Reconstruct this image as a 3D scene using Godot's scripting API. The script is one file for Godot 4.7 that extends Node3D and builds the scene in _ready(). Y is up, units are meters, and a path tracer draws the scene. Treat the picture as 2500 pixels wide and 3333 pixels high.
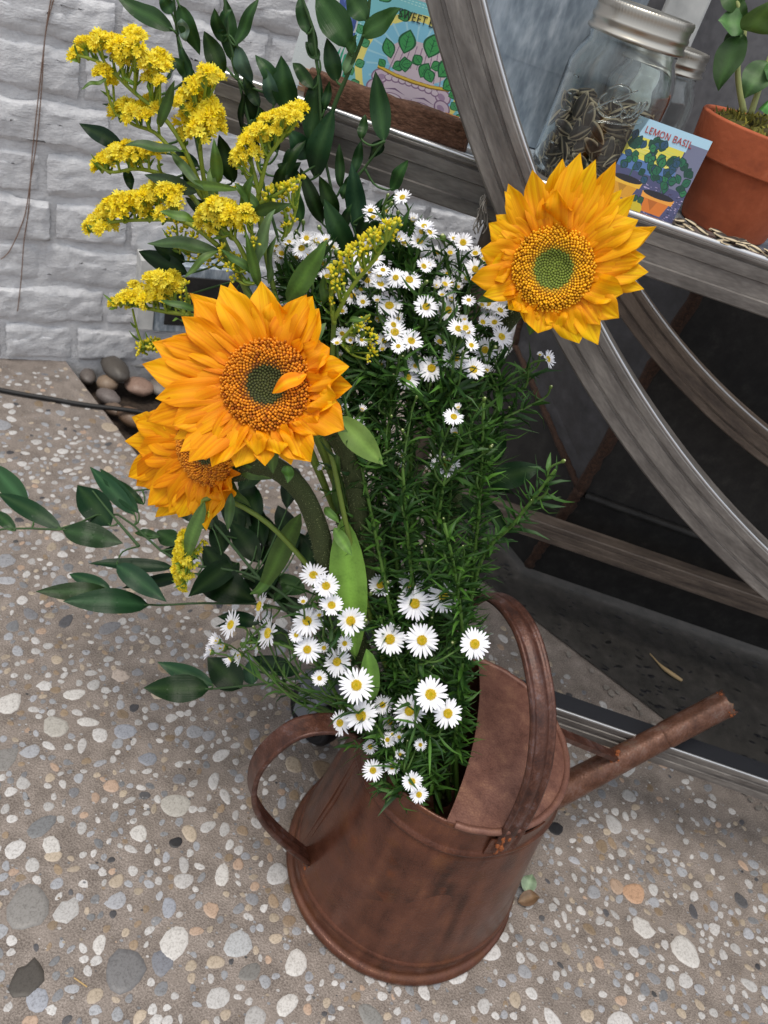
extends Node3D
# A rusty watering can full of cut flowers on a pebble-dashed concrete floor, beside a steel hoop shelf and a whitewashed brick wall.
# Metres, y up. x runs along the shelf, the shelf front stands near z = -0.64, the floor is y = 0.

var rng := RandomNumberGenerator.new()
var noise := FastNoiseLite.new()
var M := {}
var used := {}

# ---------------------------------------------------------------- mesh builder
class Mb:
	var v := PackedVector3Array()
	var u := PackedVector2Array()
	var c := PackedColorArray()
	var ix := PackedInt32Array()

	func vert(p: Vector3, uv := Vector2.ZERO, col := Color.WHITE) -> int:
		v.append(p)
		u.append(uv)
		c.append(col)
		return v.size() - 1

	func tri(a: int, b: int, d: int) -> void:
		ix.append(a)
		ix.append(b)
		ix.append(d)

	func quad(a: int, b: int, d: int, e: int) -> void:
		tri(a, b, d)
		tri(a, d, e)

	# rows of points; wrap joins the last column to the first
	func grid(first: int, rows: int, cols: int, wrap := false, flip := false) -> void:
		var cc := cols if wrap else cols - 1
		for r in rows - 1:
			for k in cc:
				var a := first + r * cols + k
				var b := first + r * cols + (k + 1) % cols
				var d := b + cols
				var e := a + cols
				if flip:
					quad(a, e, d, b)
				else:
					quad(a, b, d, e)

	func face(p: Array, col := Color.WHITE, uv := []) -> void:
		var f := v.size()
		for k in p.size():
			vert(p[k], uv[k] if uv.size() > k else Vector2.ZERO, col)
		for k in p.size() - 2:
			tri(f, f + k + 1, f + k + 2)

	func box(lo: Vector3, hi: Vector3, bevel := 0.0, col := Color.WHITE, t := Transform3D()) -> void:
		# a box with chamfered edges: each side is a face inset by the bevel, joined by strips
		var m := (lo + hi) / 2
		var h := (hi - lo) / 2
		var b: float = min(bevel, min(h.x, min(h.y, h.z)) * 0.9)
		var id := {}
		for ax in 3:
			for s in [-1.0, 1.0]:
				for p in [-1.0, 1.0]:
					for q in [-1.0, 1.0]:
						var w := Vector3.ZERO
						w[ax] = s * h[ax]
						w[(ax + 1) % 3] = p * (h[(ax + 1) % 3] - b)
						w[(ax + 2) % 3] = q * (h[(ax + 2) % 3] - b)
						id[[ax, s, p, q]] = t * (m + w)
		for ax in 3:
			for s in [-1.0, 1.0]:
				var l := [id[[ax, s, -1.0, -1.0]], id[[ax, s, 1.0, -1.0]], id[[ax, s, 1.0, 1.0]], id[[ax, s, -1.0, 1.0]]]
				if s > 0: l.reverse()
				face(l, col)
		if b <= 0.0: return
		for ax in 3:
			var bx := (ax + 1) % 3
			for s in [-1.0, 1.0]:
				for p in [-1.0, 1.0]:
					# the edge where side s of ax meets side p of bx, running along the third axis
					var l := [id[[ax, s, p, -1.0]], id[[ax, s, p, 1.0]], id[[bx, p, 1.0, s]], id[[bx, p, -1.0, s]]]
					if s * p < 0: l.reverse()
					face(l, col)
		for s in [-1.0, 1.0]:
			for p in [-1.0, 1.0]:
				for q in [-1.0, 1.0]:
					var l := [id[[0, s, p, q]], id[[1, p, q, s]], id[[2, q, s, p]]]
					if s * p * q > 0: l.reverse()
					face(l, col)

	# a closed outline swept along a path; up gives the outline's second axis at each point
	func sweep(path: PackedVector3Array, outline: PackedVector2Array, ups: PackedVector3Array, scales := PackedFloat32Array(), cap := true, col := Color.WHITE, cols := PackedColorArray()) -> void:
		var n := outline.size()
		var first := v.size()
		var run := 0.0
		var around := PackedFloat32Array([0.0])
		for k in n:
			around.append(around[k] + outline[k].distance_to(outline[(k + 1) % n]))
		for r in path.size():
			var a: Vector3 = path[max(r - 1, 0)]
			var b: Vector3 = path[min(r + 1, path.size() - 1)]
			var dir := (b - a).normalized()
			var up: Vector3 = ups[min(r, ups.size() - 1)]
			var side := dir.cross(up).normalized()
			up = side.cross(dir)
			if r > 0: run += path[r].distance_to(path[r - 1])
			var s: float = scales[r] if scales.size() > r else 1.0
			for k in n + 1:
				var o := outline[k % n] * s
				vert(path[r] + side * o.x + up * o.y, Vector2(run, around[k]), cols[r] if cols.size() > r else col)
		grid(first, path.size(), n + 1, false)
		if cap:
			for e in [0, path.size() - 1]:
				var f := v.size()
				for k in n: vert(v[first + e * (n + 1) + k], Vector2(run, 0) + outline[k], cols[e] if cols.size() > e else col)
				var t := Geometry2D.triangulate_polygon(outline)
				for k in range(0, t.size(), 3):
					if e == 0: tri(f + t[k], f + t[k + 1], f + t[k + 2])
					else: tri(f + t[k], f + t[k + 2], f + t[k + 1])

	func tube(path: PackedVector3Array, radii: PackedFloat32Array, sides := 8, col := Color.WHITE, cap := true, cols := PackedColorArray()) -> void:
		if path.size() < 2: return
		var first := v.size()
		var dir0 := (path[1] - path[0]).normalized()
		var up := Vector3.UP if abs(dir0.y) < 0.9 else Vector3.RIGHT
		var run := 0.0
		for r in path.size():
			var a: Vector3 = path[max(r - 1, 0)]
			var b: Vector3 = path[min(r + 1, path.size() - 1)]
			var dir := (b - a).normalized()
			var side := dir.cross(up).normalized()
			up = side.cross(dir).normalized()
			if r > 0: run += path[r].distance_to(path[r - 1])
			var rad: float = radii[min(r, radii.size() - 1)]
			for k in sides:
				var w := TAU * k / sides
				vert(path[r] + (side * cos(w) + up * sin(w)) * rad, Vector2(run, rad * w), cols[r] if cols.size() > r else col)
		grid(first, path.size(), sides, true)
		if cap:
			var f := vert(path[0], Vector2.ZERO, cols[0] if cols.size() else col)
			var g := vert(path[path.size() - 1], Vector2.ZERO, cols[cols.size() - 1] if cols.size() else col)
			var l := first + (path.size() - 1) * sides
			for k in sides:
				tri(f, first + (k + 1) % sides, first + k)
				tri(g, l + k, l + (k + 1) % sides)

	# profile points are (radius, height)
	func lathe(profile: PackedVector2Array, seg := 48, at := Vector3.ZERO, col := Color.WHITE, cols := PackedColorArray(), basis := Basis()) -> void:
		var first := v.size()
		for r in profile.size():
			for k in seg:
				var w := TAU * k / seg
				vert(at + basis * Vector3(profile[r].x * cos(w), profile[r].y, profile[r].x * sin(w)), Vector2(w * 0.1, profile[r].y), cols[r] if cols.size() > r else col)
		grid(first, profile.size(), seg, true)

	func ball(at: Vector3, rad: Vector3, rings := 6, seg := 8, col := Color.WHITE, basis := Basis()) -> void:
		var first := v.size()
		for r in rings + 1:
			var th := PI * r / rings
			for k in seg:
				var w := TAU * k / seg
				vert(at + basis * (Vector3(sin(th) * cos(w), -cos(th), sin(th) * sin(w)) * rad), Vector2(w, th), col)
		grid(first, rings + 1, seg, true)

	# another builder's shape, placed by a transform
	func put(o: Mb, t: Transform3D, tint := Color.WHITE) -> void:
		var f := v.size()
		for k in o.v.size():
			v.append(t * o.v[k])
			u.append(o.u[k])
			c.append(o.c[k] * tint)
		for k in o.ix: ix.append(f + k)

	func mesh(smooth := true) -> ArrayMesh:
		var n := PackedVector3Array()
		var a := []
		a.resize(Mesh.ARRAY_MAX)
		if smooth:
			n.resize(v.size())
			for k in range(0, ix.size(), 3):
				var p := v[ix[k]]
				var w := (v[ix[k + 2]] - p).cross(v[ix[k + 1]] - p)
				n[ix[k]] += w
				n[ix[k + 1]] += w
				n[ix[k + 2]] += w
			for k in n.size(): n[k] = n[k].normalized() if n[k].length_squared() > 1e-30 else Vector3.UP
			a[Mesh.ARRAY_VERTEX] = v
			a[Mesh.ARRAY_NORMAL] = n
			a[Mesh.ARRAY_TEX_UV] = u
			a[Mesh.ARRAY_COLOR] = c
			a[Mesh.ARRAY_INDEX] = ix
		else:
			var fv := PackedVector3Array()
			var fu := PackedVector2Array()
			var fc := PackedColorArray()
			for k in range(0, ix.size(), 3):
				var p := v[ix[k]]
				var w := (v[ix[k + 2]] - p).cross(v[ix[k + 1]] - p)
				if w.length_squared() < 1e-30: continue
				w = w.normalized()
				for j in 3:
					fv.append(v[ix[k + j]])
					fu.append(u[ix[k + j]])
					fc.append(c[ix[k + j]])
					n.append(w)
			a[Mesh.ARRAY_VERTEX] = fv
			a[Mesh.ARRAY_NORMAL] = n
			a[Mesh.ARRAY_TEX_UV] = fu
			a[Mesh.ARRAY_COLOR] = fc
		var m := ArrayMesh.new()
		m.add_surface_from_arrays(Mesh.PRIMITIVE_TRIANGLES, a)
		return m

# ---------------------------------------------------------------- nodes
func numbered(called: String) -> String:
	var k: int = used.get(called, 0)
	used[called] = k + 1
	return called if k == 0 else "%s_%03d" % [called, k]

func tag(o: Node3D, label: String, category: String, group := "", kind := "") -> Node3D:
	if label: o.set_meta("label", label)
	if category: o.set_meta("category", category)
	if group: o.set_meta("group", group)
	if kind: o.set_meta("kind", kind)
	return o

func thing(called: String, label: String, category: String, at := Vector3.ZERO, group := "") -> Node3D:
	var o := Node3D.new()
	o.name = numbered(called)
	add_child(o)
	o.position = at
	tag(o, label, category, group)
	return o

# one named mesh under parent; its vertices are given in the parent's axes
func part(called: String, mesh: Mesh, m: Material, parent: Node3D, t := Transform3D()) -> MeshInstance3D:
	var o := MeshInstance3D.new()
	var n: String = called
	var key := "%d/%s" % [parent.get_instance_id(), called]
	var k: int = used.get(key, 0)
	used[key] = k + 1
	if k: n = "%s_%03d" % [called, k]
	o.name = n
	o.mesh = mesh
	o.material_override = m
	o.transform = t
	parent.add_child(o, true)
	return o

func shift(b: Mb, by: Vector3) -> Mb:
	for k in b.v.size(): b.v[k] += by
	return b

# a mesh whose vertices are in the world, hung under a thing that stands at its base
func world_part(called: String, b: Mb, m: Material, parent: Node3D, smooth := true) -> MeshInstance3D:
	return part(called, shift(b, -parent.position).mesh(smooth), m, parent)

func structure(called: String, mesh: Mesh, m: Material, label: String) -> MeshInstance3D:
	var o := MeshInstance3D.new()
	o.name = numbered(called)
	o.mesh = mesh
	o.material_override = m
	add_child(o)
	tag(o, label, "", "", "structure")
	return o

func rr(a: float, b: float) -> float: return rng.randf_range(a, b)
func rv(s: float) -> Vector3: return Vector3(rr(-s, s), rr(-s, s), rr(-s, s))

# a smooth curve through points
func curve(p: Array, n := 24) -> PackedVector3Array:
	var cv := Curve3D.new()
	cv.bake_interval = 0.002
	for k in p.size():
		var a: Vector3 = p[max(k - 1, 0)]
		var b: Vector3 = p[min(k + 1, p.size() - 1)]
		var t := (b - a) / 6.0
		cv.add_point(p[k], -t, t)
	var out := PackedVector3Array()
	var l := cv.get_baked_length()
	for k in n: out.append(cv.sample_baked(l * k / (n - 1), true))
	return out

func taper(a: float, b: float, n: int) -> PackedFloat32Array:
	var out := PackedFloat32Array()
	for k in n: out.append(lerpf(a, b, float(k) / (n - 1)))
	return out

# ---------------------------------------------------------------- textures and materials
func noise_bytes(freq: float, oct: int, sd: int, kind := FastNoiseLite.TYPE_SIMPLEX_SMOOTH, w := 512, h := 512) -> PackedByteArray:
	var f := FastNoiseLite.new()
	f.noise_type = kind
	f.frequency = freq
	f.fractal_octaves = oct
	f.seed = sd
	var im := f.get_seamless_image(w, h, false, false, 0.15, true)
	im.convert(Image.FORMAT_L8)
	return im.get_data()

func ramp(stops: Array) -> Gradient:
	var g := Gradient.new()
	var o := PackedFloat32Array()
	var c := PackedColorArray()
	for s in stops:
		o.append(s[0])
		c.append(Color(s[1]))
	g.offsets = o
	g.colors = c
	return g

func blend(layers: Array, weights: Array) -> PackedByteArray:
	var n: int = layers[0].size()
	var out := PackedByteArray()
	out.resize(n)
	var a: PackedByteArray = layers[0]
	var b: PackedByteArray = layers[1] if layers.size() > 1 else layers[0]
	var c: PackedByteArray = layers[2] if layers.size() > 2 else layers[0]
	var wa: float = weights[0]
	var wb: float = weights[1] if layers.size() > 1 else 0.0
	var wc: float = weights[2] if layers.size() > 2 else 0.0
	for k in n: out[k] = clampi(int(a[k] * wa + b[k] * wb + c[k] * wc), 0, 255)
	return out

func tint(bytes: PackedByteArray, g: Gradient, w := 512, h := 512) -> ImageTexture:
	var lut := PackedByteArray()
	for k in 256:
		var c := g.sample(k / 255.0)
		lut.append(c.r8)
		lut.append(c.g8)
		lut.append(c.b8)
	var out := PackedByteArray()
	out.resize(bytes.size() * 3)
	for k in bytes.size():
		var s := bytes[k] * 3
		out[k * 3] = lut[s]
		out[k * 3 + 1] = lut[s + 1]
		out[k * 3 + 2] = lut[s + 2]
	return ImageTexture.create_from_image(Image.create_from_data(w, h, false, Image.FORMAT_RGB8, out))

func bumps(bytes: PackedByteArray, strength := 4.0, w := 512, h := 512) -> ImageTexture:
	var im := Image.create_from_data(w, h, false, Image.FORMAT_L8, bytes)
	im.convert(Image.FORMAT_RGBA8)
	im.bump_map_to_normal_map(strength)
	return ImageTexture.create_from_image(im)

func mat(called: String, col: Color, rough: float, metal := 0.0) -> StandardMaterial3D:
	var m := StandardMaterial3D.new()
	m.resource_name = called
	m.albedo_color = col
	m.roughness = rough
	m.metallic = metal
	M[called] = m
	return m

func skin(m: StandardMaterial3D, colour: Texture2D, normal: Texture2D, scale: Vector3, depth := 1.0, world := false, planar := true) -> StandardMaterial3D:
	if colour: m.albedo_texture = colour
	if normal:
		m.normal_enabled = true
		m.normal_texture = normal
		m.normal_scale = depth
	m.uv1_scale = scale
	m.uv1_triplanar = planar
	m.uv1_world_triplanar = world and planar
	return m

func make_materials() -> void:
	var fine := noise_bytes(0.08, 4, 3)
	var broad := noise_bytes(0.012, 5, 8)
	var mid := noise_bytes(0.03, 5, 15)
	var grit := noise_bytes(0.35, 2, 21)
	var sand := noise_bytes(0.16, 2, 23)
	var cell := noise_bytes(0.05, 3, 31, FastNoiseLite.TYPE_CELLULAR)
	# concrete matrix with sand grains
	skin(mat("concrete", Color.WHITE, 0.82), tint(blend([broad, sand, grit], [0.28, 0.4, 0.32]), ramp([[0.0, "3b3531"], [0.33, "69605a"], [0.45, "7d746d"], [0.58, "8b817a"], [0.72, "9f958e"], [0.84, "bbb2ac"], [1.0, "d8d2cd"]])), bumps(blend([sand, grit], [0.6, 0.4]), 4.0), Vector3.ONE * 4.5, 0.55, true)
	skin(mat("slab", Color.WHITE, 0.7), tint(blend([broad, grit, mid], [0.5, 0.25, 0.25]), ramp([[0.0, "1e1c1b"], [0.4, "34322f"], [0.6, "3d3a37"], [1.0, "575350"]])), bumps(grit, 2.0), Vector3.ONE * 4.0, 0.4, true)
	skin(mat("plain_concrete", Color.WHITE, 0.85), tint(blend([broad, fine, mid], [0.5, 0.2, 0.3]), ramp([[0.0, "2c241f"], [0.4, "463b33"], [0.6, "51463d"], [1.0, "6d6054"]])), bumps(mid, 2.0), Vector3.ONE * 3.0, 0.4, true)
	skin(mat("soil", Color.WHITE, 0.95), tint(blend([grit, mid], [0.5, 0.5]), ramp([[0.0, "1d1712"], [0.5, "3a2f27"], [1.0, "6a5b4d"]])), bumps(blend([grit, mid], [0.5, 0.5]), 8.0), Vector3.ONE * 6.0, 1.0, true)
	var st := skin(mat("stone", Color.WHITE, 0.48), tint(blend([mid, fine, broad], [0.45, 0.3, 0.25]), ramp([[0.0, "8a8682"], [0.35, "d2d0ce"], [0.5, "efeeed"], [1.0, "ffffff"]])), bumps(fine, 2.0), Vector3.ONE * 22.0, 0.35, true)
	st.vertex_color_use_as_albedo = true
	# whitewashed brick
	skin(mat("paint", Color.WHITE, 0.7), tint(blend([broad, mid, fine], [0.4, 0.35, 0.25]), ramp([[0.0, "a6a7ab"], [0.35, "cbccd0"], [0.55, "d8d9dc"], [0.8, "e6e7ea"], [1.0, "f2f2f4"]])), bumps(blend([mid, fine], [0.45, 0.55]), 7.0), Vector3(4.0, 8.0, 4.0), 0.9, true)
	# worn aluminium of the shelf: streaks run along the bar (u)
	var streak := PackedByteArray()
	var base := noise_bytes(0.02, 4, 50, FastNoiseLite.TYPE_SIMPLEX_SMOOTH, 64, 512)
	streak.resize(512 * 512)
	for y in 512:
		for x in 512: streak[y * 512 + x] = clampi(int(base[y * 64 + x / 8] * 0.75 + fine[y * 512 + x] * 0.12 + broad[y * 512 + x] * 0.13), 0, 255)
	# rust, with stains that have run down
	var drip_src := noise_bytes(0.02, 4, 44, FastNoiseLite.TYPE_SIMPLEX_SMOOTH, 512, 128)
	var drip := PackedByteArray()
	drip.resize(512 * 512)
	for y in 512:
		for x in 512: drip[y * 512 + x] = drip_src[(y / 4) * 512 + x]
	var speck := noise_bytes(0.14, 4, 66)
	var rc := tint(blend([broad, drip, grit], [0.3, 0.28, 0.42]), ramp([[0.0, "1a0f0c"], [0.26, "301c16"], [0.36, "503025"], [0.44, "5d392c"], [0.56, "694132"], [0.66, "764b38"], [0.76, "8c5d40"], [0.88, "ab7a4c"], [1.0, "c09460"]]))
	var rm := skin(mat("rust", Color.WHITE, 0.55, 0.35), rc, bumps(blend([speck, fine], [0.6, 0.4]), 3.0), Vector3(5.0, 4.0, 5.0), 0.35)
	rm.metallic_specular = 0.5
	rm.roughness_texture = tint(blend([mid, broad], [0.5, 0.5]), ramp([[0.0, "707070"], [0.5, "a8a8a8"], [1.0, "ffffff"]]))
	rm.roughness = 0.5
	skin(mat("rust_pale", Color.WHITE, 0.5, 0.2), tint(blend([broad, speck, mid], [0.4, 0.35, 0.25]), ramp([[0.0, "43291f"], [0.35, "67443a"], [0.5, "755044"], [0.65, "825c4c"], [0.8, "97705a"], [1.0, "c09a80"]])), bumps(blend([speck, fine], [0.6, 0.4]), 3.0), Vector3.ONE * 6.0, 0.3)
	skin(mat("rust_strap", Color.WHITE, 0.42, 0.3), tint(blend([broad, speck, mid], [0.4, 0.3, 0.3]), ramp([[0.0, "1d1213"], [0.33, "3a2521"], [0.48, "523227"], [0.58, "634034"], [0.68, "6c5654"], [0.78, "7b7078"], [0.88, "6b4a3c"], [1.0, "a0603a"]])), bumps(blend([speck, fine], [0.6, 0.4]), 3.0), Vector3.ONE * 7.0, 0.35)
	skin(mat("rust_orange", Color.WHITE, 0.85), tint(blend([mid, fine], [0.5, 0.5]), ramp([[0.0, "3a1d12"], [0.4, "7a4223"], [0.6, "a05a2e"], [1.0, "cf8a4c"]])), bumps(fine, 6.0), Vector3.ONE * 14.0, 0.8)
	skin(mat("rust_spout", Color.WHITE, 0.42, 0.35), tint(blend([broad, mid, speck], [0.42, 0.28, 0.3]), ramp([[0.0, "2b1b16"], [0.35, "4f3124"], [0.48, "63412f"], [0.6, "745348"], [0.7, "7b6a62"], [0.82, "8a6a35"], [1.0, "b3903c"]])), bumps(blend([speck, fine], [0.6, 0.4]), 3.0), Vector3.ONE * 5.0, 0.35)
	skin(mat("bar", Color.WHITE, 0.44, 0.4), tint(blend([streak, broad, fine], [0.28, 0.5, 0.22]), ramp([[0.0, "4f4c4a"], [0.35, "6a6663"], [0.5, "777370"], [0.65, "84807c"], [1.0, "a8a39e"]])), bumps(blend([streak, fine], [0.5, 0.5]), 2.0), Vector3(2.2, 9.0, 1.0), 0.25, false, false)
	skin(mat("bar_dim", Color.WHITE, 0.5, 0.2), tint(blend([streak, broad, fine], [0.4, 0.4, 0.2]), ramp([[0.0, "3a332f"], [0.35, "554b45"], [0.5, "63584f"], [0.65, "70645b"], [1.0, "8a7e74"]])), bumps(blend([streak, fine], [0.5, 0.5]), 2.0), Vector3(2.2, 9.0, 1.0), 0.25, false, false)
	mat("bar_lip", Color("c9cacc"), 0.28, 0.9)
	mat("bar_black", Color("2b2d33"), 0.5, 0.3)
	skin(mat("galvanised", Color.WHITE, 0.5, 0.35), tint(blend([cell, broad, mid], [0.3, 0.5, 0.2]), ramp([[0.0, "5a6670"], [0.35, "8a97a3"], [0.5, "a3afba"], [0.65, "c0cad2"], [1.0, "e2e8ec"]])), bumps(mid, 1.5), Vector3(9.0, 3.0, 9.0), 0.25)
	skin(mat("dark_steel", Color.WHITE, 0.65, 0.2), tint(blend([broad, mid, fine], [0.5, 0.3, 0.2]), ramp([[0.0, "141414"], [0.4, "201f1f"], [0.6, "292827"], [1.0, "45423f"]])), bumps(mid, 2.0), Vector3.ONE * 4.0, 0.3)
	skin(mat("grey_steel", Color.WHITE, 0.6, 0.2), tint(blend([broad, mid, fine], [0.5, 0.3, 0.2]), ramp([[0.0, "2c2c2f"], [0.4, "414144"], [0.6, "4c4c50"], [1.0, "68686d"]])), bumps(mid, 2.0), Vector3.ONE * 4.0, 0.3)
	skin(mat("seam_rust", Color.WHITE, 0.85, 0.1), tint(blend([mid, fine], [0.5, 0.5]), ramp([[0.0, "1c1310"], [0.4, "33231b"], [0.6, "4a3225"], [1.0, "7d5a42"]])), bumps(fine, 6.0), Vector3.ONE * 10.0, 0.8)
	skin(mat("wall_grey", Color.WHITE, 0.8), tint(blend([broad, fine], [0.6, 0.4]), ramp([[0.0, "4e4d50"], [0.5, "626164"], [1.0, "767578"]])), bumps(fine, 1.5), Vector3.ONE * 2.0, 0.3)
	skin(mat("white_tile", Color.WHITE, 0.5), tint(broad, ramp([[0.0, "a8a9a8"], [0.5, "c4c5c3"], [1.0, "d8d8d5"]])), null, Vector3.ONE * 4.0)
	skin(mat("bark", Color.WHITE, 0.9), tint(blend([noise_bytes(0.04, 5, 60), fine, grit], [0.5, 0.3, 0.2]), ramp([[0.0, "2a1a12"], [0.4, "583c2c"], [0.6, "755341"], [1.0, "a98468"]])), bumps(blend([mid, fine], [0.6, 0.4]), 9.0), Vector3(6.0, 18.0, 12.0), 1.0)
	skin(mat("sawn_wood", Color.WHITE, 0.85), tint(blend([broad, fine], [0.6, 0.4]), ramp([[0.0, "7a5b43"], [0.5, "9a7a5e"], [1.0, "bb9c7e"]])), null, Vector3(4.0, 20.0, 4.0))
	skin(mat("terracotta", Color.WHITE, 0.8), tint(blend([broad, mid, fine], [0.5, 0.3, 0.2]), ramp([[0.0, "7a3a26"], [0.4, "a2512f"], [0.6, "b05a37"], [1.0, "c88462"]])), bumps(fine, 2.0), Vector3.ONE * 5.0, 0.25)
	mat("rubber", Color("17171b"), 0.6)
	mat("cable_black", Color("141416"), 0.55)
	mat("caster_grey", Color("7d838b"), 0.45, 0.3)
	mat("lid_metal", Color("b9b5ac"), 0.3, 0.9)
	var gl := mat("glass", Color(0.97, 0.99, 0.985, 0.0), 0.0)
	gl.refraction_enabled = true
	gl.refraction_scale = 0.05
	gl.metallic_specular = 0.5
	# plants: colours ride on the vertices
	for d in [["leaf", 0.33, 0.27, Color(0.1, 0.16, 0.04)], ["soft_leaf", 0.55, 0.5, Color(0.25, 0.35, 0.08)], ["petal", 0.6, 0.35, Color(0.75, 0.64, 0.1)], ["white_petal", 0.6, 0.5, Color(0.35, 0.35, 0.35)], ["floret", 0.75, 0.35, Color(0.8, 0.76, 0.12)], ["plant", 0.6, 0.5, Color(0, 0, 0)], ["seed", 0.55, 0.5, Color(0, 0, 0)], ["plain", 0.7, 0.5, Color(0, 0, 0)]]:
		var m := mat(d[0], Color.WHITE, d[1])
		m.vertex_color_use_as_albedo = true
		m.metallic_specular = d[2]
		if d[3].r > 0:
			m.backlight_enabled = true
			m.backlight = d[3]
	skin(M.leaf, tint(blend([broad, fine], [0.6, 0.4]), ramp([[0.0, "d8dcd4"], [0.5, "f0f2ec"], [1.0, "ffffff"]])), null, Vector3.ONE * 14.0, 0.12)
	skin(M.soft_leaf, tint(blend([broad, fine], [0.6, 0.4]), ramp([[0.0, "a8b4a0"], [0.5, "e6eadc"], [1.0, "ffffff"]])), bumps(blend([broad, fine], [0.6, 0.4]), 2.5), Vector3.ONE * 9.0, 0.35)
	var pv := noise_bytes(0.03, 3, 91, FastNoiseLite.TYPE_SIMPLEX_SMOOTH, 64, 512)
	var pl := PackedByteArray()
	pl.resize(512 * 512)
	for y in 512:
		for x in 512: pl[y * 512 + x] = pv[y * 64 + x / 8]
	# petal veins run from base to tip (u)
	skin(M.petal, tint(pl, ramp([[0.0, "e4c696"], [0.4, "f8e6c8"], [0.6, "fffaf0"], [1.0, "ffffff"]])), bumps(pl, 3.0), Vector3(0.5, 9.0, 1.0), 0.4, false, false)
	skin(mat("furry_stem", Color.WHITE, 0.95), tint(blend([grit, fine], [0.6, 0.4]), ramp([[0.0, "1c220f"], [0.45, "3a4422"], [0.7, "58633a"], [1.0, "8a9468"]])), bumps(blend([grit, fine], [0.7, 0.3]), 10.0), Vector3.ONE * 16.0, 1.0)
	M.leaf.normal_enabled = true
	M.leaf.albedo_texture = null
	M.leaf.uv1_triplanar = false
	M.leaf.normal_texture = bumps(pl, 3.0)
	M.leaf.normal_scale = 0.8
	M.leaf.uv1_scale = Vector3(1.5, 45.0, 1.0)
	mat("moss", Color.WHITE, 0.95).vertex_color_use_as_albedo = true
	mat("print_red", Color("b0392b"), 0.6)
	mat("print_black", Color("2b332c"), 0.6)

# ---------------------------------------------------------------- plants
func lin(hex: String) -> Color: return Color(hex).srgb_to_linear()

# a leaf from base to tip. face is the way its upper side looks; arch lifts the middle, fold makes the V of the midrib, curl drops the tip
func leaf(b: Mb, base: Vector3, tip: Vector3, width: float, face: Vector3, col: Color, arch := 0.08, fold := 0.18, twist := 0.0, rows := 10, belly := 0.42) -> void:
	var dir := tip - base
	var l := dir.length()
	dir /= l
	var side0 := dir.cross(face).normalized()
	var up0 := side0.cross(dir)
	var first := b.v.size()
	for r in rows + 1:
		var t := float(r) / rows
		var w := width * 0.5 * pow(sin(PI * pow(t, log(0.5) / log(belly))), 0.85) + 0.0004
		if t > 0.85: w *= lerpf(1.0, 0.75, (t - 0.85) / 0.15)
		if r == rows: w = 0.0002
		var a := twist * (t - 0.3)
		var side := side0 * cos(a) + up0 * sin(a)
		var up := up0 * cos(a) - side0 * sin(a)
		var p := base + dir * (l * t) + up0 * (l * arch * 4.0 * t * (1.0 - t)) + up * (0.0012 * sin(t * 9.0 + width * 900.0))
		for k in [-1.0, -0.5, 0.0, 0.5, 1.0]:
			var wave := 0.06 * sin(t * 14.0 + k * 2.0 + l * 300.0) * absf(k)
			var cc := col.lerp(col * 1.7 + Color(0.015, 0.02, 0.005), 0.75 if k == 0.0 else 0.0)
			b.vert(p + side * (w * k) + up * (w * (absf(k) * fold * 2.0 - absf(k) * absf(k) * fold * 0.9 + wave)), Vector2(t * l, k * w), cc)
	b.grid(first, rows + 1, 5, false, true)

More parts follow.
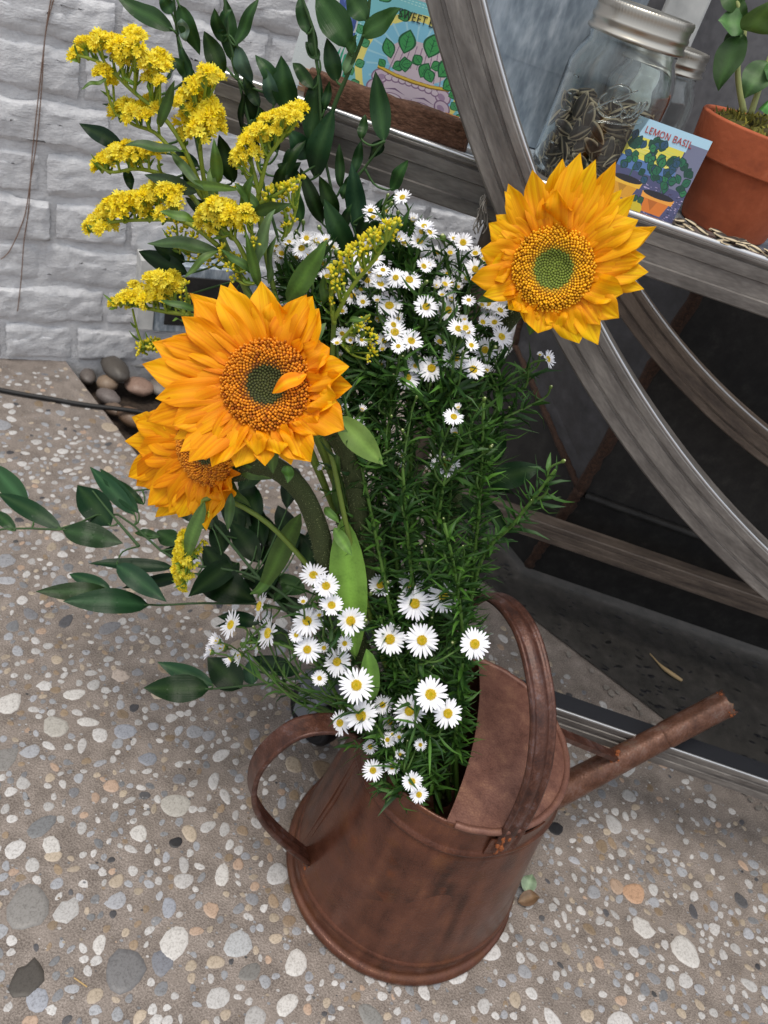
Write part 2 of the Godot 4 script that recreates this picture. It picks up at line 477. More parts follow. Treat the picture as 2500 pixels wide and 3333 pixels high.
# a ray floret of a sunflower in its flower's axes: leaves the disc at radius r0 towards angle a, climbs by lift, ends at r1
func petal(r0: float, r1: float, a: float, width: float, lift: float, curl: float, z0: float, sd: int, gold: float) -> Mb:
	var b := Mb.new()
	rng.seed = sd
	var out := Vector3(sin(a), cos(a), 0)
	var side := Vector3(cos(a), -sin(a), 0)
	var l := r1 - r0
	var rows := 14
	var cup := rr(0.02, 0.28)
	var sway := rr(-0.2, 0.2)
	var ph := rr(0.0, 6.0)
	var tw := rr(-0.35, 0.35) * (1.0 + 2.2 * maxf(0.0, lift - 0.3))
	var ruffle := clampf((lift - 0.3) * 1.1, 0.0, 0.5)
	r1 *= rr(0.91, 1.02)
	var l2 := r1 - r0
	l = l2
	var own := clampf(gold + rr(-0.35, 0.35), 0.0, 1.0)
	var deep := lin("f29200").lerp(lin("ffb200"), own)
	var pale := lin("ffb600").lerp(lin("ffd800"), own)
	var brown_tip := rng.randf() < 0.25
	var nick := rr(-0.8, 0.8)
	for r in rows + 1:
		var t := float(r) / rows
		var w := width * 0.63 * (0.28 + 0.72 * pow(sin(PI * minf(1.0, 0.16 + 0.84 * pow(t, 0.9)) * 0.98), 0.75)) * (1.0 - 0.25 * maxf(0.0, t - 0.8) / 0.2)
		if t > 0.72: w *= pow(maxf(0.0, 1.0 - (t - 0.72) / 0.28), 0.52) + 0.015
		var ang := lift - curl * t * t
		var p := out * (r0 + l * (t * cos(lift * 0.6) + 0.0)) + Vector3(0, 0, z0 + l * (sin(lift) * t - sin(curl) * t * t * 0.75 + 0.035 * sin(t * 6.0 + ph))) + side * (sway * l * t * t)
		var nn := Vector3(0, 0, 1) * cos(ang) - out * sin(ang)
		var tilt := tw * t
		var sd2 := side * cos(tilt) + nn * sin(tilt)
		for k in 9:
			var s := (k - 4) / 4.0
			var ridge := 0.075 * cos(s * 9.5) + 0.03 * cos(s * 21.0 + ph)
			var h := w * (cup * s * s * 1.6 * (1.0 - 0.3 * t) + ridge + (0.16 + ruffle) * absf(s) * sin(t * 9.0 + s * 3.0 + ph))
			b.vert(p + sd2 * (w * s) + nn * h, Vector2(t * l * 3.0 + 0.3 * sd, (s * w) * 3.0 + 0.7 * sd), (deep.lerp(pale, clampf(t * 1.35 - 0.1, 0.0, 1.0)).lerp(deep, 0.3 * absf(s)) * (1.0 - 0.10 * (0.5 + 0.5 * cos(s * 9.5 + PI)))).lerp(lin("a8641a"), 0.6 if brown_tip and r == rows else 0.0))
	b.grid(0, rows + 1, 9, false, true)
	return b

# the disc of a sunflower: a low cushion and a spiral of florets, green in the middle
func disc(r: float, heart: float, green: Color, brown: Color, orange: Color, parent: Node3D, t: Transform3D) -> void:
	var b := Mb.new()
	var prof := PackedVector2Array()
	var cs := PackedColorArray()
	for k in 13:
		var q := 1.0 - k / 12.0
		prof.append(Vector2(r * 1.02 * q + 0.00001, r * (0.16 * sin(PI * minf(1.0, (1.0 - q) * 1.4)) + 0.02)))
		cs.append(green * 0.5 if q < heart else brown * 0.75)
	b.lathe(prof, 40, Vector3.ZERO, Color.WHITE, cs, Basis(Vector3.RIGHT, PI / 2))
	part("disc", b.mesh(), M.plain, parent, t)
	var f := Mb.new()
	var n := 760
	for k in n:
		var q := sqrt((k + 0.5) / n)
		var a := k * 2.399963
		var rad := r * q
		var z := r * (0.16 * sin(PI * minf(1.0, (1.0 - q) * 1.4)) + 0.02)
		var base := Vector3(rad * cos(a), rad * sin(a), z)
		var size := r * 0.033
		var col := green.lerp(green * 1.5, rng.randf())
		var tall := size * 1.0
		if q > heart:
			var m := clampf((q - heart) / 0.3, 0.0, 1.0)
			size = r * lerpf(0.026, 0.036, m)
			tall = size * lerpf(1.2, 3.4, m) * rr(0.75, 1.25)
			col = (brown if rng.randf() < 0.22 else orange).lerp(orange, m * 0.4 * rng.randf()) * rr(0.8, 1.15)
			if m < 0.3: col = col.lerp(green * 2.0, 0.5 - m)
		var lean := Vector3(cos(a), sin(a), 0) * (q * 0.5 - 0.25) + Vector3(rr(-0.2, 0.2), rr(-0.2, 0.2), 1.0)
		lean = lean.normalized()
		var s1 := lean.cross(Vector3(0.3, 1, 0)).normalized()
		var s2 := lean.cross(s1)
		var first := f.v.size()
		for h in 3:
			var rad2: float = [0.8, 1.15, 0.7][h] * size
			for j in 5:
				var w := TAU * j / 5.0
				f.vert(base + lean * (tall * [0.0, 0.55, 1.0][h]) + (s1 * cos(w) + s2 * sin(w)) * rad2, Vector2.ZERO, col * (0.6 if h == 0 else 1.0))
		f.grid(first, 3, 5, true, true)
		var top := f.vert(base + lean * (tall * 1.15), Vector2.ZERO, col * 1.15)
		for j in 5: f.tri(first + 10 + j, top, first + 10 + (j + 1) % 5)
	tag(part("florets", f.mesh(), M.plain, parent, t), "", "", "", "stuff")

# heads of the white aster: four open forms, three half open, as meshes one metre in radius; the disc is a mesh of its own
var aster_open: Array[Mesh] = []
var aster_half: Array[Mesh] = []
var aster_disc: Mesh
var aster_bud: Mesh
var cluster_meshes: Array[Mesh] = []
var bud_clusters: Array[Mesh] = []

func aster_petals(n: int, cup: float, spread: float) -> Mesh:
	var b := Mb.new()
	for k in n:
		var a := TAU * (k + rr(-0.28, 0.28)) / n
		var el := cup + rr(-0.12, 0.12) + (0.10 if k % 2 else 0.0)
		var l := rr(0.62, 0.76) * spread
		var w := rr(0.062, 0.09)
		var out := Vector3(cos(a), 0, sin(a))
		var side := Vector3(-sin(a), 0, cos(a))
		var bend := rr(-0.25, 0.15)
		var first := b.v.size()
		for r in 6:
			var t := r / 5.0
			var e := el + bend * t
			var dir := out * cos(e) + Vector3.UP * sin(e)
			var p := out * 0.21 + Vector3.UP * 0.02 + dir * (l * t)
			var ww: float = w * [0.55, 0.85, 1.0, 1.05, 0.85, 0.3][r]
			var nn := side.cross(dir)
			for s in [-1.0, 0.0, 1.0]: b.vert(p + side * (ww * s) + nn * (-0.03 * absf(s)), Vector2(t, s), lin("f4f5fb").lerp(lin("e6e8f4"), t * 0.3))
		b.grid(first, 6, 3)
	# green cup and its scales below the rays
	b.lathe(PackedVector2Array([Vector2(0.03, -0.34), Vector2(0.12, -0.3), Vector2(0.22, -0.16), Vector2(0.27, 0.0), Vector2(0.2, 0.03)]), 12, Vector3.ZERO, lin("5d7c35"))
	for k in 14:
		var a := TAU * k / 14.0
		var out := Vector3(cos(a), 0, sin(a))
		var side := Vector3(-sin(a), 0, cos(a)) * 0.05
		var y := -0.22 if k % 2 else -0.12
		b.face([out * 0.2 + Vector3.UP * (y - 0.06) - side, out * 0.31 + Vector3.UP * (y + 0.1), out * 0.2 + Vector3.UP * (y - 0.06) + side], lin("4c6a2b"))
	return b.mesh()

func make_heads() -> void:
	rng.seed = 11
	for k in 6: aster_open.append(aster_petals(23 + k, [0.16, 0.3, 0.05, 0.42, -0.08, 0.22][k], rr(0.9, 1.06)))
	for k in 3: aster_half.append(aster_petals(20, 0.75 + 0.22 * k, 0.9))
	var d := Mb.new()
	d.ball(Vector3(0, 0.03, 0), Vector3(0.26, 0.12, 0.26), 6, 14, lin("efd824"))
	for k in 70:
		var q := sqrt((k + 0.5) / 70.0)
		var a := k * 2.399963
		var p := Vector3(0.27 * q * cos(a), 0.05 + 0.10 * sqrt(maxf(0.0, 1.0 - q * q * 0.9)), 0.27 * q * sin(a))
		d.ball(p, Vector3(0.032, 0.055, 0.032), 3, 5, lin("fbe21e").lerp(lin("fff27a"), rng.randf()) if q > 0.35 else lin("e6da3a"))
	aster_disc = d.mesh()
	var u := Mb.new()
	u.lathe(PackedVector2Array([Vector2(0.02, -0.5), Vector2(0.2, -0.4), Vector2(0.33, -0.1), Vector2(0.32, 0.15), Vector2(0.2, 0.36)]), 10, Vector3.ZERO, lin("66803a"))
	u.ball(Vector3(0, 0.3, 0), Vector3(0.2, 0.16, 0.2), 4, 9, lin("c8cf9a"))
	for k in 18:
		var a := TAU * k / 18.0 * 2.6
		var y := -0.35 + 0.035 * k
		var out := Vector3(cos(a), 0, sin(a))
		var side := Vector3(-sin(a), 0, cos(a)) * 0.09
		u.face([out * 0.3 + Vector3.UP * (y - 0.1) - side, out * 0.37 + Vector3.UP * (y + 0.12), out * 0.3 + Vector3.UP * (y - 0.1) + side], lin("4f6b2c").lerp(lin("86964e"), rng.randf()))
	aster_bud = u.mesh()
	# goldenrod: a head of small florets, each a green cup with a yellow brush
	for form in 4:
		var c := Mb.new()
		for k in 24:
			var a := rr(0.0, TAU)
			var e := rr(0.25, 1.5)
			var dir := Vector3(cos(a) * cos(e), sin(e), sin(a) * cos(e))
			var root := dir * 0.25 + Vector3(0, -0.25, 0)
			floret(c, root, dir, rr(0.45, 0.72), true)
		cluster_meshes.append(c.mesh())
	for form in 3:
		var c := Mb.new()
		for k in 10:
			var a := rr(0.0, TAU)
			var e := rr(0.0, 1.4)
			var dir := Vector3(cos(a) * cos(e), sin(e), sin(a) * cos(e))
			floret(c, dir * 0.35 + Vector3(0, -0.3, 0), dir, rr(0.45, 0.6), false)
		bud_clusters.append(c.mesh())

func floret(b: Mb, root: Vector3, dir: Vector3, l: float, open: bool) -> void:
	var s1 := dir.cross(Vector3(0.31, 0.2, 0.9)).normalized()
	var s2 := dir.cross(s1)
	var green := lin("9cbc2e").lerp(lin("c6d640"), rng.randf())
	var yellow := lin("ffe81e").lerp(lin("fff466"), rng.randf())
	var radii := [0.05, 0.1, 0.12, 0.12] if open else [0.05, 0.12, 0.15, 0.06]
	var first := b.v.size()
	for h in 4:
		for j in 6:
			var w := TAU * j / 6.0
			b.vert(root + dir * (l * [0.0, 0.25, 0.55, 0.8][h]) + (s1 * cos(w) + s2 * sin(w)) * radii[h], Vector2.ZERO, green.lerp(yellow, [0.0, 0.1, 0.6, 1.0][h] if open else [0.0, 0.3, 0.75, 0.95][h]))
	b.grid(first, 4, 6, true, true)
	if not open:
		b.ball(root + dir * (l * 0.78), Vector3.ONE * 0.085, 3, 6, yellow * 0.95)
		return
	for j in 11:
		var w := TAU * j / 11.0 + rr(-0.2, 0.2)
		var o := s1 * cos(w) + s2 * sin(w)
		var sd := (s2 * cos(w) - s1 * sin(w)) * 0.065
		var p0 := root + dir * (l * 0.74) + o * 0.06
		var p1 := p0 + dir * rr(0.10, 0.26) + o * rr(0.16, 0.32)
		b.face([p0 - sd, p1 - sd * 0.7, p1 + sd * 0.7, p0 + sd], yellow * rr(0.9, 1.1))
	for j in 4: b.ball(root + dir * (l * rr(0.85, 1.1)) + (s1 * rr(-1, 1) + s2 * rr(-1, 1)) * 0.08, Vector3(0.035, 0.035, 0.035), 3, 4, yellow * 1.05)

func upright(n: Vector3, size: float, at: Vector3, spin := 0.0) -> Transform3D:
	var y := n.normalized()
	var x := y.cross(Vector3(0.123, 0.2, 0.97)).normalized()
	var z := x.cross(y)
	return Transform3D(Basis(x, y, z) * Basis(Vector3.UP, spin) * Basis.from_scale(Vector3.ONE * size), at)

# a spray of white asters: a main stem from root to top, a side branch to every head, narrow leaves all along.
# heads: [place, diameter, form, facing]; form 0 open, 1 half open, 2 bud
func aster(label: String, root: Vector3, via: Array, heads: Array, sd: int, leaves := 1.0, group := "sprays of white aster in the watering can") -> void:
	rng.seed = sd
	var t := thing("aster_spray", label, "flower", root, group)
	var stems := Mb.new()
	var green := Mb.new()
	var main := curve([root] + via, 40)
	stems.tube(main, taper(0.0026, 0.0012, 40), 6, lin("56782f"))
	needles(green, main, 0.24, leaves)
	for h in heads:
		var p: Vector3 = h[0]
		var n: Vector3 = h[3] if h.size() > 3 else Vector3(-0.1, 0.85, 0.5) + rv(0.35)
		n = n.normalized()
		var r: float = h[1] * 0.5
		var under := p - n * (r * 0.34)
		# leaves the main stem where it is a little lower than the head
		var best := 0
		var low := 1e9
		for k in main.size():
			var q := main[k].distance_to(under) + maxf(0.0, main[k].y - under.y + 0.035) * 4.0
			if q < low:
				low = q
				best = k
		var from := main[best]
		var path := curve([from, from.lerp(under, 0.5) + Vector3(rr(-0.008, 0.008), -0.008, rr(-0.004, 0.008)), under - n * 0.012, under], 14)
		stems.tube(path, taper(0.0011, 0.0008, 14), 5, lin("4d6b2c"))
		needles(green, path, 0.0, leaves * 0.65, 0.68)
		var spin := rr(0.0, TAU)
		if h[2] == 2:
			part("bud", aster_bud, M.plant, t, upright(n, r * 1.1, p - root, spin))
		else:
			var hd := part("flower_head", (aster_open if h[2] == 0 else aster_half)[rng.randi() % (6 if h[2] == 0 else 3)], M.white_petal, t, upright(n, r * 1.03, p - root, spin))
			part("flower_centre", aster_disc, M.floret, hd)
	world_part("stem", stems, M.plant, t)
	tag(world_part("leaves", green, M.soft_leaf, t), "", "", "", "stuff")

# narrow leaves along a path
func needles(b: Mb, path: PackedVector3Array, from: float, density: float, to := 0.97) -> void:
	var l := 0.0
	for k in path.size() - 1: l += path[k].distance_to(path[k + 1])
	var n := int(l * 420.0 * density)
	for k in n:
		var t := lerpf(from, to, (k + rng.randf()) / n)
		var i := int(t * (path.size() - 1))
		var p := path[i].lerp(path[mini(i + 1, path.size() - 1)], t * (path.size() - 1) - i)
		var dir := (path[mini(i + 1, path.size() - 1)] - path[i]).normalized()
		var a := k * 2.4 + rr(-0.5, 0.5)
		var s1 := dir.cross(Vector3(0.4, 0.3, 0.86)).normalized()
		var out := s1 * cos(a) + dir.cross(s1) * sin(a)
		var ln := rr(0.01, 0.032) * (1.15 - 0.5 * t)
		var tip := p + (dir * rr(0.3, 1.0) + out + Vector3(0, -0.15, 0)).normalized() * ln
		narrow(b, p, tip, rr(0.002, 0.0042), dir + out * -0.3 + rv(0.5), lin("26491f").lerp(lin("63943a"), rng.randf() * rng.randf()))

func narrow(b: Mb, p: Vector3, tip: Vector3, w: float, face: Vector3, col: Color) -> void:
	var d := tip - p
	var side := d.cross(face).normalized()
	var up := side.cross(d).normalized()
	var first := b.v.size()
	var bow := d.length() * rr(-0.2, 0.3)
	for r in 4:
		var t := r / 3.0
		var ww: float = w * [0.35, 0.95, 0.75, 0.08][r] * 0.5
		var q := p + d * t + up * (bow * 4.0 * t * (1.0 - t))
		b.vert(q - side * ww + up * (ww * 0.5), Vector2(t, 0), col)
		b.vert(q, Vector2(t, 0.5), col * 1.15)
		b.vert(q + side * ww + up * (ww * 0.5), Vector2(t, 1), col)
	b.grid(first, 4, 3, false, true)

# a stem of goldenrod: main stem, plumes [axis points], heads [place, size, form, facing] on the plumes, and broad leaves [base, tip, width]
func goldenrod(label: String, root: Vector3, via: Array, plumes: Array, heads: Array, leaves: Array, sd: int) -> void:
	rng.seed = sd
	var t := thing("goldenrod_stem", label, "flower", root, "stems of goldenrod in the watering can")
	var stems := Mb.new()
	var main := curve([root] + via, 40)
	stems.tube(main, taper(0.0032, 0.0018, 40), 7, lin("6d8232"))
	var lines: Array[PackedVector3Array] = [main]
	for p in plumes:
		var c := curve(p, 18)
		stems.tube(c, taper(0.0018, 0.001, 18), 6, lin("84962f"))
		lines.append(c)
	var bits := Mb.new()
	for h in heads:
		var p: Vector3 = h[0]
		var from := p
		var low := 1e9
		for c in lines:
			for q in c:
				var d: float = q.distance_to(p + Vector3(0.004, -0.014, 0))
				if d < low:
					low = d
					from = q
		var n: Vector3 = (p - from).normalized() * 0.5 + Vector3(-0.15, 0.75, 0.4) + rv(0.25)
		if h.size() > 3: n = h[3] + rv(0.2)
		var end: Vector3 = p - n.normalized() * (h[1] * 0.2)
		var br := curve([from, from.lerp(end, 0.5) + Vector3(0, -0.003, 0), end], 7)
		stems.tube(br, taper(0.0011, 0.0008, 7), 5, lin("8a9c2c"))
		part("flower_cluster", (cluster_meshes if h[2] == 0 else bud_clusters)[rng.randi() % (4 if h[2] == 0 else 3)], M.floret, t, upright(n, h[1] * 0.8, p - root, rr(0.0, TAU)))
		for k in 2: narrow(bits, br[1 + k * 2], br[1 + k * 2] + (n.normalized() + rv(0.9)) * 0.006, 0.0022, Vector3(0, 0.5, 1) + rv(0.4), lin("6f8f2c"))
	world_part("stem", stems, M.plant, t)
	if bits.v.size(): tag(world_part("small_leaves", bits, M.soft_leaf, t), "", "", "", "stuff")
	for l in leaves: broad_leaf(t, l, "5f7f35", M.soft_leaf)

# [base, tip, width, face?, colour?, arch?]
func broad_leaf(t: Node3D, l: Array, colour: String, m: Material) -> void:
	var b := Mb.new()
	var face: Vector3 = l[3] if l.size() > 3 and l[3] != Vector3.ZERO else Vector3(0, 0.6, 0.8) + rv(0.45)
	var c: Color = lin(l[4] if l.size() > 4 else colour) * rr(0.8, 1.15) * (0.62 if m == M.leaf else 0.8)
	leaf(b, l[0], l[1], l[2], face, c, l[5] if l.size() > 5 else rr(-0.03, 0.1), rr(0.08, 0.22), rr(-0.5, 0.5))
	world_part("leaf", b, m, t)

# a branch of ruscus: stems and leaves
func ruscus(label: String, root: Vector3, lines: Array, leaves: Array, sd: int) -> void:
	rng.seed = sd
	var t := thing("ruscus_branch", label, "foliage", root, "branches of dark ruscus in the watering can")
	var stems := Mb.new()
	for p in lines:
		var c := curve(p, 24)
		stems.tube(c, taper(0.0019, 0.001, 24), 6, lin("33502a"))
	var all: Array[PackedVector3Array] = []
	for p in lines: all.append(curve(p, 24))
	for l in leaves:
		var from: Vector3 = l[0]
		var low := 1e9
		for c in all:
			for q in c:
				var d: float = q.distance_to(l[0])
				if d < low:
					low = d
					from = q
		if low > 0.001 and low < 0.09:
			var mid: Vector3 = from.lerp(l[0], 0.5) - (l[1] - l[0]).normalized() * low * 0.2
			stems.tube(curve([from, mid, l[0], l[0] + (l[1] - l[0]) * 0.06], 8), taper(0.001, 0.0007, 8), 5, lin("3a5a2d"))
		broad_leaf(t, l, "2f4f2c", M.leaf)
	world_part("stem", stems, M.plant, t)

# a sunflower: head at a place with its own axes (face, top), petals [angle, end radius / disc radius, width, lift, curl]
func sunflower(label: String, root: Vector3, via: Array, head: Vector3, face: Vector3, top: Vector3, r: float, heart: float, petals: Array, bracts: Array, dark: bool, sd: int) -> void:
	var t := thing("sunflower", label, "flower", root, "sunflowers in the watering can")
	rng.seed = sd
	var z := face.normalized()
	var x := top.cross(z).normalized()
	var y := z.cross(x)
	var tr := Transform3D(Basis(x, y, z), head - root)
	disc(r, heart, lin("3d421a") if dark else lin("6a7a2c"), lin("a85a0e") if dark else lin("c98a10"), lin("e0901a") if dark else lin("f5b81a"), t, tr)
	var k := 0
	for p in petals:
		k += 1
		rng.seed = sd + k
		var b := petal(r * 0.93, r * p[1], deg_to_rad(p[0]), r * p[2], p[3], p[4], r * 0.02 - (0.0012 if k % 2 else 0.0), sd * 13 + k * 7, 0.35 if dark else 0.75)
		part("petal", b.mesh(), M.petal, t, tr)
	if dark:
		# one ray has flopped over the disc
		var over := Mb.new()
		leaf(over, Vector3(0.93, 0.18, 0.24) * r, Vector3(0.18, -0.22, 0.36) * r, r * 0.34, Vector3(0.1, 0.5, 1), lin("ff9e00"), 0.12, 0.3, 0.8)
		part("petal", over.mesh(), M.petal, t, tr)
	# the green back of the head, its pointed bracts, and the stem
	var back := Mb.new()
	var prof := PackedVector2Array([Vector2(r * 0.22, -r * 0.75), Vector2(r * 0.55, -r * 0.5), Vector2(r * 0.9, -r * 0.2), Vector2(r * 0.98, 0.0)])
	back.lathe(prof, 24, Vector3.ZERO, lin("4d6330"), PackedColorArray(), Basis(Vector3.RIGHT, PI / 2))
	part("head_back", back.mesh(), M.plant, t, tr)
	rng.seed = sd + 500
	for a in bracts:
		var b := Mb.new()
		var w := deg_to_rad(a)
		var out := Vector3(sin(w), cos(w), 0)
		leaf(b, out * r * 0.8 + Vector3(0, 0, -r * 0.2), out * r * rr(1.7, 2.1) + Vector3(0, 0, -r * rr(0.3, 0.7)), r * 0.4, Vector3(0, 0, 1), lin("4f6c2f"), 0.06)
		part("bract", b.mesh(), M.soft_leaf, t, tr)
	var s := Mb.new()
	var neck := head - z * r * 0.6
	var path := curve([root] + via + [neck], 60)
	var rad := PackedFloat32Array()
	for i in 60: rad.append(lerpf(0.0085, 0.0075, i / 59.0) * (1.0 + 0.04 * sin(i * 0.9)))
	s.tube(path, rad, 14)
	world_part("stem", s, M.furry_stem, t)
	var hair := Mb.new()
	for i in 2600:
		var q := rng.randf() * 58.0
		var n := int(q)
		var p := path[n].lerp(path[n + 1], q - n)
		var d := (path[n + 1] - path[n]).normalized()
		var o := d.cross(rv(1.0)).normalized()
		var e := d.cross(o) * 0.00022
		var b0 := p + o * rad[n] * 0.95
		var b1 := p + o * (rad[n] + rr(0.0008, 0.002)) + d * rr(-0.0008, 0.0008)
		hair.face([b0 - e, b1, b0 + e], lin("9aa372") * rr(0.5, 1.1))
	tag(world_part("stem_hairs", hair, M.plain, t, false), "", "", "", "stuff")

# ---------------------------------------------------------------- setting
func poly_sheet(pts: PackedVector2Array, y: float) -> ArrayMesh:
	var b := Mb.new()
	for p in pts: b.vert(Vector3(p.x, y, p.y), p)
	var t := Geometry2D.triangulate_polygon(pts)
	for k in range(0, t.size(), 3):
		var a := pts[t[k]]
		if (pts[t[k + 1]] - a).cross(pts[t[k + 2]] - a) > 0: b.tri(t[k], t[k + 1], t[k + 2])
		else: b.tri(t[k], t[k + 2], t[k + 1])
	return b.mesh()

const WALL_AT := Vector3(-0.753, 0, -1.184)
const WALL_DIR := Vector3(0.8316, 0, -0.5554)
const WALL_OUT := Vector3(0.5554, 0, 0.8316)
const STRIP_A := Vector2(-0.669, -1.256)
const STRIP_DIR := Vector2(0.768, 0.640)
const JOINT := Vector2(0.289, -0.976)
const JOINT_DIR := Vector2(0.873, 0.487)

func in_strip(p: Vector2) -> bool:
	var q := p - STRIP_A
	var along := q.dot(STRIP_DIR)
	var across := q.dot(Vector2(STRIP_DIR.y, -STRIP_DIR.x))
	return across > -0.004 and across < 0.165 and along < 0.40

func pebble_form(n: int, flat: float) -> Mb:
	# an irregular stone cut flat by the grinding: lobed or angular outline, a low rounded shoulder
	var b := Mb.new()
	var r := PackedFloat32Array()
	var long := rr(0.5, 0.95)
	var sharp := rng.randf() < 0.22
	var p2 := rr(0, TAU)
	var p3 := rr(0, TAU)
	for k in n:
		var w := TAU * k / n
		r.append((1.0 + 0.07 * sin(2.0 * w + p2) + 0.07 * sin(3.0 * w + p3)) * (rr(0.78, 1.08) if sharp else rr(0.93, 1.04)))
	var top := b.vert(Vector3(rr(-0.1, 0.1), flat, rr(-0.1, 0.1)))
	for ring in 3:
		for k in n:
			var w := TAU * k / n
			var q: float = [0.7, 0.95, 1.0][ring] * r[k]
			b.vert(Vector3(cos(w) * q, [flat * 0.98, flat * 0.6, -flat * 0.6][ring], sin(w) * q * long))
	for k in n:
		var m := (k + 1) % n
		b.tri(top, 1 + k, 1 + m)
		for ring in 2: b.quad(1 + ring * n + k, 1 + ring * n + n + k, 1 + ring * n + n + m, 1 + ring * n + m)
	return b

func stone_colour() -> Color:
	var k := rng.randf()
	if k < 0.38: return lin("d0cfcf") * rr(0.72, 1.06)
	if k < 0.62: return lin("aeb1b8") * rr(0.75, 1.1)
	if k < 0.73: return lin("bcae9c") * rr(0.75, 1.1)
	if k < 0.85: return lin("8f9196") * rr(0.7, 1.0)
	if k < 0.925: return lin("9d8a74") * rr(0.75, 1.1)
	if k < 0.96: return lin("c4aa96") * rr(0.8, 1.0)
	return lin("58585c") * rr(0.6, 1.2)

func make_floor() -> void:
	var out := Vector2(STRIP_DIR.y, -STRIP_DIR.x)
	var a := STRIP_A
	var b := a + STRIP_DIR * 0.40
	var c := b + out * 0.165
	var d := a + out * 0.165
	# one sheet to the horizon with a notch for the drain along the wall
	var far := 40.0
	var w := Vector2(WALL_DIR.x, WALL_DIR.z)
	var floor_node := structure("floor", poly_sheet(PackedVector2Array([a, b, c, d, d + w * far, Vector2(far, -far), Vector2(far, far), Vector2(-far, far), a - w * far]), 0.0), M.concrete, "tan exposed aggregate concrete floor set with white and grey pebbles")
	# sides of the notch, and its bed of soil
	var n := Mb.new()
	for e in [[a, b], [b, c], [c, d]]:
		n.face([Vector3(e[0].x, 0, e[0].y), Vector3(e[1].x, 0, e[1].y), Vector3(e[1].x, -0.07, e[1].y), Vector3(e[0].x, -0.07, e[0].y)])
	part("drain_edge", n.mesh(false), M.plain_concrete, floor_node)
	structure("soil_bed", poly_sheet(PackedVector2Array([a - w * 0.3 - out * 0.02, b - out * 0.02, c + out * 0.02, d + w * 0.3]), -0.045), M.soil, "dark soil in the drain along the wall")
	# the smooth slab under the shelf beyond an open joint, and a band of plain concrete before it
	var j0 := JOINT - JOINT_DIR * 0.26
	var j1 := JOINT + JOINT_DIR * 1.6
	var back := Vector2(JOINT_DIR.y, -JOINT_DIR.x)
	structure("shelf_slab", poly_sheet(PackedVector2Array([j0 + back * 0.004, j1 + back * 0.004, j1 + back * 1.2, j0 + back * 0.9]), 0.004), M.slab, "smooth grey slab with black chips under the shelf")
	# pebbles: the three hundred that show largest are parts, the rest one mass
	rng.seed = 5
	var placed := []
	var cells := {}
	# the large stones one would know again
	for m in [[Vector3(-0.057, 0, -0.3473), 0.0366, "d4d2d0"], [Vector3(-0.2029, 0, -0.3345), 0.0496, "8e8c8a"], [Vector3(-0.1696, 0, -0.2775), 0.0357, "4b4540"], [Vector3(-0.0911, 0, -0.3106), 0.0423, "77787a"], [Vector3(0.0031, 0, -0.3655), 0.0326, "b9bcc0"], [Vector3(-0.0759, 0, -0.3774), 0.0217, "a2a7b2"], [Vector3(-0.0371, 0, -0.4263), 0.0267, "d4d2d0"], [Vector3(-0.2331, 0, -0.4128), 0.0341, "7e8084"], [Vector3(-0.2124, 0, -0.396), 0.0288, "d4d2d0"], [Vector3(-0.1137, 0, -0.4833), 0.0343, "bdbab4"], [Vector3(-0.2808, 0, -0.5267), 0.0357, "b9b6b0"], [Vector3(-0.3087, 0, -0.4693), 0.0308, "8e8c8a"], [Vector3(-0.1663, 0, -0.5261), 0.0238, "8f949e"], [Vector3(-0.2066, 0, -0.5505), 0.0254, "a2a7b2"], [Vector3(-0.0868, 0, -0.4581), 0.0234, "c4b6a4"], [Vector3(0.445, 0, -0.528), 0.0292, "d4d2d0"], [Vector3(0.4358, 0, -0.5676), 0.0302, "c9a488"], [Vector3(0.4953, 0, -0.5174), 0.0407, "d4d2d0"], [Vector3(-0.0966, 0, -0.4433), 0.0161, "2f2f34"], [Vector3(0.0643, 0, -0.3667), 0.0298, "d4d2d0"], [Vector3(0.0227, 0, -0.3445), 0.0228, "7d7c7a"], [Vector3(-0.061, 0, -0.3267), 0.0295, "7f838c"], [Vector3(-0.2841, 0, -0.5756), 0.0281, "d4d2d0"], [Vector3(-0.3433, 0, -0.5355), 0.0348, "d4d2d0"], [Vector3(-0.2509, 0, -0.5462), 0.0253, "d4d2d0"], [Vector3(-0.2475, 0, -0.6227), 0.0234, "c4b6ac"], [Vector3(-0.1373, 0, -0.4396), 0.0220, "d4d2d0"], [Vector3(-0.2062, 0, -0.3877), 0.0190, "c4b6a4"], [Vector3(-0.1237, 0, -0.3242), 0.0205, "d4d2d0"], [Vector3(0.3339, 0, -0.6185), 0.0210, "2f2f34"], [Vector3(0.0665, 0, -0.3279), 0.0269, "d4d2d0"], [Vector3(-0.1531, 0, -0.2645), 0.0251, "a2a7b2"], [Vector3(0.1486, 0, -0.3423), 0.0273, "8a8a88"]]:
		var q := Vector2(m[0].x, m[0].z)
		var cell := Vector2i(int(floor(q.x / 0.04)), int(floor(q.y / 0.04)))
		if not cells.has(cell): cells[cell] = []
		cells[cell].append(placed.size())
		placed.append([q, m[1] * 0.5, m[2]])
	for k in 36000:
		var p := Vector2(rr(-1.0, 1.0), rr(-1.45, -0.02))
		var r := 0.0036 * exp(absf(rng.randfn(0.0, 0.6)))
		if k < 36: r = rr(0.011, 0.016)
		if r > 0.022: r = 0.018
		if p.x > 0.1 and rng.randf() < 0.25: r *= 0.75
		var wall_side := (Vector3(p.x, 0, p.y) - WALL_AT).dot(WALL_OUT)
		var joint_side := (p - JOINT).dot(back)
		if wall_side < 0.02 or in_strip(p) or (joint_side > -0.05 and (p - JOINT).dot(JOINT_DIR) > -0.28): continue
		if wall_side < 0.22 and rng.randf() < 0.75: continue
		if joint_side > -0.20 and p.x > 0.0 and rng.randf() < 0.55: continue
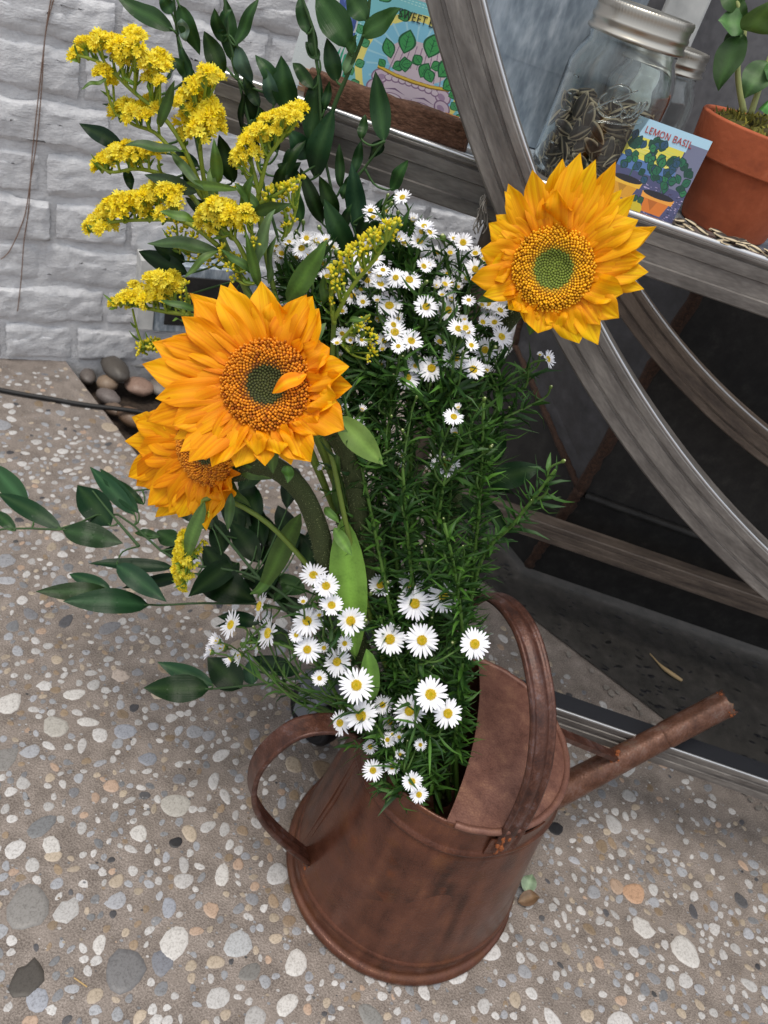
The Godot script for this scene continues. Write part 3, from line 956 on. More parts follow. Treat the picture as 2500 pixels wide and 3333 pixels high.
		var key := Vector2i(int(floor(p.x / 0.04)), int(floor(p.y / 0.04)))
		var ok := true
		for dx in [-1, 0, 1]:
			for dy in [-1, 0, 1]:
				for o in cells.get(key + Vector2i(dx, dy), []):
					if (placed[o][0] as Vector2).distance_to(p) < (placed[o][1] + r) * 0.86: ok = false
		if not ok: continue
		if not cells.has(key): cells[key] = []
		cells[key].append(placed.size())
		placed.append([p, r])
		if placed.size() >= 9500: break
	var order := range(placed.size())
	var shows := PackedFloat32Array()
	for q in placed:
		var at := Vector3(q[0].x, 0, q[0].y)
		var seen: bool = q[0].x > -0.62 + 0.25 * (q[0].y + 0.2) and q[0].x < 0.62 and q[0].y < -0.12
		shows.append(q[1] / at.distance_to(Vector3(0, 0.85, 0)) * (1.0 if seen else 0.3) + (1.0 if q.size() > 2 else 0.0))
	order.sort_custom(func(x, y): return shows[x] > shows[y])
	var forms: Array[Mb] = []
	for k in 24: forms.append(pebble_form(10 + k % 4, rr(0.04, 0.09)))
	var meshes: Array[Mesh] = []
	for k in 72:
		var f := Mb.new()
		f.put(forms[k % 24], Transform3D(), stone_colour())
		meshes.append(f.mesh())
	var rest := Mb.new()
	for k in order.size():
		var q: Array = placed[order[k]]
		var t := Transform3D(Basis(Vector3.UP, rr(0, TAU)) * Basis.from_scale(Vector3(q[1], q[1], q[1])), Vector3(q[0].x, 0.0002, q[0].y))
		if q.size() > 2:
			var own := Mb.new()
			own.put(forms[rng.randi() % 24], Transform3D(), lin(q[2]))
			part("pebble", own.mesh(), M.stone, floor_node, t)
		elif k < 300: part("pebble", meshes[rng.randi() % 72], M.stone, floor_node, t)
		else: rest.put(forms[rng.randi() % 24], t, stone_colour())
	for k in 9000:
		var p := Vector2(rr(-0.95, 0.9), -0.03 - 1.2 * pow(rng.randf(), 1.2))
		if in_strip(p) or ((p - JOINT).dot(back) > -0.06 and (p - JOINT).dot(JOINT_DIR) > -0.28) or (Vector3(p.x, 0, p.y) - WALL_AT).dot(WALL_OUT) < 0.02: continue
		var r := rr(0.0008, 0.0022)
		var f := rest.v.size()
		var tone := stone_colour() * rr(0.6, 1.0)
		var a0 := rr(0, TAU)
		for j in 5: rest.vert(Vector3(p.x + cos(a0 + j * TAU / 5) * r, 0.0005, p.y + sin(a0 + j * TAU / 5) * r * 0.7), Vector2.ZERO, tone)
		for j in 3: rest.tri(f, f + j + 1, f + j + 2)
	tag(part("small_pebbles", rest.mesh(), M.stone, floor_node), "", "", "", "stuff")
	# black chips of the slab and pale ones along the joint
	var chips := Mb.new()
	for k in 420:
		var p := JOINT + JOINT_DIR * rr(-0.25, 0.6) + back * (0.01 + 0.45 * pow(rng.randf(), 1.2))
		var r := rr(0.0018, 0.0055)
		chips.put(forms[rng.randi() % 24], Transform3D(Basis(Vector3.UP, rr(-0.6, 0.6)) * Basis.from_scale(Vector3(r * 1.3, r * 0.5, r * 0.8)), Vector3(p.x, 0.0042, p.y)), lin("26262a") * rr(0.6, 1.2))
	for k in 60:
		var p := JOINT + JOINT_DIR * rr(-0.24, 0.5) - back * rr(0.008, 0.03)
		var r := rr(0.002, 0.007)
		chips.put(forms[rng.randi() % 24], Transform3D(Basis(Vector3.UP, rr(0, TAU)) * Basis.from_scale(Vector3(r, r * 0.4, r)), Vector3(p.x, 0.0042, p.y)), lin("9c9690") * rr(0.6, 1.1))
	var cn := structure("slab_chips", chips.mesh(), M.stone, "black stone chips in the grey slab")
	cn.set_meta("kind", "stuff")

func make_wall() -> void:
	rng.seed = 21
	var wall := thing("brick_wall", "whitewashed brick wall with thick flaking paint", "wall", WALL_AT)
	wall.basis = Basis(WALL_DIR, Vector3.UP, WALL_OUT)
	# body and joints: a lumpy sheet of painted mortar in front of the wall's body
	var b := Mb.new()
	b.box(Vector3(-1.2, -0.1, -0.24), Vector3(2.4, 1.9, -0.012))
	part("wall_body", b.mesh(false), M.paint, wall)
	var nz := FastNoiseLite.new()
	nz.frequency = 9.0
	nz.fractal_octaves = 4
	nz.seed = 4
	var fine := FastNoiseLite.new()
	fine.frequency = 45.0
	fine.fractal_octaves = 3
	var flake := FastNoiseLite.new()
	flake.noise_type = FastNoiseLite.TYPE_CELLULAR
	flake.frequency = 40.0
	flake.fractal_octaves = 2
	var s := Mb.new()
	var cols := 200
	var rows := 110
	for r in rows:
		for k in cols:
			var x := -0.6 + 2.2 * k / (cols - 1)
			var y := -0.08 + 1.2 * r / (rows - 1)
			s.vert(Vector3(x, y, -0.006 + 0.003 * nz.get_noise_2d(x * 2, y * 2) + 0.002 * fine.get_noise_2d(x, y)))
	s.grid(0, rows, cols, false, true)
	part("mortar", s.mesh(), M.paint, wall)
	var count := 0
	for row in 15:
		var y0 := row * 0.0768
		var x := -0.62 + (0.1 if row % 2 else 0.0)
		var header := row % 3 == 0
		while x < 1.45:
			var l: float = (0.112 if header else 0.222) + rr(-0.006, 0.006)
			if row % 3 != 0: header = false
			var h := 0.066 + rr(-0.002, 0.002)
			count += 1
			var m := Mb.new()
			var nx := 26 if l > 0.15 else 15
			var ny := 12
			var ph := Vector3(count * 3.7, count * 1.3, 0)
			var tilt := rr(-0.004, 0.004)
			for j in ny + 1:
				for k in nx + 1:
					var a := float(k) / nx * 2.0 - 1.0
					var c := float(j) / ny * 2.0 - 1.0
					var px := a * l / 2
					var py := c * h / 2
					var ex := (1.0 - absf(a)) * l / 2
					var ey := (1.0 - absf(c)) * h / 2
					var edge := minf(ex + 0.0034, ey + 0.0004)
					var z := 0.0085 * (1.0 - exp(-edge / 0.0042)) - 0.0102
					z += nz.get_noise_3d(px * 3 + ph.x, py * 3 + ph.y, 0) * 0.004 * minf(1.0, edge / 0.008) + fine.get_noise_3d(px * 1.0 + ph.x, py * 1.6, 3) * 0.0026 + flake.get_noise_3d(px + ph.x, py * 1.5, 1) * 0.002 + tilt * a
					var wx := x + px
					px += nz.get_noise_3d(ph.y, py * 4, a) * 0.005
					py += nz.get_noise_3d(wx * 0.9, y0 * 8.0 + c * 0.5, 5) * 0.011 + fine.get_noise_3d(wx * 0.7, ph.x, c) * 0.003
					m.vert(Vector3(px, py, z))
			m.grid(0, ny + 1, nx + 1, false, true)
			part("brick", m.mesh(), M.paint, wall, Transform3D(Basis(), Vector3(x + l / 2, y0 + 0.0384, 0.004 + rr(-0.003, 0.003))))
			x += l + 0.011

# ---------------------------------------------------------------- shelf
func bar(from: Vector3, to: Vector3, outline: PackedVector2Array, up := Vector3.UP) -> Mb:
	var b := Mb.new()
	var n := 2
	var path := PackedVector3Array()
	for k in n: path.append(from.lerp(to, float(k) / (n - 1)))
	b.sweep(path, outline, PackedVector3Array([up]))
	return b

# a ribbed bar: w across (the face), d deep; the face looks along +x of the outline
func ribbed(w: float, d: float) -> PackedVector2Array:
	var o := PackedVector2Array([Vector2(-d, -w / 2), Vector2(-0.0015, -w / 2), Vector2(0, -w / 2 + 0.0015)])
	for g in [-0.2, 0.24]:
		o.append_array(PackedVector2Array([Vector2(0, (g - 0.045) * w), Vector2(-0.0017, (g - 0.03) * w), Vector2(-0.0017, (g + 0.03) * w), Vector2(0, (g + 0.045) * w)]))
	o.append_array(PackedVector2Array([Vector2(0, w / 2 - 0.0025), Vector2(-0.0025, w / 2), Vector2(-d, w / 2)]))
	return o

func arc_path(z: float, r: float, a0: float, a1: float, n: int) -> Array:
	var p := PackedVector3Array()
	var u := PackedVector3Array()
	for k in n:
		var a := deg_to_rad(lerpf(a0, a1, float(k) / (n - 1)))
		p.append(Vector3(0.748 + r * cos(a), 1.364 + r * sin(a), z))
		u.append(Vector3(-cos(a), -sin(a), 0))
	return [p, u]

func caster(parent: Node3D, at: Vector3, axle: Vector3, steel := "caster_grey") -> void:
	var o := at - parent.position
	var bs := Basis()
	var y := axle.normalized()
	var x := y.cross(Vector3.UP).normalized()
	bs = Basis(x, y, x.cross(y))
	var w := Mb.new()
	w.lathe(PackedVector2Array([Vector2(0.026, -0.011), Vector2(0.036, -0.011), Vector2(0.04, -0.007), Vector2(0.04, 0.007), Vector2(0.036, 0.011), Vector2(0.0325, 0.0112), Vector2(0.0315, 0.0095), Vector2(0.0305, 0.0112), Vector2(0.026, 0.011)]), 36, Vector3.ZERO, Color.WHITE, PackedColorArray(), bs)
	var wheel := part("wheel", w.mesh(), M.rubber, parent, Transform3D(Basis(), o + Vector3(0, 0.04, 0)))
	var h := Mb.new()
	h.lathe(PackedVector2Array([Vector2(0.0, -0.011), Vector2(0.0262, -0.009), Vector2(0.0262, 0.009), Vector2(0.02, 0.0125), Vector2(0.008, 0.0125), Vector2(0.0075, 0.017), Vector2(0.0, 0.0172)]), 30, Vector3.ZERO, Color.WHITE, PackedColorArray(), bs)
	part("hub", h.mesh(), M[steel], wheel)
	var f := Mb.new()
	for s in [-1.0, 1.0]:
		f.box(Vector3(-0.016, 0.035, s * 0.017 - 0.0015), Vector3(0.02, 0.095, s * 0.017 + 0.0015), 0.001, Color.WHITE, Transform3D(Basis(x, Vector3.UP, y), o))
	f.box(Vector3(-0.025, 0.095, -0.025), Vector3(0.025, 0.1, 0.025), 0.001, Color.WHITE, Transform3D(Basis(x, Vector3.UP, y), o))
	f.lathe(PackedVector2Array([Vector2(0.012, 0.1), Vector2(0.012, 0.148)]), 16, o)
	part("fork", f.mesh(false), M[steel], parent)

func make_shelf() -> void:
	var sh := thing("hoop_shelf", "worn metal shelf on casters carried by two large grooved hoops", "shelf", Vector3(0.3, 0, -0.8))
	var rail := PackedVector2Array([Vector2(-0.028, -0.041), Vector2(-0.0012, -0.041), Vector2(0, -0.0398), Vector2(0, -0.031), Vector2(-0.0018, -0.0302), Vector2(-0.0018, -0.018), Vector2(-0.0004, -0.0172), Vector2(-0.0004, -0.0085), Vector2(-0.0018, -0.0078), Vector2(0, -0.005), Vector2(0, -0.0035), Vector2(-0.0025, -0.001), Vector2(-0.028, -0.001)])
	world_part("upper_front_rail", bar(Vector3(-0.226, 0.708, -0.641), Vector3(1.3, 0.708, -0.641), rail), M.bar, sh, false)
	var lip := Mb.new()
	lip.tube(PackedVector3Array([Vector3(-0.226, 0.7068, -0.643), Vector3(1.3, 0.7068, -0.643)]), PackedFloat32Array([0.0024]), 8)
	world_part("rail_lip", lip, M.bar_lip, sh)
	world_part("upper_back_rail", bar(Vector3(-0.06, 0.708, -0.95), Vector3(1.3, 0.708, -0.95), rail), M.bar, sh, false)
	var deck := Mb.new()
	deck.box(Vector3(-0.205, 0.7, -0.86), Vector3(1.3, 0.704, -0.66), 0.001)
	world_part("deck", deck, M.galvanised, sh, false)
	var low := PackedVector2Array([Vector2(-0.03, -0.033), Vector2(-0.0012, -0.033), Vector2(0, -0.0318), Vector2(0, -0.022), Vector2(-0.0016, -0.0214), Vector2(-0.0016, -0.017), Vector2(0, -0.0164), Vector2(0, -0.011), Vector2(-0.0014, -0.0104), Vector2(-0.0014, -0.007), Vector2(0, -0.0064), Vector2(0, -0.0015), Vector2(-0.001, 0), Vector2(-0.0035, 0), Vector2(-0.0045, -0.004), Vector2(-0.03, -0.004)])
	world_part("lower_front_rail", bar(Vector3(-0.03, 0.18, -0.641), Vector3(1.3, 0.18, -0.641), low), M.bar, sh, false)
	var groove := Mb.new()
	groove.box(Vector3(-0.03, 0.1762, -0.6705), Vector3(1.3, 0.1778, -0.6458), 0.0005)
	world_part("rubber_inlay", groove, M.bar_black, sh, false)
	var lip2 := Mb.new()
	lip2.tube(PackedVector3Array([Vector3(-0.03, 0.179, -0.6432), Vector3(1.3, 0.179, -0.6432)]), PackedFloat32Array([0.0017]), 8)
	world_part("rail_lip", lip2, M.bar_lip, sh)
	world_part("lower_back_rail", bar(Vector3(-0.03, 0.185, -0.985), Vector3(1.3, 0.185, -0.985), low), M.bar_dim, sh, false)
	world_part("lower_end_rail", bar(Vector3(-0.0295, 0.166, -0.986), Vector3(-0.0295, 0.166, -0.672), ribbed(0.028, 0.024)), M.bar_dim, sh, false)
	for z in [-0.616, -0.955]:
		var a := arc_path(z, 0.99, 188.0, 292.0, 90)
		var b := Mb.new()
		# the outline's first axis must look along +z: the path runs so that its side is +z
		b.sweep(a[0], ribbed(0.036, 0.024), a[1])
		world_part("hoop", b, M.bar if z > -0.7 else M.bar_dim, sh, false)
		var l := Mb.new()
		var inner := arc_path(z - 0.002, 0.9722, 188.0, 292.0, 90)
		l.tube(inner[0], PackedFloat32Array([0.0016]), 6)
		world_part("hoop_lip", l, M.bar_lip, sh)
	for x in [0.012]:
		for z in [-0.66, -0.97]:
			world_part("post", bar(Vector3(x, 0.178, z), Vector3(x, 0.668, z), ribbed(0.022, 0.02), Vector3(1, 0, 0)), M.bar_dim, sh, false)
	caster(sh, Vector3(0.0, 0, -0.634), Vector3(-0.62, 0.0, 0.78))
	caster(sh, Vector3(1.2, 0, -0.662), Vector3(-0.9, 0.0, 0.3))

# a dark steel trough with rusty welded corners, standing behind the shelf
func panel(p: Array, back: Vector3) -> Mb:
	var b := Mb.new()
	b.face(p)
	var q := []
	for v in p: q.append(v + back)
	q.reverse()
	b.face(q)
	for k in p.size():
		var n := (k + 1) % p.size()
		b.face([p[k], p[k] + back, p[n] + back, p[n]])
	return b

func make_trough() -> void:
	var t := thing("steel_trough", "dark sheet steel trough with rusty welded corners behind the shelf", "planter", Vector3(0.5, 0, -1.2))
	var corner := Vector3(0.274, 0.215, -1.06)
	var top := Vector3(0.296, 0.68, -1.06)
	var far := Vector3(0.12, 0.30, -1.30)
	var far_top := Vector3(0.06, 0.68, -1.32)
	world_part("front_panel", panel([corner, Vector3(1.5, 0.19, -1.06), Vector3(1.5, 0.68, -1.06), top], Vector3(0, 0, -0.004)), M.dark_steel, t, false)
	world_part("side_panel", panel([far, corner, top, far_top], Vector3(0.002, 0, -0.004)), M.grey_steel, t, false)
	world_part("skirt_panel", panel([Vector3(0.262, 0.02, -1.085), Vector3(1.5, 0.02, -1.085), Vector3(1.5, 0.19, -1.062), corner + Vector3(0, -0.001, -0.002)], Vector3(0, 0, -0.004)), M.dark_steel, t, false)
	world_part("side_skirt", panel([Vector3(0.05, 0.02, -1.34), Vector3(0.262, 0.02, -1.085), corner + Vector3(0, -0.002, -0.003), far + Vector3(0, -0.002, -0.003)], Vector3(0.002, 0, -0.004)), M.dark_steel, t, false)
	var strips := [[corner, top, 0.009], [corner, far, 0.006], [corner, Vector3(0.263, 0.03, -1.083), 0.009], [far, far_top, 0.006]]
	for s in strips:
		var w := Mb.new()
		var path := PackedVector3Array()
		var rad := PackedFloat32Array()
		rng.seed = 40
		for k in 30:
			path.append((s[0] as Vector3).lerp(s[1], k / 29.0) + rv(0.0012))
			rad.append(s[2] * rr(0.75, 1.2))
		w.tube(path, rad, 9)
		world_part("weld_seam", w, M.seam_rust, t)
	var bead := Mb.new()
	bead.tube(PackedVector3Array([corner + Vector3(0.01, -0.004, 0.004), Vector3(1.5, 0.19, -1.056)]), PackedFloat32Array([0.006]), 8)
	world_part("lower_lip", bead, M.dark_steel, t)

# ---------------------------------------------------------------- things on the shelf
func fill(im: Image, pts: Array, col: Color) -> void:
	var w := im.get_width()
	var h := im.get_height()
	var lo := 1e9
	var hi := -1e9
	for p in pts:
		lo = minf(lo, p.y)
		hi = maxf(hi, p.y)
	for y in range(maxi(0, int(lo * h)), mini(h, int(hi * h) + 1)):
		var fy := (y + 0.5) / h
		var xs := []
		for k in pts.size():
			var a: Vector2 = pts[k]
			var b: Vector2 = pts[(k + 1) % pts.size()]
			if (a.y <= fy) != (b.y <= fy): xs.append(a.x + (b.x - a.x) * (fy - a.y) / (b.y - a.y))
		xs.sort()
		for k in range(0, xs.size() - 1, 2):
			var x0 := clampi(int(xs[k] * w + 0.5), 0, w)
			var x1 := clampi(int(xs[k + 1] * w + 0.5), 0, w)
			if x1 > x0: im.fill_rect(Rect2i(x0, y, x1 - x0, 1), col)

func oval(c: Vector2, rx: float, ry: float, turn := 0.0, n := 28, a0 := 0.0, a1 := TAU) -> Array:
	var out := []
	for k in n:
		var a := lerpf(a0, a1, float(k) / n)
		out.append(c + Vector2(cos(a) * rx, sin(a) * ry).rotated(turn))
	return out

func leaf_shape(c: Vector2, l: float, w: float, turn: float) -> Array:
	var out := []
	for k in 10: out.append(c + Vector2(sin(PI * k / 9.0) * w, -l * k / 9.0).rotated(turn))
	for k in 10: out.append(c + Vector2(-sin(PI * (9 - k) / 9.0) * w, -l * (9 - k) / 9.0).rotated(turn))
	return out

func drawn_leaf(im: Image, c: Vector2, l: float, w: float, turn: float, dark: Color, light: Color) -> void:
	fill(im, leaf_shape(c, l, w, turn), dark)
	fill(im, leaf_shape(c + Vector2(0, -l * 0.06).rotated(turn), l * 0.86, w * 0.78, turn), light)
	fill(im, [c, c + Vector2(w * 0.07, -l * 0.5).rotated(turn), c + Vector2(0, -l * 0.9).rotated(turn), c + Vector2(-w * 0.07, -l * 0.5).rotated(turn)], dark)
	for k in 3:
		for s in [-1.0, 1.0]:
			var p := c + Vector2(0, -l * (0.25 + 0.2 * k)).rotated(turn)
			var q := p + Vector2(s * w * 0.6, -l * 0.16).rotated(turn)
			fill(im, [p, q, p + Vector2(0, -l * 0.03).rotated(turn)], dark)

# a printed card: front with the print, white back and edges. lower-left corner, the two edges of its face
func card(called: String, label: String, im: Image, at: Vector3, right: Vector3, up: Vector3) -> Node3D:
	var t := thing(called, label, "seed packet", at, "illustrated seed packets on the shelf")
	var n := right.cross(up).normalized()
	var b := Mb.new()
	var c := [Vector3.ZERO, up, right + up, right]
	b.face(c, Color.WHITE, [Vector2(0, 1), Vector2(0, 0), Vector2(1, 0), Vector2(1, 1)])
	var m := StandardMaterial3D.new()
	m.resource_name = called + "_print"
	m.roughness = 0.6
	m.albedo_texture = ImageTexture.create_from_image(im)
	part("printed_front", b.mesh(false), m, t)
	var s := Mb.new()
	var q := []
	for p in c: q.append(p - n * 0.0012)
	q.reverse()
	s.face(q, lin("e4e4e0"))
	for k in 4: s.face([c[k], c[k] - n * 0.0012, c[(k + 1) % 4] - n * 0.0012, c[(k + 1) % 4]], lin("e4e4e0"))
	part("paper", s.mesh(false), M.plain, t)
	return t

func lettering(t: Node3D, text: String, size: float, at: Vector3, right: Vector3, up: Vector3, m: Material) -> void:
	var f := SystemFont.new()
	f.font_names = PackedStringArray(["Droid Sans"])
	var tm := TextMesh.new()
	tm.text = text
	tm.font = f
	tm.font_size = 32
	tm.pixel_size = size / 32.0
	tm.depth = 0.0004
	tm.curve_step = 1.0
	var x := right.normalized()
	var n := x.cross(up).normalized()
	part("lettering", tm, m, t, Transform3D(Basis(x, n.cross(x), n), at + n * 0.0004))

func sweet_basil_print() -> Image:
	var im := Image.create(340, 480, false, Image.FORMAT_RGB8)
	im.fill(Color("7fc7cf"))
	# pale greek-key border and a yellow arch
	for k in 34:
		im.fill_rect(Rect2i(6 + k * 10, 8, 6, 3), Color("b9e3e0"))
		im.fill_rect(Rect2i(6 + k * 10, 18, 6, 3), Color("b9e3e0"))
		im.fill_rect(Rect2i(6, 8 + k * 14, 3, 8), Color("b9e3e0"))
		im.fill_rect(Rect2i(331, 8 + k * 14, 3, 8), Color("b9e3e0"))
	fill(im, oval(Vector2(0.52, 0.56), 0.47, 0.47), Color("efe37e"))
	fill(im, oval(Vector2(0.52, 0.57), 0.405, 0.42), Color("86c9e4"))
	for k in 22:
		var a := TAU * k / 22.0
		fill(im, [Vector2(0.52, 0.5), Vector2(0.52, 0.5) + Vector2(cos(a), sin(a) * 0.9) * 0.39, Vector2(0.52, 0.5) + Vector2(cos(a + 0.05), sin(a + 0.05) * 0.9) * 0.39], Color("a5d9ea"))
	# vine at the sides
	for k in 9:
		drawn_leaf(im, Vector2(0.06, 0.22 + k * 0.085), 0.09, 0.04, 0.9 if k % 2 else -0.7, Color("1f6b45"), Color("4fa06a"))
		drawn_leaf(im, Vector2(0.97, 0.22 + k * 0.085), 0.09, 0.04, 0.8 if k % 2 else -0.9, Color("1f6b45"), Color("4fa06a"))
	# a carved head as a flower pot
	fill(im, oval(Vector2(0.55, 0.46), 0.26, 0.16), Color("d6c6cf"))
	for k in 9:
		var x := 0.33 + k * 0.055
		fill(im, [Vector2(x, 0.6), Vector2(x + 0.008, 0.6), Vector2(x * 0.8 + 0.115, 0.34), Vector2(x * 0.8 + 0.108, 0.34)], Color("9c7f99"))
	fill(im, oval(Vector2(0.55, 0.86), 0.29, 0.34), Color("d9c9d4"))
	for s in [-1.0, 1.0]:
		for k in 4:
			fill(im, oval(Vector2(0.55 + s * (0.27 + 0.02 * k), 0.66 + k * 0.09), 0.075, 0.06, s * 0.5), Color("8c6f8d"))
			fill(im, oval(Vector2(0.55 + s * (0.27 + 0.02 * k), 0.66 + k * 0.09), 0.063, 0.049, s * 0.5), Color("d3c1d0"))
			fill(im, oval(Vector2(0.55 + s * (0.26 + 0.02 * k), 0.665 + k * 0.09), 0.035, 0.024, s * 0.5), Color("a98fac"))
	for k in 8:
		fill(im, oval(Vector2(0.35 + k * 0.057, 0.655 - 0.012 * sin(PI * k / 7.0)), 0.034, 0.026), Color("8c6f8d"))
		fill(im, oval(Vector2(0.35 + k * 0.057, 0.65 - 0.012 * sin(PI * k / 7.0)), 0.027, 0.02), Color("dccdd8"))
	for s in [-1.0, 1.0]:
		var e := Vector2(0.55 + s * 0.125, 0.80)
		fill(im, oval(e, 0.085, 0.042), Color("9c7f99"))
		fill(im, oval(e, 0.072, 0.034), Color("e3d6df"))
		fill(im, oval(e + Vector2(0, 0.004), 0.072, 0.012), Color("8c6f8d"))
		fill(im, [e + Vector2(-0.1, -0.05), e + Vector2(0, -0.085), e + Vector2(0.1, -0.05), e + Vector2(0, -0.07)], Color("7b5f80"))
	fill(im, [Vector2(0.52, 0.76), Vector2(0.58, 0.76), Vector2(0.6, 0.97), Vector2(0.5, 0.97)], Color("cdbac8"))
	fill(im, [Vector2(0.575, 0.76), Vector2(0.582, 0.76), Vector2(0.605, 0.97), Vector2(0.59, 0.97)], Color("8c6f8d"))
	# gold band of the crown
	fill(im, [Vector2(0.24, 0.575), Vector2(0.4, 0.6), Vector2(0.55, 0.605), Vector2(0.7, 0.6), Vector2(0.86, 0.575), Vector2(0.86, 0.605), Vector2(0.7, 0.632), Vector2(0.55, 0.638), Vector2(0.4, 0.632), Vector2(0.24, 0.605)], Color("8a6a1e"))
	fill(im, [Vector2(0.24, 0.578), Vector2(0.4, 0.603), Vector2(0.55, 0.608), Vector2(0.7, 0.603), Vector2(0.86, 0.578), Vector2(0.86, 0.595), Vector2(0.7, 0.622), Vector2(0.55, 0.627), Vector2(0.4, 0.622), Vector2(0.24, 0.595)], Color("e7c243"))
	for l in [[0.33, 0.5, 0.17, 0.055, -0.5], [0.42, 0.43, 0.2, 0.075, 0.0], [0.36, 0.57, 0.11, 0.045, 0.9], [0.47, 0.57, 0.13, 0.05, -0.3], [0.5, 0.48, 0.1, 0.045, 0.8], [0.62, 0.4, 0.21, 0.08, 0.05], [0.58, 0.47, 0.1, 0.045, -0.9], [0.66, 0.47, 0.1, 0.045, 0.9], [0.6, 0.57, 0.14, 0.055, 0.25], [0.74, 0.52, 0.2, 0.075, 0.45], [0.7, 0.58, 0.12, 0.05, -0.6], [0.8, 0.6, 0.15, 0.06, 0.7], [0.86, 0.64, 0.1, 0.04, 1.0], [0.42, 0.52, 0.1, 0.04, 1.1], [0.3, 0.58, 0.08, 0.035, -0.9], [0.3, 0.18, 0.12, 0.05, 0.9], [0.12, 0.1, 0.14, 0.06, 0.6]]:
		drawn_leaf(im, Vector2(l[0], l[1]), l[2], l[3], l[4], Color("1a5c38"), Color("3f9c55"))
	# a small orange pot in the lower right corner
	fill(im, [Vector2(0.9, 0.8), Vector2(1.0, 0.8), Vector2(1.0, 0.99), Vector2(0.92, 0.99)], Color("cf7a3a"))
	fill(im, [Vector2(0.88, 0.77), Vector2(1.0, 0.77), Vector2(1.0, 0.81), Vector2(0.88, 0.81)], Color("e0904e"))
	return im

func lemon_basil_print() -> Image:
	var im := Image.create(300, 400, false, Image.FORMAT_RGB8)
	rng.seed = 61
	im.fill(Color("4c5075"))
	im.fill_rect(Rect2i(0, 0, 300, 78), Color("a8cde2"))
	im.fill_rect(Rect2i(0, 78, 220, 90), Color("d9cf52"))
	for k in 40: im.fill_rect(Rect2i(int(rr(-20, 200)), int(rr(82, 166)), int(rr(20, 70)), 3), Color("f0e583").lerp(Color("8fae4a"), rng.randf() * 0.7))
	im.fill_rect(Rect2i(0, 168, 300, 50), Color("5577ad"))
	im.fill_rect(Rect2i(225, 40, 75, 200), Color("70758f"))
	for k in 420:
		var c := Color("5c5478").lerp(Color("33334e"), rng.randf()) if rng.randf() < 0.7 else Color("b3a7c9")
		im.fill_rect(Rect2i(int(rr(0, 300)), int(rr(250, 400)), int(rr(3, 11)), int(rr(2, 6))), c)
	for pot in [[0.22, 0.66, 0.2, Color("d59a2d"), Color("e8b83e")], [0.68, 0.72, 0.22, Color("d3772d"), Color("e8a043")]]:
		var x: float = pot[0]
		var y: float = pot[1]
		var w: float = pot[2]
		for k in 34:
			var p := Vector2(x + rr(-0.24, 0.24), y - 0.08 - rng.randf() * 0.36)
			drawn_leaf(im, p, rr(0.08, 0.14), rr(0.04, 0.065), rr(-1.6, 1.6), Color("173a36"), [Color("24664a"), Color("2b4f6e"), Color("1d4a3c"), Color("2f7a4e")][rng.randi() % 4])
		fill(im, [Vector2(x - 0.008, y), Vector2(x + 0.008, y), Vector2(x + 0.004, y - 0.2), Vector2(x - 0.004, y - 0.2)], Color("2c5c3c"))
		fill(im, [Vector2(x - w * 0.82, y + 0.04), Vector2(x + w * 0.82, y + 0.04), Vector2(x + w * 0.6, y + 0.2), Vector2(x - w * 0.6, y + 0.2)], pot[3])
		fill(im, [Vector2(x - w * 0.5, y + 0.06), Vector2(x + w * 0.1, y + 0.06), Vector2(x - w * 0.1, y + 0.17)], (pot[3] as Color).darkened(0.15))
		fill(im, [Vector2(x - w, y - 0.01), Vector2(x + w, y - 0.01), Vector2(x + w * 0.95, y + 0.055), Vector2(x - w * 0.95, y + 0.055)], pot[4])
		fill(im, oval(Vector2(x, y - 0.01), w * 0.95, 0.035), Color("25252e"))
	fill(im, oval(Vector2(0.46, 0.91), 0.1, 0.075, 0.5), Color("c9b52e"))
	drawn_leaf(im, Vector2(0.44, 0.85), 0.09, 0.045, -0.8, Color("173a36"), Color("2a5a3c"))
	drawn_leaf(im, Vector2(0.46, 0.85), 0.09, 0.045, 0.7, Color("173a36"), Color("2a5a3c"))
	return im

func third_print() -> Image:
	var im := Image.create(240, 320, false, Image.FORMAT_RGB8)
	im.fill(Color("c9d0d2"))
	rng.seed = 62
	for k in 700: im.fill_rect(Rect2i(int(rr(0, 240)), int(rr(0, 320)), 4, 2), Color("dfe3e2").lerp(Color("b4bcc0"), rng.randf()))
	for p in [[0.55, 0.1, 0.14, 0.2, 0.3], [0.6, 0.3, 0.1, 0.18, -0.4], [0.5, 0.42, 0.12, 0.1, 0.2], [0.7, 0.48, 0.1, 0.05, -0.5]]:
		fill(im, oval(Vector2(p[0], p[1]), p[2], p[3], p[4]), Color("40569a"))
		fill(im, oval(Vector2(p[0] - 0.02, p[1] - 0.02), p[2] * 0.6, p[3] * 0.7, p[4]), Color("5a72b8"))
	for k in 7: fill(im, [Vector2(0.5 + k * 0.06, 1.0), Vector2(0.54 + k * 0.06, 1.0), Vector2(0.56 + k * 0.05, 0.6 - 0.04 * (k % 3)), Vector2(0.53 + k * 0.05, 0.62)], Color("35a07e"))
	for k in 12: drawn_leaf(im, Vector2(0.85 + 0.1 * sin(k * 1.0), 0.2 + k * 0.07), 0.1, 0.05, -0.6 if k % 2 else 0.8, Color("2b7a4c"), Color("53aa72"))
	fill(im, oval(Vector2(0.62, 0.96), 0.22, 0.06), Color("cf4a63"))
	return im

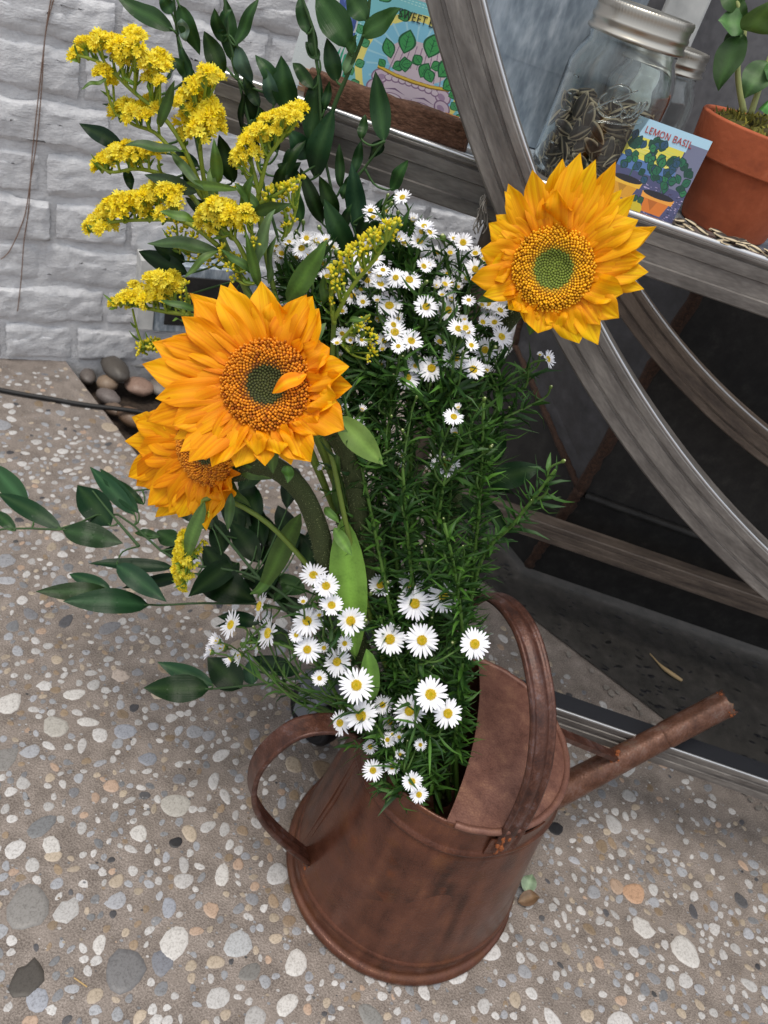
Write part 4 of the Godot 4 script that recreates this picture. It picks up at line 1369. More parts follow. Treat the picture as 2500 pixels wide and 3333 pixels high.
func seed_mesh(sd: int) -> Mesh:
	rng.seed = sd
	var b := Mb.new()
	var seg := 28
	for r in 9:
		var t := r / 8.0
		var w := 0.26 * pow(sin(PI * clampf(0.03 + t * 0.94, 0.0, 1.0)), 0.8) * (0.75 + 0.35 * t if t < 0.7 else 1.0)
		for k in seg:
			var a := TAU * k / seg
			var dark := lin("232020").lerp(lin("453f3a"), rng.randf())
			var pale := lin("e0cfae")
			var edge := absf(cos(a)) > 0.95
			var stripe := k % 7 == 2
			var c := pale if edge else (dark.lerp(pale, 0.5) if stripe else dark)
			if r == 0 or r == 8: c = pale
			b.vert(Vector3(cos(a) * w, (t - 0.5), sin(a) * w * 0.55), Vector2.ZERO, c)
	b.grid(0, 9, seg, true)
	return b.mesh()

var seeds: Array[Mesh] = []

func seed_heap(label: String, at: Vector3, rad: float, height: float, n: int, sd: int) -> void:
	var t := thing("seed_heap", label, "seeds", at)
	rng.seed = sd
	for k in n:
		var y := height * pow(rng.randf(), 0.9)
		var a := rr(0, TAU)
		var outer := rng.randf() < 0.72
		var r := rad * (rr(0.86, 0.97) if outer else sqrt(rng.randf()) * 0.85)
		if k > n * 0.8:
			y = height * rr(0.92, 1.06)
			r = rad * sqrt(rng.randf()) * 0.92
		var p := Vector3(cos(a) * r, 0.004 + y, sin(a) * r)
		# outer seeds lie flat against the glass
		var out := Vector3(cos(a), 0, sin(a)) if outer and k <= n * 0.8 else Vector3(rr(-0.6, 0.6), 1, rr(-0.6, 0.6))
		out = (out + rv(0.35)).normalized()
		var along := out.cross(rv(1.0).normalized()).normalized()
		var s := rr(0.0165, 0.0215)
		part("seed", seeds[rng.randi() % seeds.size()], M.seed, t, Transform3D(Basis(along.cross(out), along, out) * Basis.from_scale(Vector3.ONE * s), p))

func jar(label: String, at: Vector3, r: float, h: float, script: bool) -> void:
	var t := thing("mason_jar", label, "jar", at, "glass jars with metal screw lids")
	var s := r / 0.0415
	var g := Mb.new()
	var neck := h * 0.82
	var o := PackedVector2Array([Vector2(0.0002, 0.003), Vector2(0.03, 0.001), Vector2(0.036, 0.0), Vector2(0.04, 0.003), Vector2(0.0415, 0.009)])
	for k in range(o.size()): o[k] = o[k] * s
	o.append_array(PackedVector2Array([Vector2(r * 0.99, neck * 0.4), Vector2(r, neck * 0.72), Vector2(r * 0.985, neck * 0.79), Vector2(r * 0.93, neck * 0.86), Vector2(r * 0.84, neck * 0.93), Vector2(r * 0.8, neck * 0.965), Vector2(r * 0.815, neck * 0.985), Vector2(r * 0.8, neck), Vector2(r * 0.78, h * 0.97)]))
	var shell := PackedVector2Array(o)
	for k in range(o.size() - 1, -1, -1): shell.append(Vector2(maxf(0.0002, o[k].x - 0.0026), o[k].y + (0.0035 if o[k].y < 0.01 else 0.0) - (0.0 if k < o.size() - 1 else 0.0002)))
	g.lathe(shell, 72)
	part("glass_wall", g.mesh(), M.glass, t)
	# screw band: beads below, a milled edge above, a flat lid inside
	var band := Mb.new()
	var lr := r * 0.86
	var prof := [[1.0, 0.83], [1.035, 0.838], [1.035, 0.85], [0.985, 0.862], [0.985, 0.885], [1.015, 0.895], [1.015, 0.91], [0.985, 0.922], [0.985, 0.955]]
	var seg := 180
	for p in prof:
		for k in seg:
			var w := TAU * k / seg
			band.vert(Vector3(cos(w) * lr * p[0], h * p[1], sin(w) * lr * p[0]))
	for p in [[0.985, 0.96], [0.99, 0.985], [0.97, 1.0]]:
		for k in seg:
			var w := TAU * k / seg
			var m: float = p[0] * (1.0 + (0.014 if k % 2 else -0.008))
			band.vert(Vector3(cos(w) * lr * m, h * p[1], sin(w) * lr * m))
	for p in [[0.93, 1.0], [0.9, 0.988], [0.86, 0.992], [0.0001, 0.996]]:
		for k in seg:
			var w := TAU * k / seg
			band.vert(Vector3(cos(w) * lr * p[0], h * p[1], sin(w) * lr * p[0]))
	band.grid(0, 16, seg, true)
	part("screw_lid", band.mesh(), M.lid_metal, t)
	if not script: return
	# raised glass script on the shoulder of the jar, an underline sweeping up to the right, and measure marks
	var e := Mb.new()
	var strokes := [
		[[-0.62, -0.5], [-0.4, -0.2], [-0.1, 0.12], [0.25, 0.42], [0.5, 0.62]],
		[[-0.28, 0.42], [-0.05, 0.62], [0.25, 0.6], [0.34, 0.4], [0.15, 0.18], [-0.08, 0.1]],
		[[-0.08, 0.1], [0.2, 0.08], [0.3, -0.12], [0.12, -0.34], [-0.16, -0.4], [-0.34, -0.3]],
		[[-0.3, 0.3], [-0.42, 0.1], [-0.4, -0.12], [-0.26, -0.22]],
		[[0.42, -0.1], [0.32, -0.02], [0.28, -0.18], [0.38, -0.28], [0.5, -0.16], [0.5, -0.02], [0.52, -0.24]],
		[[0.56, -0.22], [0.74, 0.1], [0.76, 0.3], [0.68, 0.28], [0.64, 0.0], [0.66, -0.2], [0.74, -0.18]],
		[[0.74, -0.16], [0.92, 0.16], [0.94, 0.36], [0.86, 0.32], [0.82, 0.06], [0.86, -0.14], [0.98, -0.08]],
		[[-0.3, -0.62], [0.2, -0.52], [0.7, -0.4], [1.05, -0.24]]]
	for st in strokes:
		var p := []
		for c in st:
			var a: float = -0.02 + c[0] * 0.6
			p.append(Vector3(sin(a) * r * 1.0, neck * 0.64 + c[1] * 0.021, cos(a) * r * 1.0))
		e.tube(curve(p, 20), PackedFloat32Array([0.0007]), 6)
	part("raised_script", e.mesh(), M.glass, t)
	var marks := Mb.new()
	for k in 6:
		var y := 0.015 + k * 0.0115
		marks.tube(curve([Vector3(sin(-0.95) * r * 1.004, y, cos(-0.95) * r * 1.004), Vector3(sin(-0.82) * r * 1.004, y, cos(-0.82) * r * 1.004)], 3), PackedFloat32Array([0.0007]), 5)
	part("measure_marks", marks.mesh(), M.glass, t)

# ---------------------------------------------------------------- the watering can
func make_can() -> void:
	var at := Vector3(0.1475, 0, -0.507)
	var can := thing("watering_can", "rusty metal watering can with hooped handles, half lid and long spout", "watering can", at)
	var body := Mb.new()
	var prof := PackedVector2Array([Vector2(0.0002, 0.004), Vector2(0.12, 0.004), Vector2(0.1275, 0.0), Vector2(0.1315, 0.002), Vector2(0.1325, 0.006), Vector2(0.1315, 0.0105), Vector2(0.129, 0.0115), Vector2(0.1278, 0.0125)])
	for k in 90:
		var y := lerpf(0.0135, 0.240, k / 89.0)
		var r := 0.1278 - 0.0296 * y / 0.245
		for b in [[0.034, 0.0030, 0.0028], [0.029, -0.0014, 0.002], [0.2135, 0.0032, 0.0026], [0.2085, -0.0016, 0.002]]: r += b[1] * exp(-pow((y - b[0]) / b[2], 2.0))
		prof.append(Vector2(r, y))
	prof.append_array(PackedVector2Array([Vector2(0.0988, 0.242), Vector2(0.0998, 0.2445), Vector2(0.0992, 0.2475), Vector2(0.0975, 0.2485), Vector2(0.0958, 0.247), Vector2(0.0958, 0.243), Vector2(0.0962, 0.235), Vector2(0.125, 0.03), Vector2(0.122, 0.012), Vector2(0.0002, 0.011)]))
	body.lathe(prof, 180)
	# dents: the sheet is not a true cone
	for k in body.v.size():
		var p := body.v[k]
		if p.y > 0.01:
			var w := atan2(p.z, p.x)
			var d := 0.0012 * sin(w * 3.0 + 1.0) + 0.0008 * sin(w * 5.0 + p.y * 30.0) - 0.0016 * exp(-pow((w - 1.9) / 0.25, 2.0) - pow((p.y - 0.09) / 0.04, 2.0))
			body.v[k] = Vector3(p.x, p.y, p.z) + Vector3(cos(w), 0, sin(w)) * d
	# stains: drips below the rim, a dark wet-looking patch on the front, bright rust along the rim, the beads and the foot
	rng.seed = 31
	var drips := []
	for k in 26: drips.append([rr(0, TAU), rr(0.12, 0.235), rr(0.03, 0.14), rr(0.02, 0.07), rr(0.5, 0.85)])
	for d in [[1.45, 0.2, 0.1, 0.06, 0.38], [1.35, 0.17, 0.12, 0.09, 0.34], [1.17, 0.15, 0.09, 0.05, 0.4], [1.62, 0.16, 0.08, 0.04, 0.5], [1.9, 0.19, 0.15, 0.1, 0.75], [0.8, 0.12, 0.09, 0.12, 1.3], [2.1, 0.1, 0.08, 0.16, 1.2], [1.5, 0.06, 0.045, 0.2, 1.3]]: drips.append(d)
	var patch := FastNoiseLite.new()
	patch.frequency = 22.0
	patch.fractal_octaves = 4
	patch.seed = 6
	for k in body.v.size():
		var p := body.v[k]
		var w := fposmod(atan2(p.z, p.x), TAU)
		var tone := Color(1, 1, 1)
		for d in drips:
			var dx: float = absf(wrapf(w - d[0], -PI, PI)) / (d[3] * (0.75 + 0.5 * patch.get_noise_2d(p.y * 4.0, d[0] * 9.0)))
			var fall: float = d[1] - p.y
			if dx < 1.6 and fall > -0.01 and fall < d[2]: tone *= lerpf(1.0, d[4], exp(-dx * dx * 1.6) * smoothstep(-0.01, 0.01, fall) * smoothstep(d[2], d[2] * 0.6, fall))
		var orange := smoothstep(0.2, 0.34, patch.get_noise_3dv(p * 1.3)) * 0.5
		orange += 0.7 * exp(-pow((p.y - 0.246) / 0.005, 2.0)) * smoothstep(-0.2, 0.3, patch.get_noise_3dv(p * 2.0 + Vector3.ONE))
		orange += 0.55 * exp(-pow((p.y - 0.012) / 0.012, 2.0)) * smoothstep(-0.2, 0.3, patch.get_noise_3dv(p * 1.5))
		orange += 0.4 * (exp(-pow((p.y - 0.0375) / 0.003, 2.0)) + exp(-pow((p.y - 0.21) / 0.003, 2.0))) * smoothstep(-0.1, 0.3, patch.get_noise_3dv(p * 1.2))
		body.c[k] = (tone * Color(1, 1, 1).lerp(Color(1.75, 1.25, 0.7), clampf(orange, 0.0, 1.0)))
	M.rust.vertex_color_use_as_albedo = true
	part("body", body.mesh(), M.rust, can)
	# folded seam up the side below the rear handle
	var axis := Vector3(cos(deg_to_rad(30)), 0, -sin(deg_to_rad(30)))
	var cross := Vector3(-axis.z, 0, axis.x)
	var seam := Mb.new()
	for off in [-0.0035, 0.0035]:
		var p := PackedVector3Array()
		for k in 20:
			var y := lerpf(0.014, 0.238, k / 19.0)
			var r := 0.1278 - 0.0296 * y / 0.245
			var w: float = deg_to_rad(157.0) + off / r
			p.append(Vector3(cos(w + 0.0) * r, y, sin(w) * r))
		seam.tube(p, PackedFloat32Array([0.0014]), 6)
	part("seam", seam.mesh(), M.rust, can)
	# half lid with a rolled lip; its free edge runs front to back across the mouth
	var lid := Mb.new()
	var R := 0.0985
	var rows := 30
	var cols := 20
	for side in 2:
		var first := lid.v.size()
		for r in rows:
			var z := lerpf(-R * 0.9995, R * 0.9995, r / (rows - 1.0))
			var cut := -0.006 + 0.010 * (1.0 - pow(z / R, 2.0)) - 0.004 * z / R
			var edge := sqrt(maxf(0.0, R * R - z * z))
			cut = minf(cut, edge)
			for k in cols:
				var x := lerpf(cut, edge, k / (cols - 1.0))
				var q := clampf(Vector2(x, z).length() / R, 0.0, 1.0)
				lid.vert(Vector3(x, 0.2488 + 0.0045 * (1.0 - q * q) + 0.0005 * sin(x * 150.0 + z * 90.0) - side * 0.0012, z))
		lid.grid(first, rows, cols, false, side == 1)
	part("half_lid", lid.mesh(), M.rust_pale, can)
	var lip := Mb.new()
	var lp := PackedVector3Array()
	for k in 50:
		var w := lerpf(-PI / 2 - 0.02, PI / 2 + 0.02, k / 49.0)
		lp.append(Vector3(cos(w) * R, 0.2482 + 0.0004 * sin(k * 1.7), sin(w) * R))
	lip.tube(lp, PackedFloat32Array([0.0034]), 10)
	part("lid_lip", lip.mesh(), M.rust_pale, can)
	# carrying handle: a grooved strap in a hoop over the mouth
	var strap := PackedVector2Array()
	var wd := 0.0125
	for p in [[-1.0, 0.0], [-0.93, 0.0026], [-0.8, 0.0032], [-0.66, 0.0022], [-0.56, 0.0006], [-0.4, 0.0008], [-0.24, 0.0026], [0.0, 0.0032], [0.24, 0.0026], [0.4, 0.0008], [0.56, 0.0006], [0.66, 0.0022], [0.8, 0.0032], [0.93, 0.0026], [1.0, 0.0], [0.92, -0.0022], [0.75, -0.0014], [0.0, -0.0012], [-0.75, -0.0014], [-0.92, -0.0022]]: strap.append(Vector2(p[0] * wd, p[1]))
	var ends := []
	for p in [[0.101, 0.222], [0.0995, 0.248], [0.095, 0.29], [0.083, 0.33], [0.052, 0.371], [0.0, 0.396], [-0.05, 0.385], [-0.083, 0.345], [-0.097, 0.29], [-0.0995, 0.248], [-0.101, 0.222]]: ends.append(cross * p[0] + Vector3(0, p[1], 0))
	var hp := curve(ends, 70)
	var ups := PackedVector3Array()
	for k in hp.size(): ups.append((hp[k] - Vector3(0, 0.25, 0)).normalized())
	var hoop := Mb.new()
	hoop.sweep(hp, strap, ups)
	part("carrying_handle", hoop.mesh(), M.rust_strap, can)
	# rear handle on the side opposite the spout
	var rear := []
	for p in [[-0.099, 0.236], [-0.12, 0.274], [-0.148, 0.293], [-0.183, 0.291], [-0.206, 0.253], [-0.206, 0.205], [-0.190, 0.160], [-0.160, 0.108], [-0.119, 0.05]]: rear.append(axis * p[0] + Vector3(0, p[1], 0))
	var rp := curve(rear, 60)
	var rups := PackedVector3Array()
	for k in rp.size():
		var d := (rp[mini(k + 1, 59)] - rp[maxi(k - 1, 0)]).normalized()
		rups.append(cross.cross(d))
	var back := Mb.new()
	var narrow_strap := PackedVector2Array()
	for p in strap: narrow_strap.append(Vector2(p.x * 0.82, p.y))
	back.sweep(rp, narrow_strap, rups)
	part("rear_handle", back.mesh(), M.rust_strap, can)
	var solder := Mb.new()
	rng.seed = 9
	for k in 14: solder.ball(axis * rr(-0.124, -0.119) + cross * rr(-0.012, 0.012) + Vector3(0, 0.048 + rr(-0.012, 0.006), 0), Vector3(0.003, 0.004, 0.003) * rr(0.6, 1.2), 4, 7)
	for k in 16: solder.ball(cross * rr(0.099, 0.103) + axis * rr(-0.014, 0.0) + Vector3(0, 0.232 + rr(-0.012, 0.012), 0), Vector3(0.0026, 0.004, 0.0026) * rr(0.5, 1.2), 4, 7)
	part("solder", solder.mesh(), M.rust_orange, can)
	# band round the mouth under the handle's foot
	var foot := Mb.new()
	var fp := PackedVector3Array()
	for k in 14:
		var w: float = atan2(cross.z, cross.x) + lerpf(-0.42, 0.18, k / 13.0)
		fp.append(Vector3(cos(w) * 0.1012, 0.228, sin(w) * 0.1012))
	var fu := PackedVector3Array()
	for p in fp: fu.append(Vector3.UP)
	foot.sweep(fp, PackedVector2Array([Vector2(-0.0008, -0.012), Vector2(0.0008, -0.012), Vector2(0.0008, 0.012), Vector2(-0.0008, 0.012)]), fu)
	part("handle_foot", foot.mesh(false), M.rust, can)
	# spout, its loose sleeve and ragged tip, and the stay to the rim
	var s0 := axis * 0.10 + Vector3(0, 0.042, 0)
	var s1 := axis * 0.335 + Vector3(0, 0.246, 0)
	var sp := Mb.new()
	sp.tube(PackedVector3Array([s0, s0.lerp(s1, 0.3), s0.lerp(s1, 0.6), s0.lerp(s1, 0.84)]), PackedFloat32Array([0.0205, 0.0172, 0.015, 0.0136]), 28)
	var spout := part("spout", sp.mesh(), M.rust_spout, can)
	var sl := Mb.new()
	var dir := (s1 - s0).normalized()
	var u1 := dir.cross(Vector3.UP).normalized()
	var u2 := u1.cross(dir)
	var rings := [[0.74, 0.0148], [0.75, 0.0154], [0.9, 0.0150], [0.97, 0.0152], [1.0, 0.0150], [1.002, 0.0136], [0.97, 0.0134], [0.8, 0.0132]]
	rng.seed = 12
	var jag := PackedFloat32Array()
	for k in 28: jag.append(rr(-0.006, 0.010))
	for ring in rings.size():
		for k in 28:
			var w: float = TAU * k / 28.0
			var t: float = rings[ring][0] + (jag[k] if rings[ring][0] > 0.99 else 0.0)
			sl.vert(s0.lerp(s1, t) + (u1 * cos(w) + u2 * sin(w)) * rings[ring][1], Vector2(t * 0.27, w * 0.016))
	sl.grid(0, rings.size(), 28, true, true)
	part("sleeve", sl.mesh(), M.rust_spout, spout)
	var rag := Mb.new()
	for k in 26:
		var w := rr(0, TAU)
		rag.ball(s0.lerp(s1, 0.985 + rr(-0.012, 0.012)) + (u1 * cos(w) + u2 * sin(w)) * 0.0148, Vector3(0.0026, 0.0015, 0.0024) * rr(0.4, 1.1), 3, 6)
	part("rusted_tip", rag.mesh(), M.rust_orange, spout)
	var stay := Mb.new()
	var stay_to := s0.lerp(s1, 0.545) + u2 * 0.0152
	stay.sweep(PackedVector3Array([axis * 0.098 + Vector3(0, 0.238, 0), stay_to]), PackedVector2Array([Vector2(-0.006, -0.003), Vector2(-0.002, -0.0035), Vector2(-0.0015, 0.001), Vector2(0.0015, 0.001), Vector2(0.002, -0.0035), Vector2(0.006, -0.003), Vector2(0.006, 0.003), Vector2(-0.006, 0.003)]), PackedVector3Array([Vector3.UP, Vector3.UP]))
	part("stay", stay.mesh(false), M.rust_strap, can)
	var weld := Mb.new()
	for k in 10: weld.ball(stay_to + rv(0.005), Vector3.ONE * rr(0.0015, 0.0028), 4, 6)
	part("stay_weld", weld.mesh(), M.rust_orange, can)

func river_stone(label: String, at: Vector3, size: Vector3, turn: float, col: String, sd: int) -> void:
	rng.seed = sd
	var b := Mb.new()
	b.ball(Vector3.ZERO, size, 12, 18, lin(col))
	noise.seed = sd
	noise.frequency = 1.0
	for k in b.v.size():
		var d := b.v[k] / size
		b.v[k] *= 1.0 + 0.10 * noise.get_noise_3dv(d * 0.9) + 0.03 * noise.get_noise_3dv(d * 3.0)
	var o := MeshInstance3D.new()
	o.name = numbered("river_stone")
	o.mesh = b.mesh()
	o.material_override = M.stone
	add_child(o)
	o.position = at + Vector3(0, size.y * 0.85, 0)
	o.rotation = Vector3(rr(-0.15, 0.15), turn, rr(-0.12, 0.12))
	tag(o, label, "stone", "river stones in the drain by the wall")

func single(called: String, b: Mb, m: Material, label: String, category: String, at: Vector3, smooth := true) -> MeshInstance3D:
	var o := MeshInstance3D.new()
	o.name = numbered(called)
	o.mesh = shift(b, -at).mesh(smooth)
	o.material_override = m
	o.position = at
	add_child(o)
	tag(o, label, category)
	return o

func make_shelf_goods() -> void:
	for k in 5: seeds.append(seed_mesh(70 + k))
	var deck := 0.7045
	# galvanised pail
	var pail := thing("galvanised_pail", "galvanised metal pail behind the hoop, dull and blotched", "pail", Vector3(0.002, deck, -0.815))
	var pb := Mb.new()
	pb.lathe(PackedVector2Array([Vector2(0.0002, 0.006), Vector2(0.056, 0.004), Vector2(0.058, 0.0), Vector2(0.0595, 0.001), Vector2(0.0595, 0.008), Vector2(0.063, 0.06), Vector2(0.0645, 0.062), Vector2(0.0638, 0.066), Vector2(0.071, 0.17), Vector2(0.0725, 0.173), Vector2(0.0718, 0.177), Vector2(0.0765, 0.24), Vector2(0.079, 0.241), Vector2(0.079, 0.246), Vector2(0.0755, 0.246), Vector2(0.0745, 0.24), Vector2(0.057, 0.012), Vector2(0.0002, 0.011)]), 64)
	part("body", pb.mesh(), M.galvanised, pail)
	var ear := Mb.new()
	for s in [-1.0, 1.0]:
		var p := PackedVector3Array()
		for k in 13:
			var w := TAU * k / 12.0
			p.append(Vector3(s * 0.0775, 0.215 + 0.014 * cos(w), 0.014 * sin(w)))
		ear.tube(p, PackedFloat32Array([0.002]), 6)
	part("ear", ear.mesh(), M.galvanised, pail)
	jar("clear glass jar half full of striped sunflower seeds, lid off the top edge of view", Vector3(0.061, deck, -0.692), 0.0415, 0.123, true)
	seed_heap("striped sunflower seeds filling the lower half of the front jar", Vector3(0.061, deck, -0.692), 0.0372, 0.053, 140, 81)
	jar("shorter glass jar standing behind the seed jar, beside the clay pot", Vector3(0.096, deck, -0.775), 0.0385, 0.104, false)
	seed_heap("few pale seeds in the bottom of the shorter rear jar", Vector3(0.096, deck, -0.775), 0.0345, 0.026, 60, 82)
	# clay pot, moss and basil
	var pot_at := Vector3(0.185, deck, -0.708)
	var pot := thing("clay_pot", "terracotta pot with a deep rim at the end of the shelf", "flower pot", pot_at)
	var pt := Mb.new()
	pt.lathe(PackedVector2Array([Vector2(0.0002, 0.003), Vector2(0.034, 0.0), Vector2(0.0355, 0.002), Vector2(0.0455, 0.047), Vector2(0.0458, 0.0485), Vector2(0.0515, 0.0485), Vector2(0.0525, 0.05), Vector2(0.0548, 0.0745), Vector2(0.054, 0.0762), Vector2(0.051, 0.0762), Vector2(0.0498, 0.0745), Vector2(0.049, 0.06), Vector2(0.0002, 0.058)]), 64)
	part("body", pt.mesh(), M.terracotta, pot)
	rng.seed = 90
	var ms := Mb.new()
	for k in 70:
		var a := rr(0, TAU)
		var q := sqrt(rng.randf())
		ms.ball(Vector3(cos(a) * q * 0.045, 0.066 + 0.011 * (1.0 - q * q), sin(a) * q * 0.045), Vector3(0.007, 0.006, 0.007) * rr(0.6, 1.3), 4, 7, lin("3f3a1c").lerp(lin("6b6a2c"), rng.randf()))
	for k in 500:
		var a := rr(0, TAU)
		var q := sqrt(rng.randf())
		var p := Vector3(cos(a) * q * 0.048, 0.069 + 0.012 * (1.0 - q * q), sin(a) * q * 0.048)
		narrow(ms, p, p + Vector3(rr(-1, 1), rr(0.3, 1.4), rr(-1, 1)) * 0.005, 0.0016, Vector3(rr(-1, 1), 0.5, 1), lin("55521f").lerp(lin("8a8436"), rng.randf()))
	var moss := single("moss", shift(ms, pot_at), M.moss, "olive green moss covering the soil of the clay pot", "moss", pot_at)
	moss.set_meta("kind", "stuff")
	var basil := thing("basil_plant", "young basil with two pale stems growing in the clay pot", "plant", pot_at + Vector3(0, 0.066, 0))
	var bs := Mb.new()
	for st in [[Vector3(0.1591, 0.7854, -0.708), Vector3(0.1459, 0.8023, -0.712), Vector3(0.1392, 0.8152, -0.715), Vector3(0.1344, 0.8324, -0.716), Vector3(0.1244, 0.8438, -0.716), Vector3(0.1134, 0.8523, -0.716)], [Vector3(0.1623, 0.787, -0.7), Vector3(0.1591, 0.8053, -0.7), Vector3(0.156, 0.823, -0.7), Vector3(0.1546, 0.8419, -0.7)]]:
		var c := curve(st, 24)
		bs.tube(c, taper(0.0024, 0.0014, 24), 8, lin("a7b072"))
	world_part("stem", bs, M.plant, basil)
	rng.seed = 92
	for l in [[Vector3(0.1339, 0.8311, -0.715), Vector3(0.1331, 0.7936, -0.7), 0.021, Vector3(-0.5, 0.3, 0.8), "35552a"], [Vector3(0.1329, 0.8338, -0.716), Vector3(0.1122, 0.833, -0.71), 0.02, Vector3(-0.2, 0.5, 0.8), "46703a"], [Vector3(0.1339, 0.833, -0.715), Vector3(0.1313, 0.8171, -0.725), 0.015, Vector3(-0.4, 0.2, 0.9), "32522a"], [Vector3(0.135, 0.8333, -0.714), Vector3(0.1398, 0.8566, -0.7), 0.028, Vector3(0.3, -0.5, 0.8), "5d7a3f"], [Vector3(0.1575, 0.8204, -0.7), Vector3(0.1501, 0.7957, -0.688), 0.022, Vector3(-0.3, 0.4, 0.8), "3c6030"], [Vector3(0.1319, 0.8356, -0.716), Vector3(0.1152, 0.8508, -0.722), 0.012, Vector3(-0.4, 0.2, 0.8), "3b5a2c"], [Vector3(0.1573, 0.8218, -0.7), Vector3(0.1734, 0.8125, -0.69), 0.026, Vector3(0.1, 0.5, 0.8), "44703a"], [Vector3(0.1253, 0.8435, -0.716), Vector3(0.1066, 0.8531, -0.72), 0.018, Vector3(-0.3, 0.4, 0.8), "3d5c2e"], [Vector3(0.1634, 0.7931, -0.69), Vector3(0.1735, 0.7938, -0.685), 0.012, Vector3(0.0, 0.7, 0.6), "3f7a34"]]:
		var b := Mb.new()
		leaf(b, l[0], l[1], l[2], l[3], lin(l[4]), 0.14, 0.2, rr(-0.3, 0.3), 12, 0.45)
		world_part("leaf", b, M.soft_leaf, basil)
	# packets
	var sx := Vector3(0.998, -0.03, 0.05)
	var c1 := Vector3(-0.137, deck + 0.002, -0.668)
	var r1 := Vector3(0.093, 0, -0.002)
	var u1 := Vector3(0.0, 0.081, -0.016)
	var p1 := card("seed_packet", "seed packet printed with a leafy crowned stone head, held by the wood block", sweet_basil_print(), c1, r1, u1)
	lettering(p1, "SWEET BASIL", 0.0074, r1 * 0.52 + u1 * 0.865, r1, u1, M.print_black)
	card("seed_packet", "pale seed packet with blue figure and green plants, leftmost behind the wood block", third_print(), Vector3(-0.182, deck + 0.004, -0.676), Vector3(0.055, 0, -0.002), Vector3(0.004, 0.078, -0.016))
	var c2 := Vector3(0.0775, deck + 0.0005, -0.648)
	var r2 := Vector3(0.0565, -0.0005, 0.002)
	var u2 := Vector3(0.0035, 0.062, -0.014)
	var p2 := card("seed_packet", "seed packet with two orange pots leaning on the seed jar", lemon_basil_print(), c2, r2, u2)
	lettering(p2, "LEMON BASIL", 0.0058, r2 * 0.47 + u2 * 0.89, r2, u2, M.print_red)
	# bark covered wood block with a slot
	rng.seed = 95
	var wood := thing("wood_block", "rough bark covered wood block holding seed packets upright", "wood block", Vector3(-0.095, deck, -0.66))
	var wb := Mb.new()
	noise.seed = 14
	noise.frequency = 60.0
	var rows := 26
	var cols := 90
	for r in rows:
		for k in cols:
			var t := float(k) / (cols - 1)
			var w := TAU * r / rows
			var x := lerpf(-0.064, 0.064, t)
			var sy := signf(sin(w)) * pow(absf(sin(w)), 0.45)
			var sz := signf(cos(w)) * pow(absf(cos(w)), 0.45)
			var nn := noise.get_noise_3d(x * 0.8, sy * 0.012, sz * 0.01)
			var big := noise.get_noise_3d(x * 0.22, sy * 0.005 + 3.0, sz * 0.004)
			var y := 0.0115 + sy * (0.0115 + (0.0022 * big if sy > 0 else 0.0)) + (0.001 * nn if sy > 0.2 else 0.0)
			var z := sz * 0.0075 + (0.004 * big + 0.0028 * nn if sz > 0.0 else 0.0)
			wb.vert(Vector3(x + 0.002 * nn, y, z + 0.006))
	wb.grid(0, rows, cols, false)
	for k in cols - 1: wb.quad((rows - 1) * cols + k, (rows - 1) * cols + k + 1, k + 1, k)
	for e in [0, cols - 1]:
		var m := wb.vert(Vector3(-0.064 if e == 0 else 0.064, 0.0115, 0.006))
		for r in rows: wb.tri(m, r * cols + e, ((r + 1) % rows) * cols + e)
	part("bark_face", wb.mesh(), M.bark, wood)
	var wk := Mb.new()
	wk.box(Vector3(-0.078, 0.0, -0.03), Vector3(0.060, 0.017, -0.0165), 0.001)
	part("sawn_back", wk.mesh(false), M.sawn_wood, wood)
	# loose seeds along the edge of the deck
	var loose := thing("loose_seeds", "loose sunflower seeds strewn along the shelf edge before the clay pot", "seeds", Vector3(0.19, 0.7085, -0.647))
	for k in 46:
		var p := Vector3(rr(-0.055, 0.10), rr(0.0, 0.004), rr(-0.006, 0.004))
		var out := (Vector3.UP + rv(0.35)).normalized()
		var along := out.cross((Vector3(0, 0.1, 1) + rv(0.7)).normalized()).normalized()
		part("seed", seeds[rng.randi() % 5], M.seed, loose, Transform3D(Basis(along.cross(out), along, out) * Basis.from_scale(Vector3.ONE * rr(0.011, 0.015)), p))
	# boards behind the shelf
	var gb := Mb.new()
	gb.box(Vector3(0.055, 0.66, -1.008), Vector3(1.5, 1.5, -0.99), 0.002)
	single("backing_board", gb, M.wall_grey, "plain grey board standing behind the jars and clay pot", "board", Vector3(0.7, 0.66, -1.0), false)
	var wt := Mb.new()
	wt.box(Vector3(0.096, 0.7045, -0.948), Vector3(0.134, 1.3, -0.93), 0.002)
	single("white_post", wt, M.white_tile, "narrow white painted post in front of the grey board", "post", Vector3(0.115, 0.7045, -0.94), false)
	# frayed twine on the joint of rail and hoop
	var tw := Mb.new()
	rng.seed = 97
	for k in 16:
		var a := Vector3(-0.0055, 0.6892, -0.622) + rv(0.002)
		var b := Vector3(-0.0037, 0.6651, -0.625) + Vector3(rr(-0.004, 0.008), rr(-0.004, 0.006), rr(-0.003, 0.003))
		tw.tube(curve([a, a.lerp(b, 0.3) + rv(0.004), a.lerp(b, 0.7) + rv(0.004), b], 14), PackedFloat32Array([0.0005]), 4, lin("8d8880"))
	single("twine", tw, M.plain, "frayed grey twine hanging where rail and hoop meet", "twine", Vector3(-0.0045, 0.6843, -0.622))

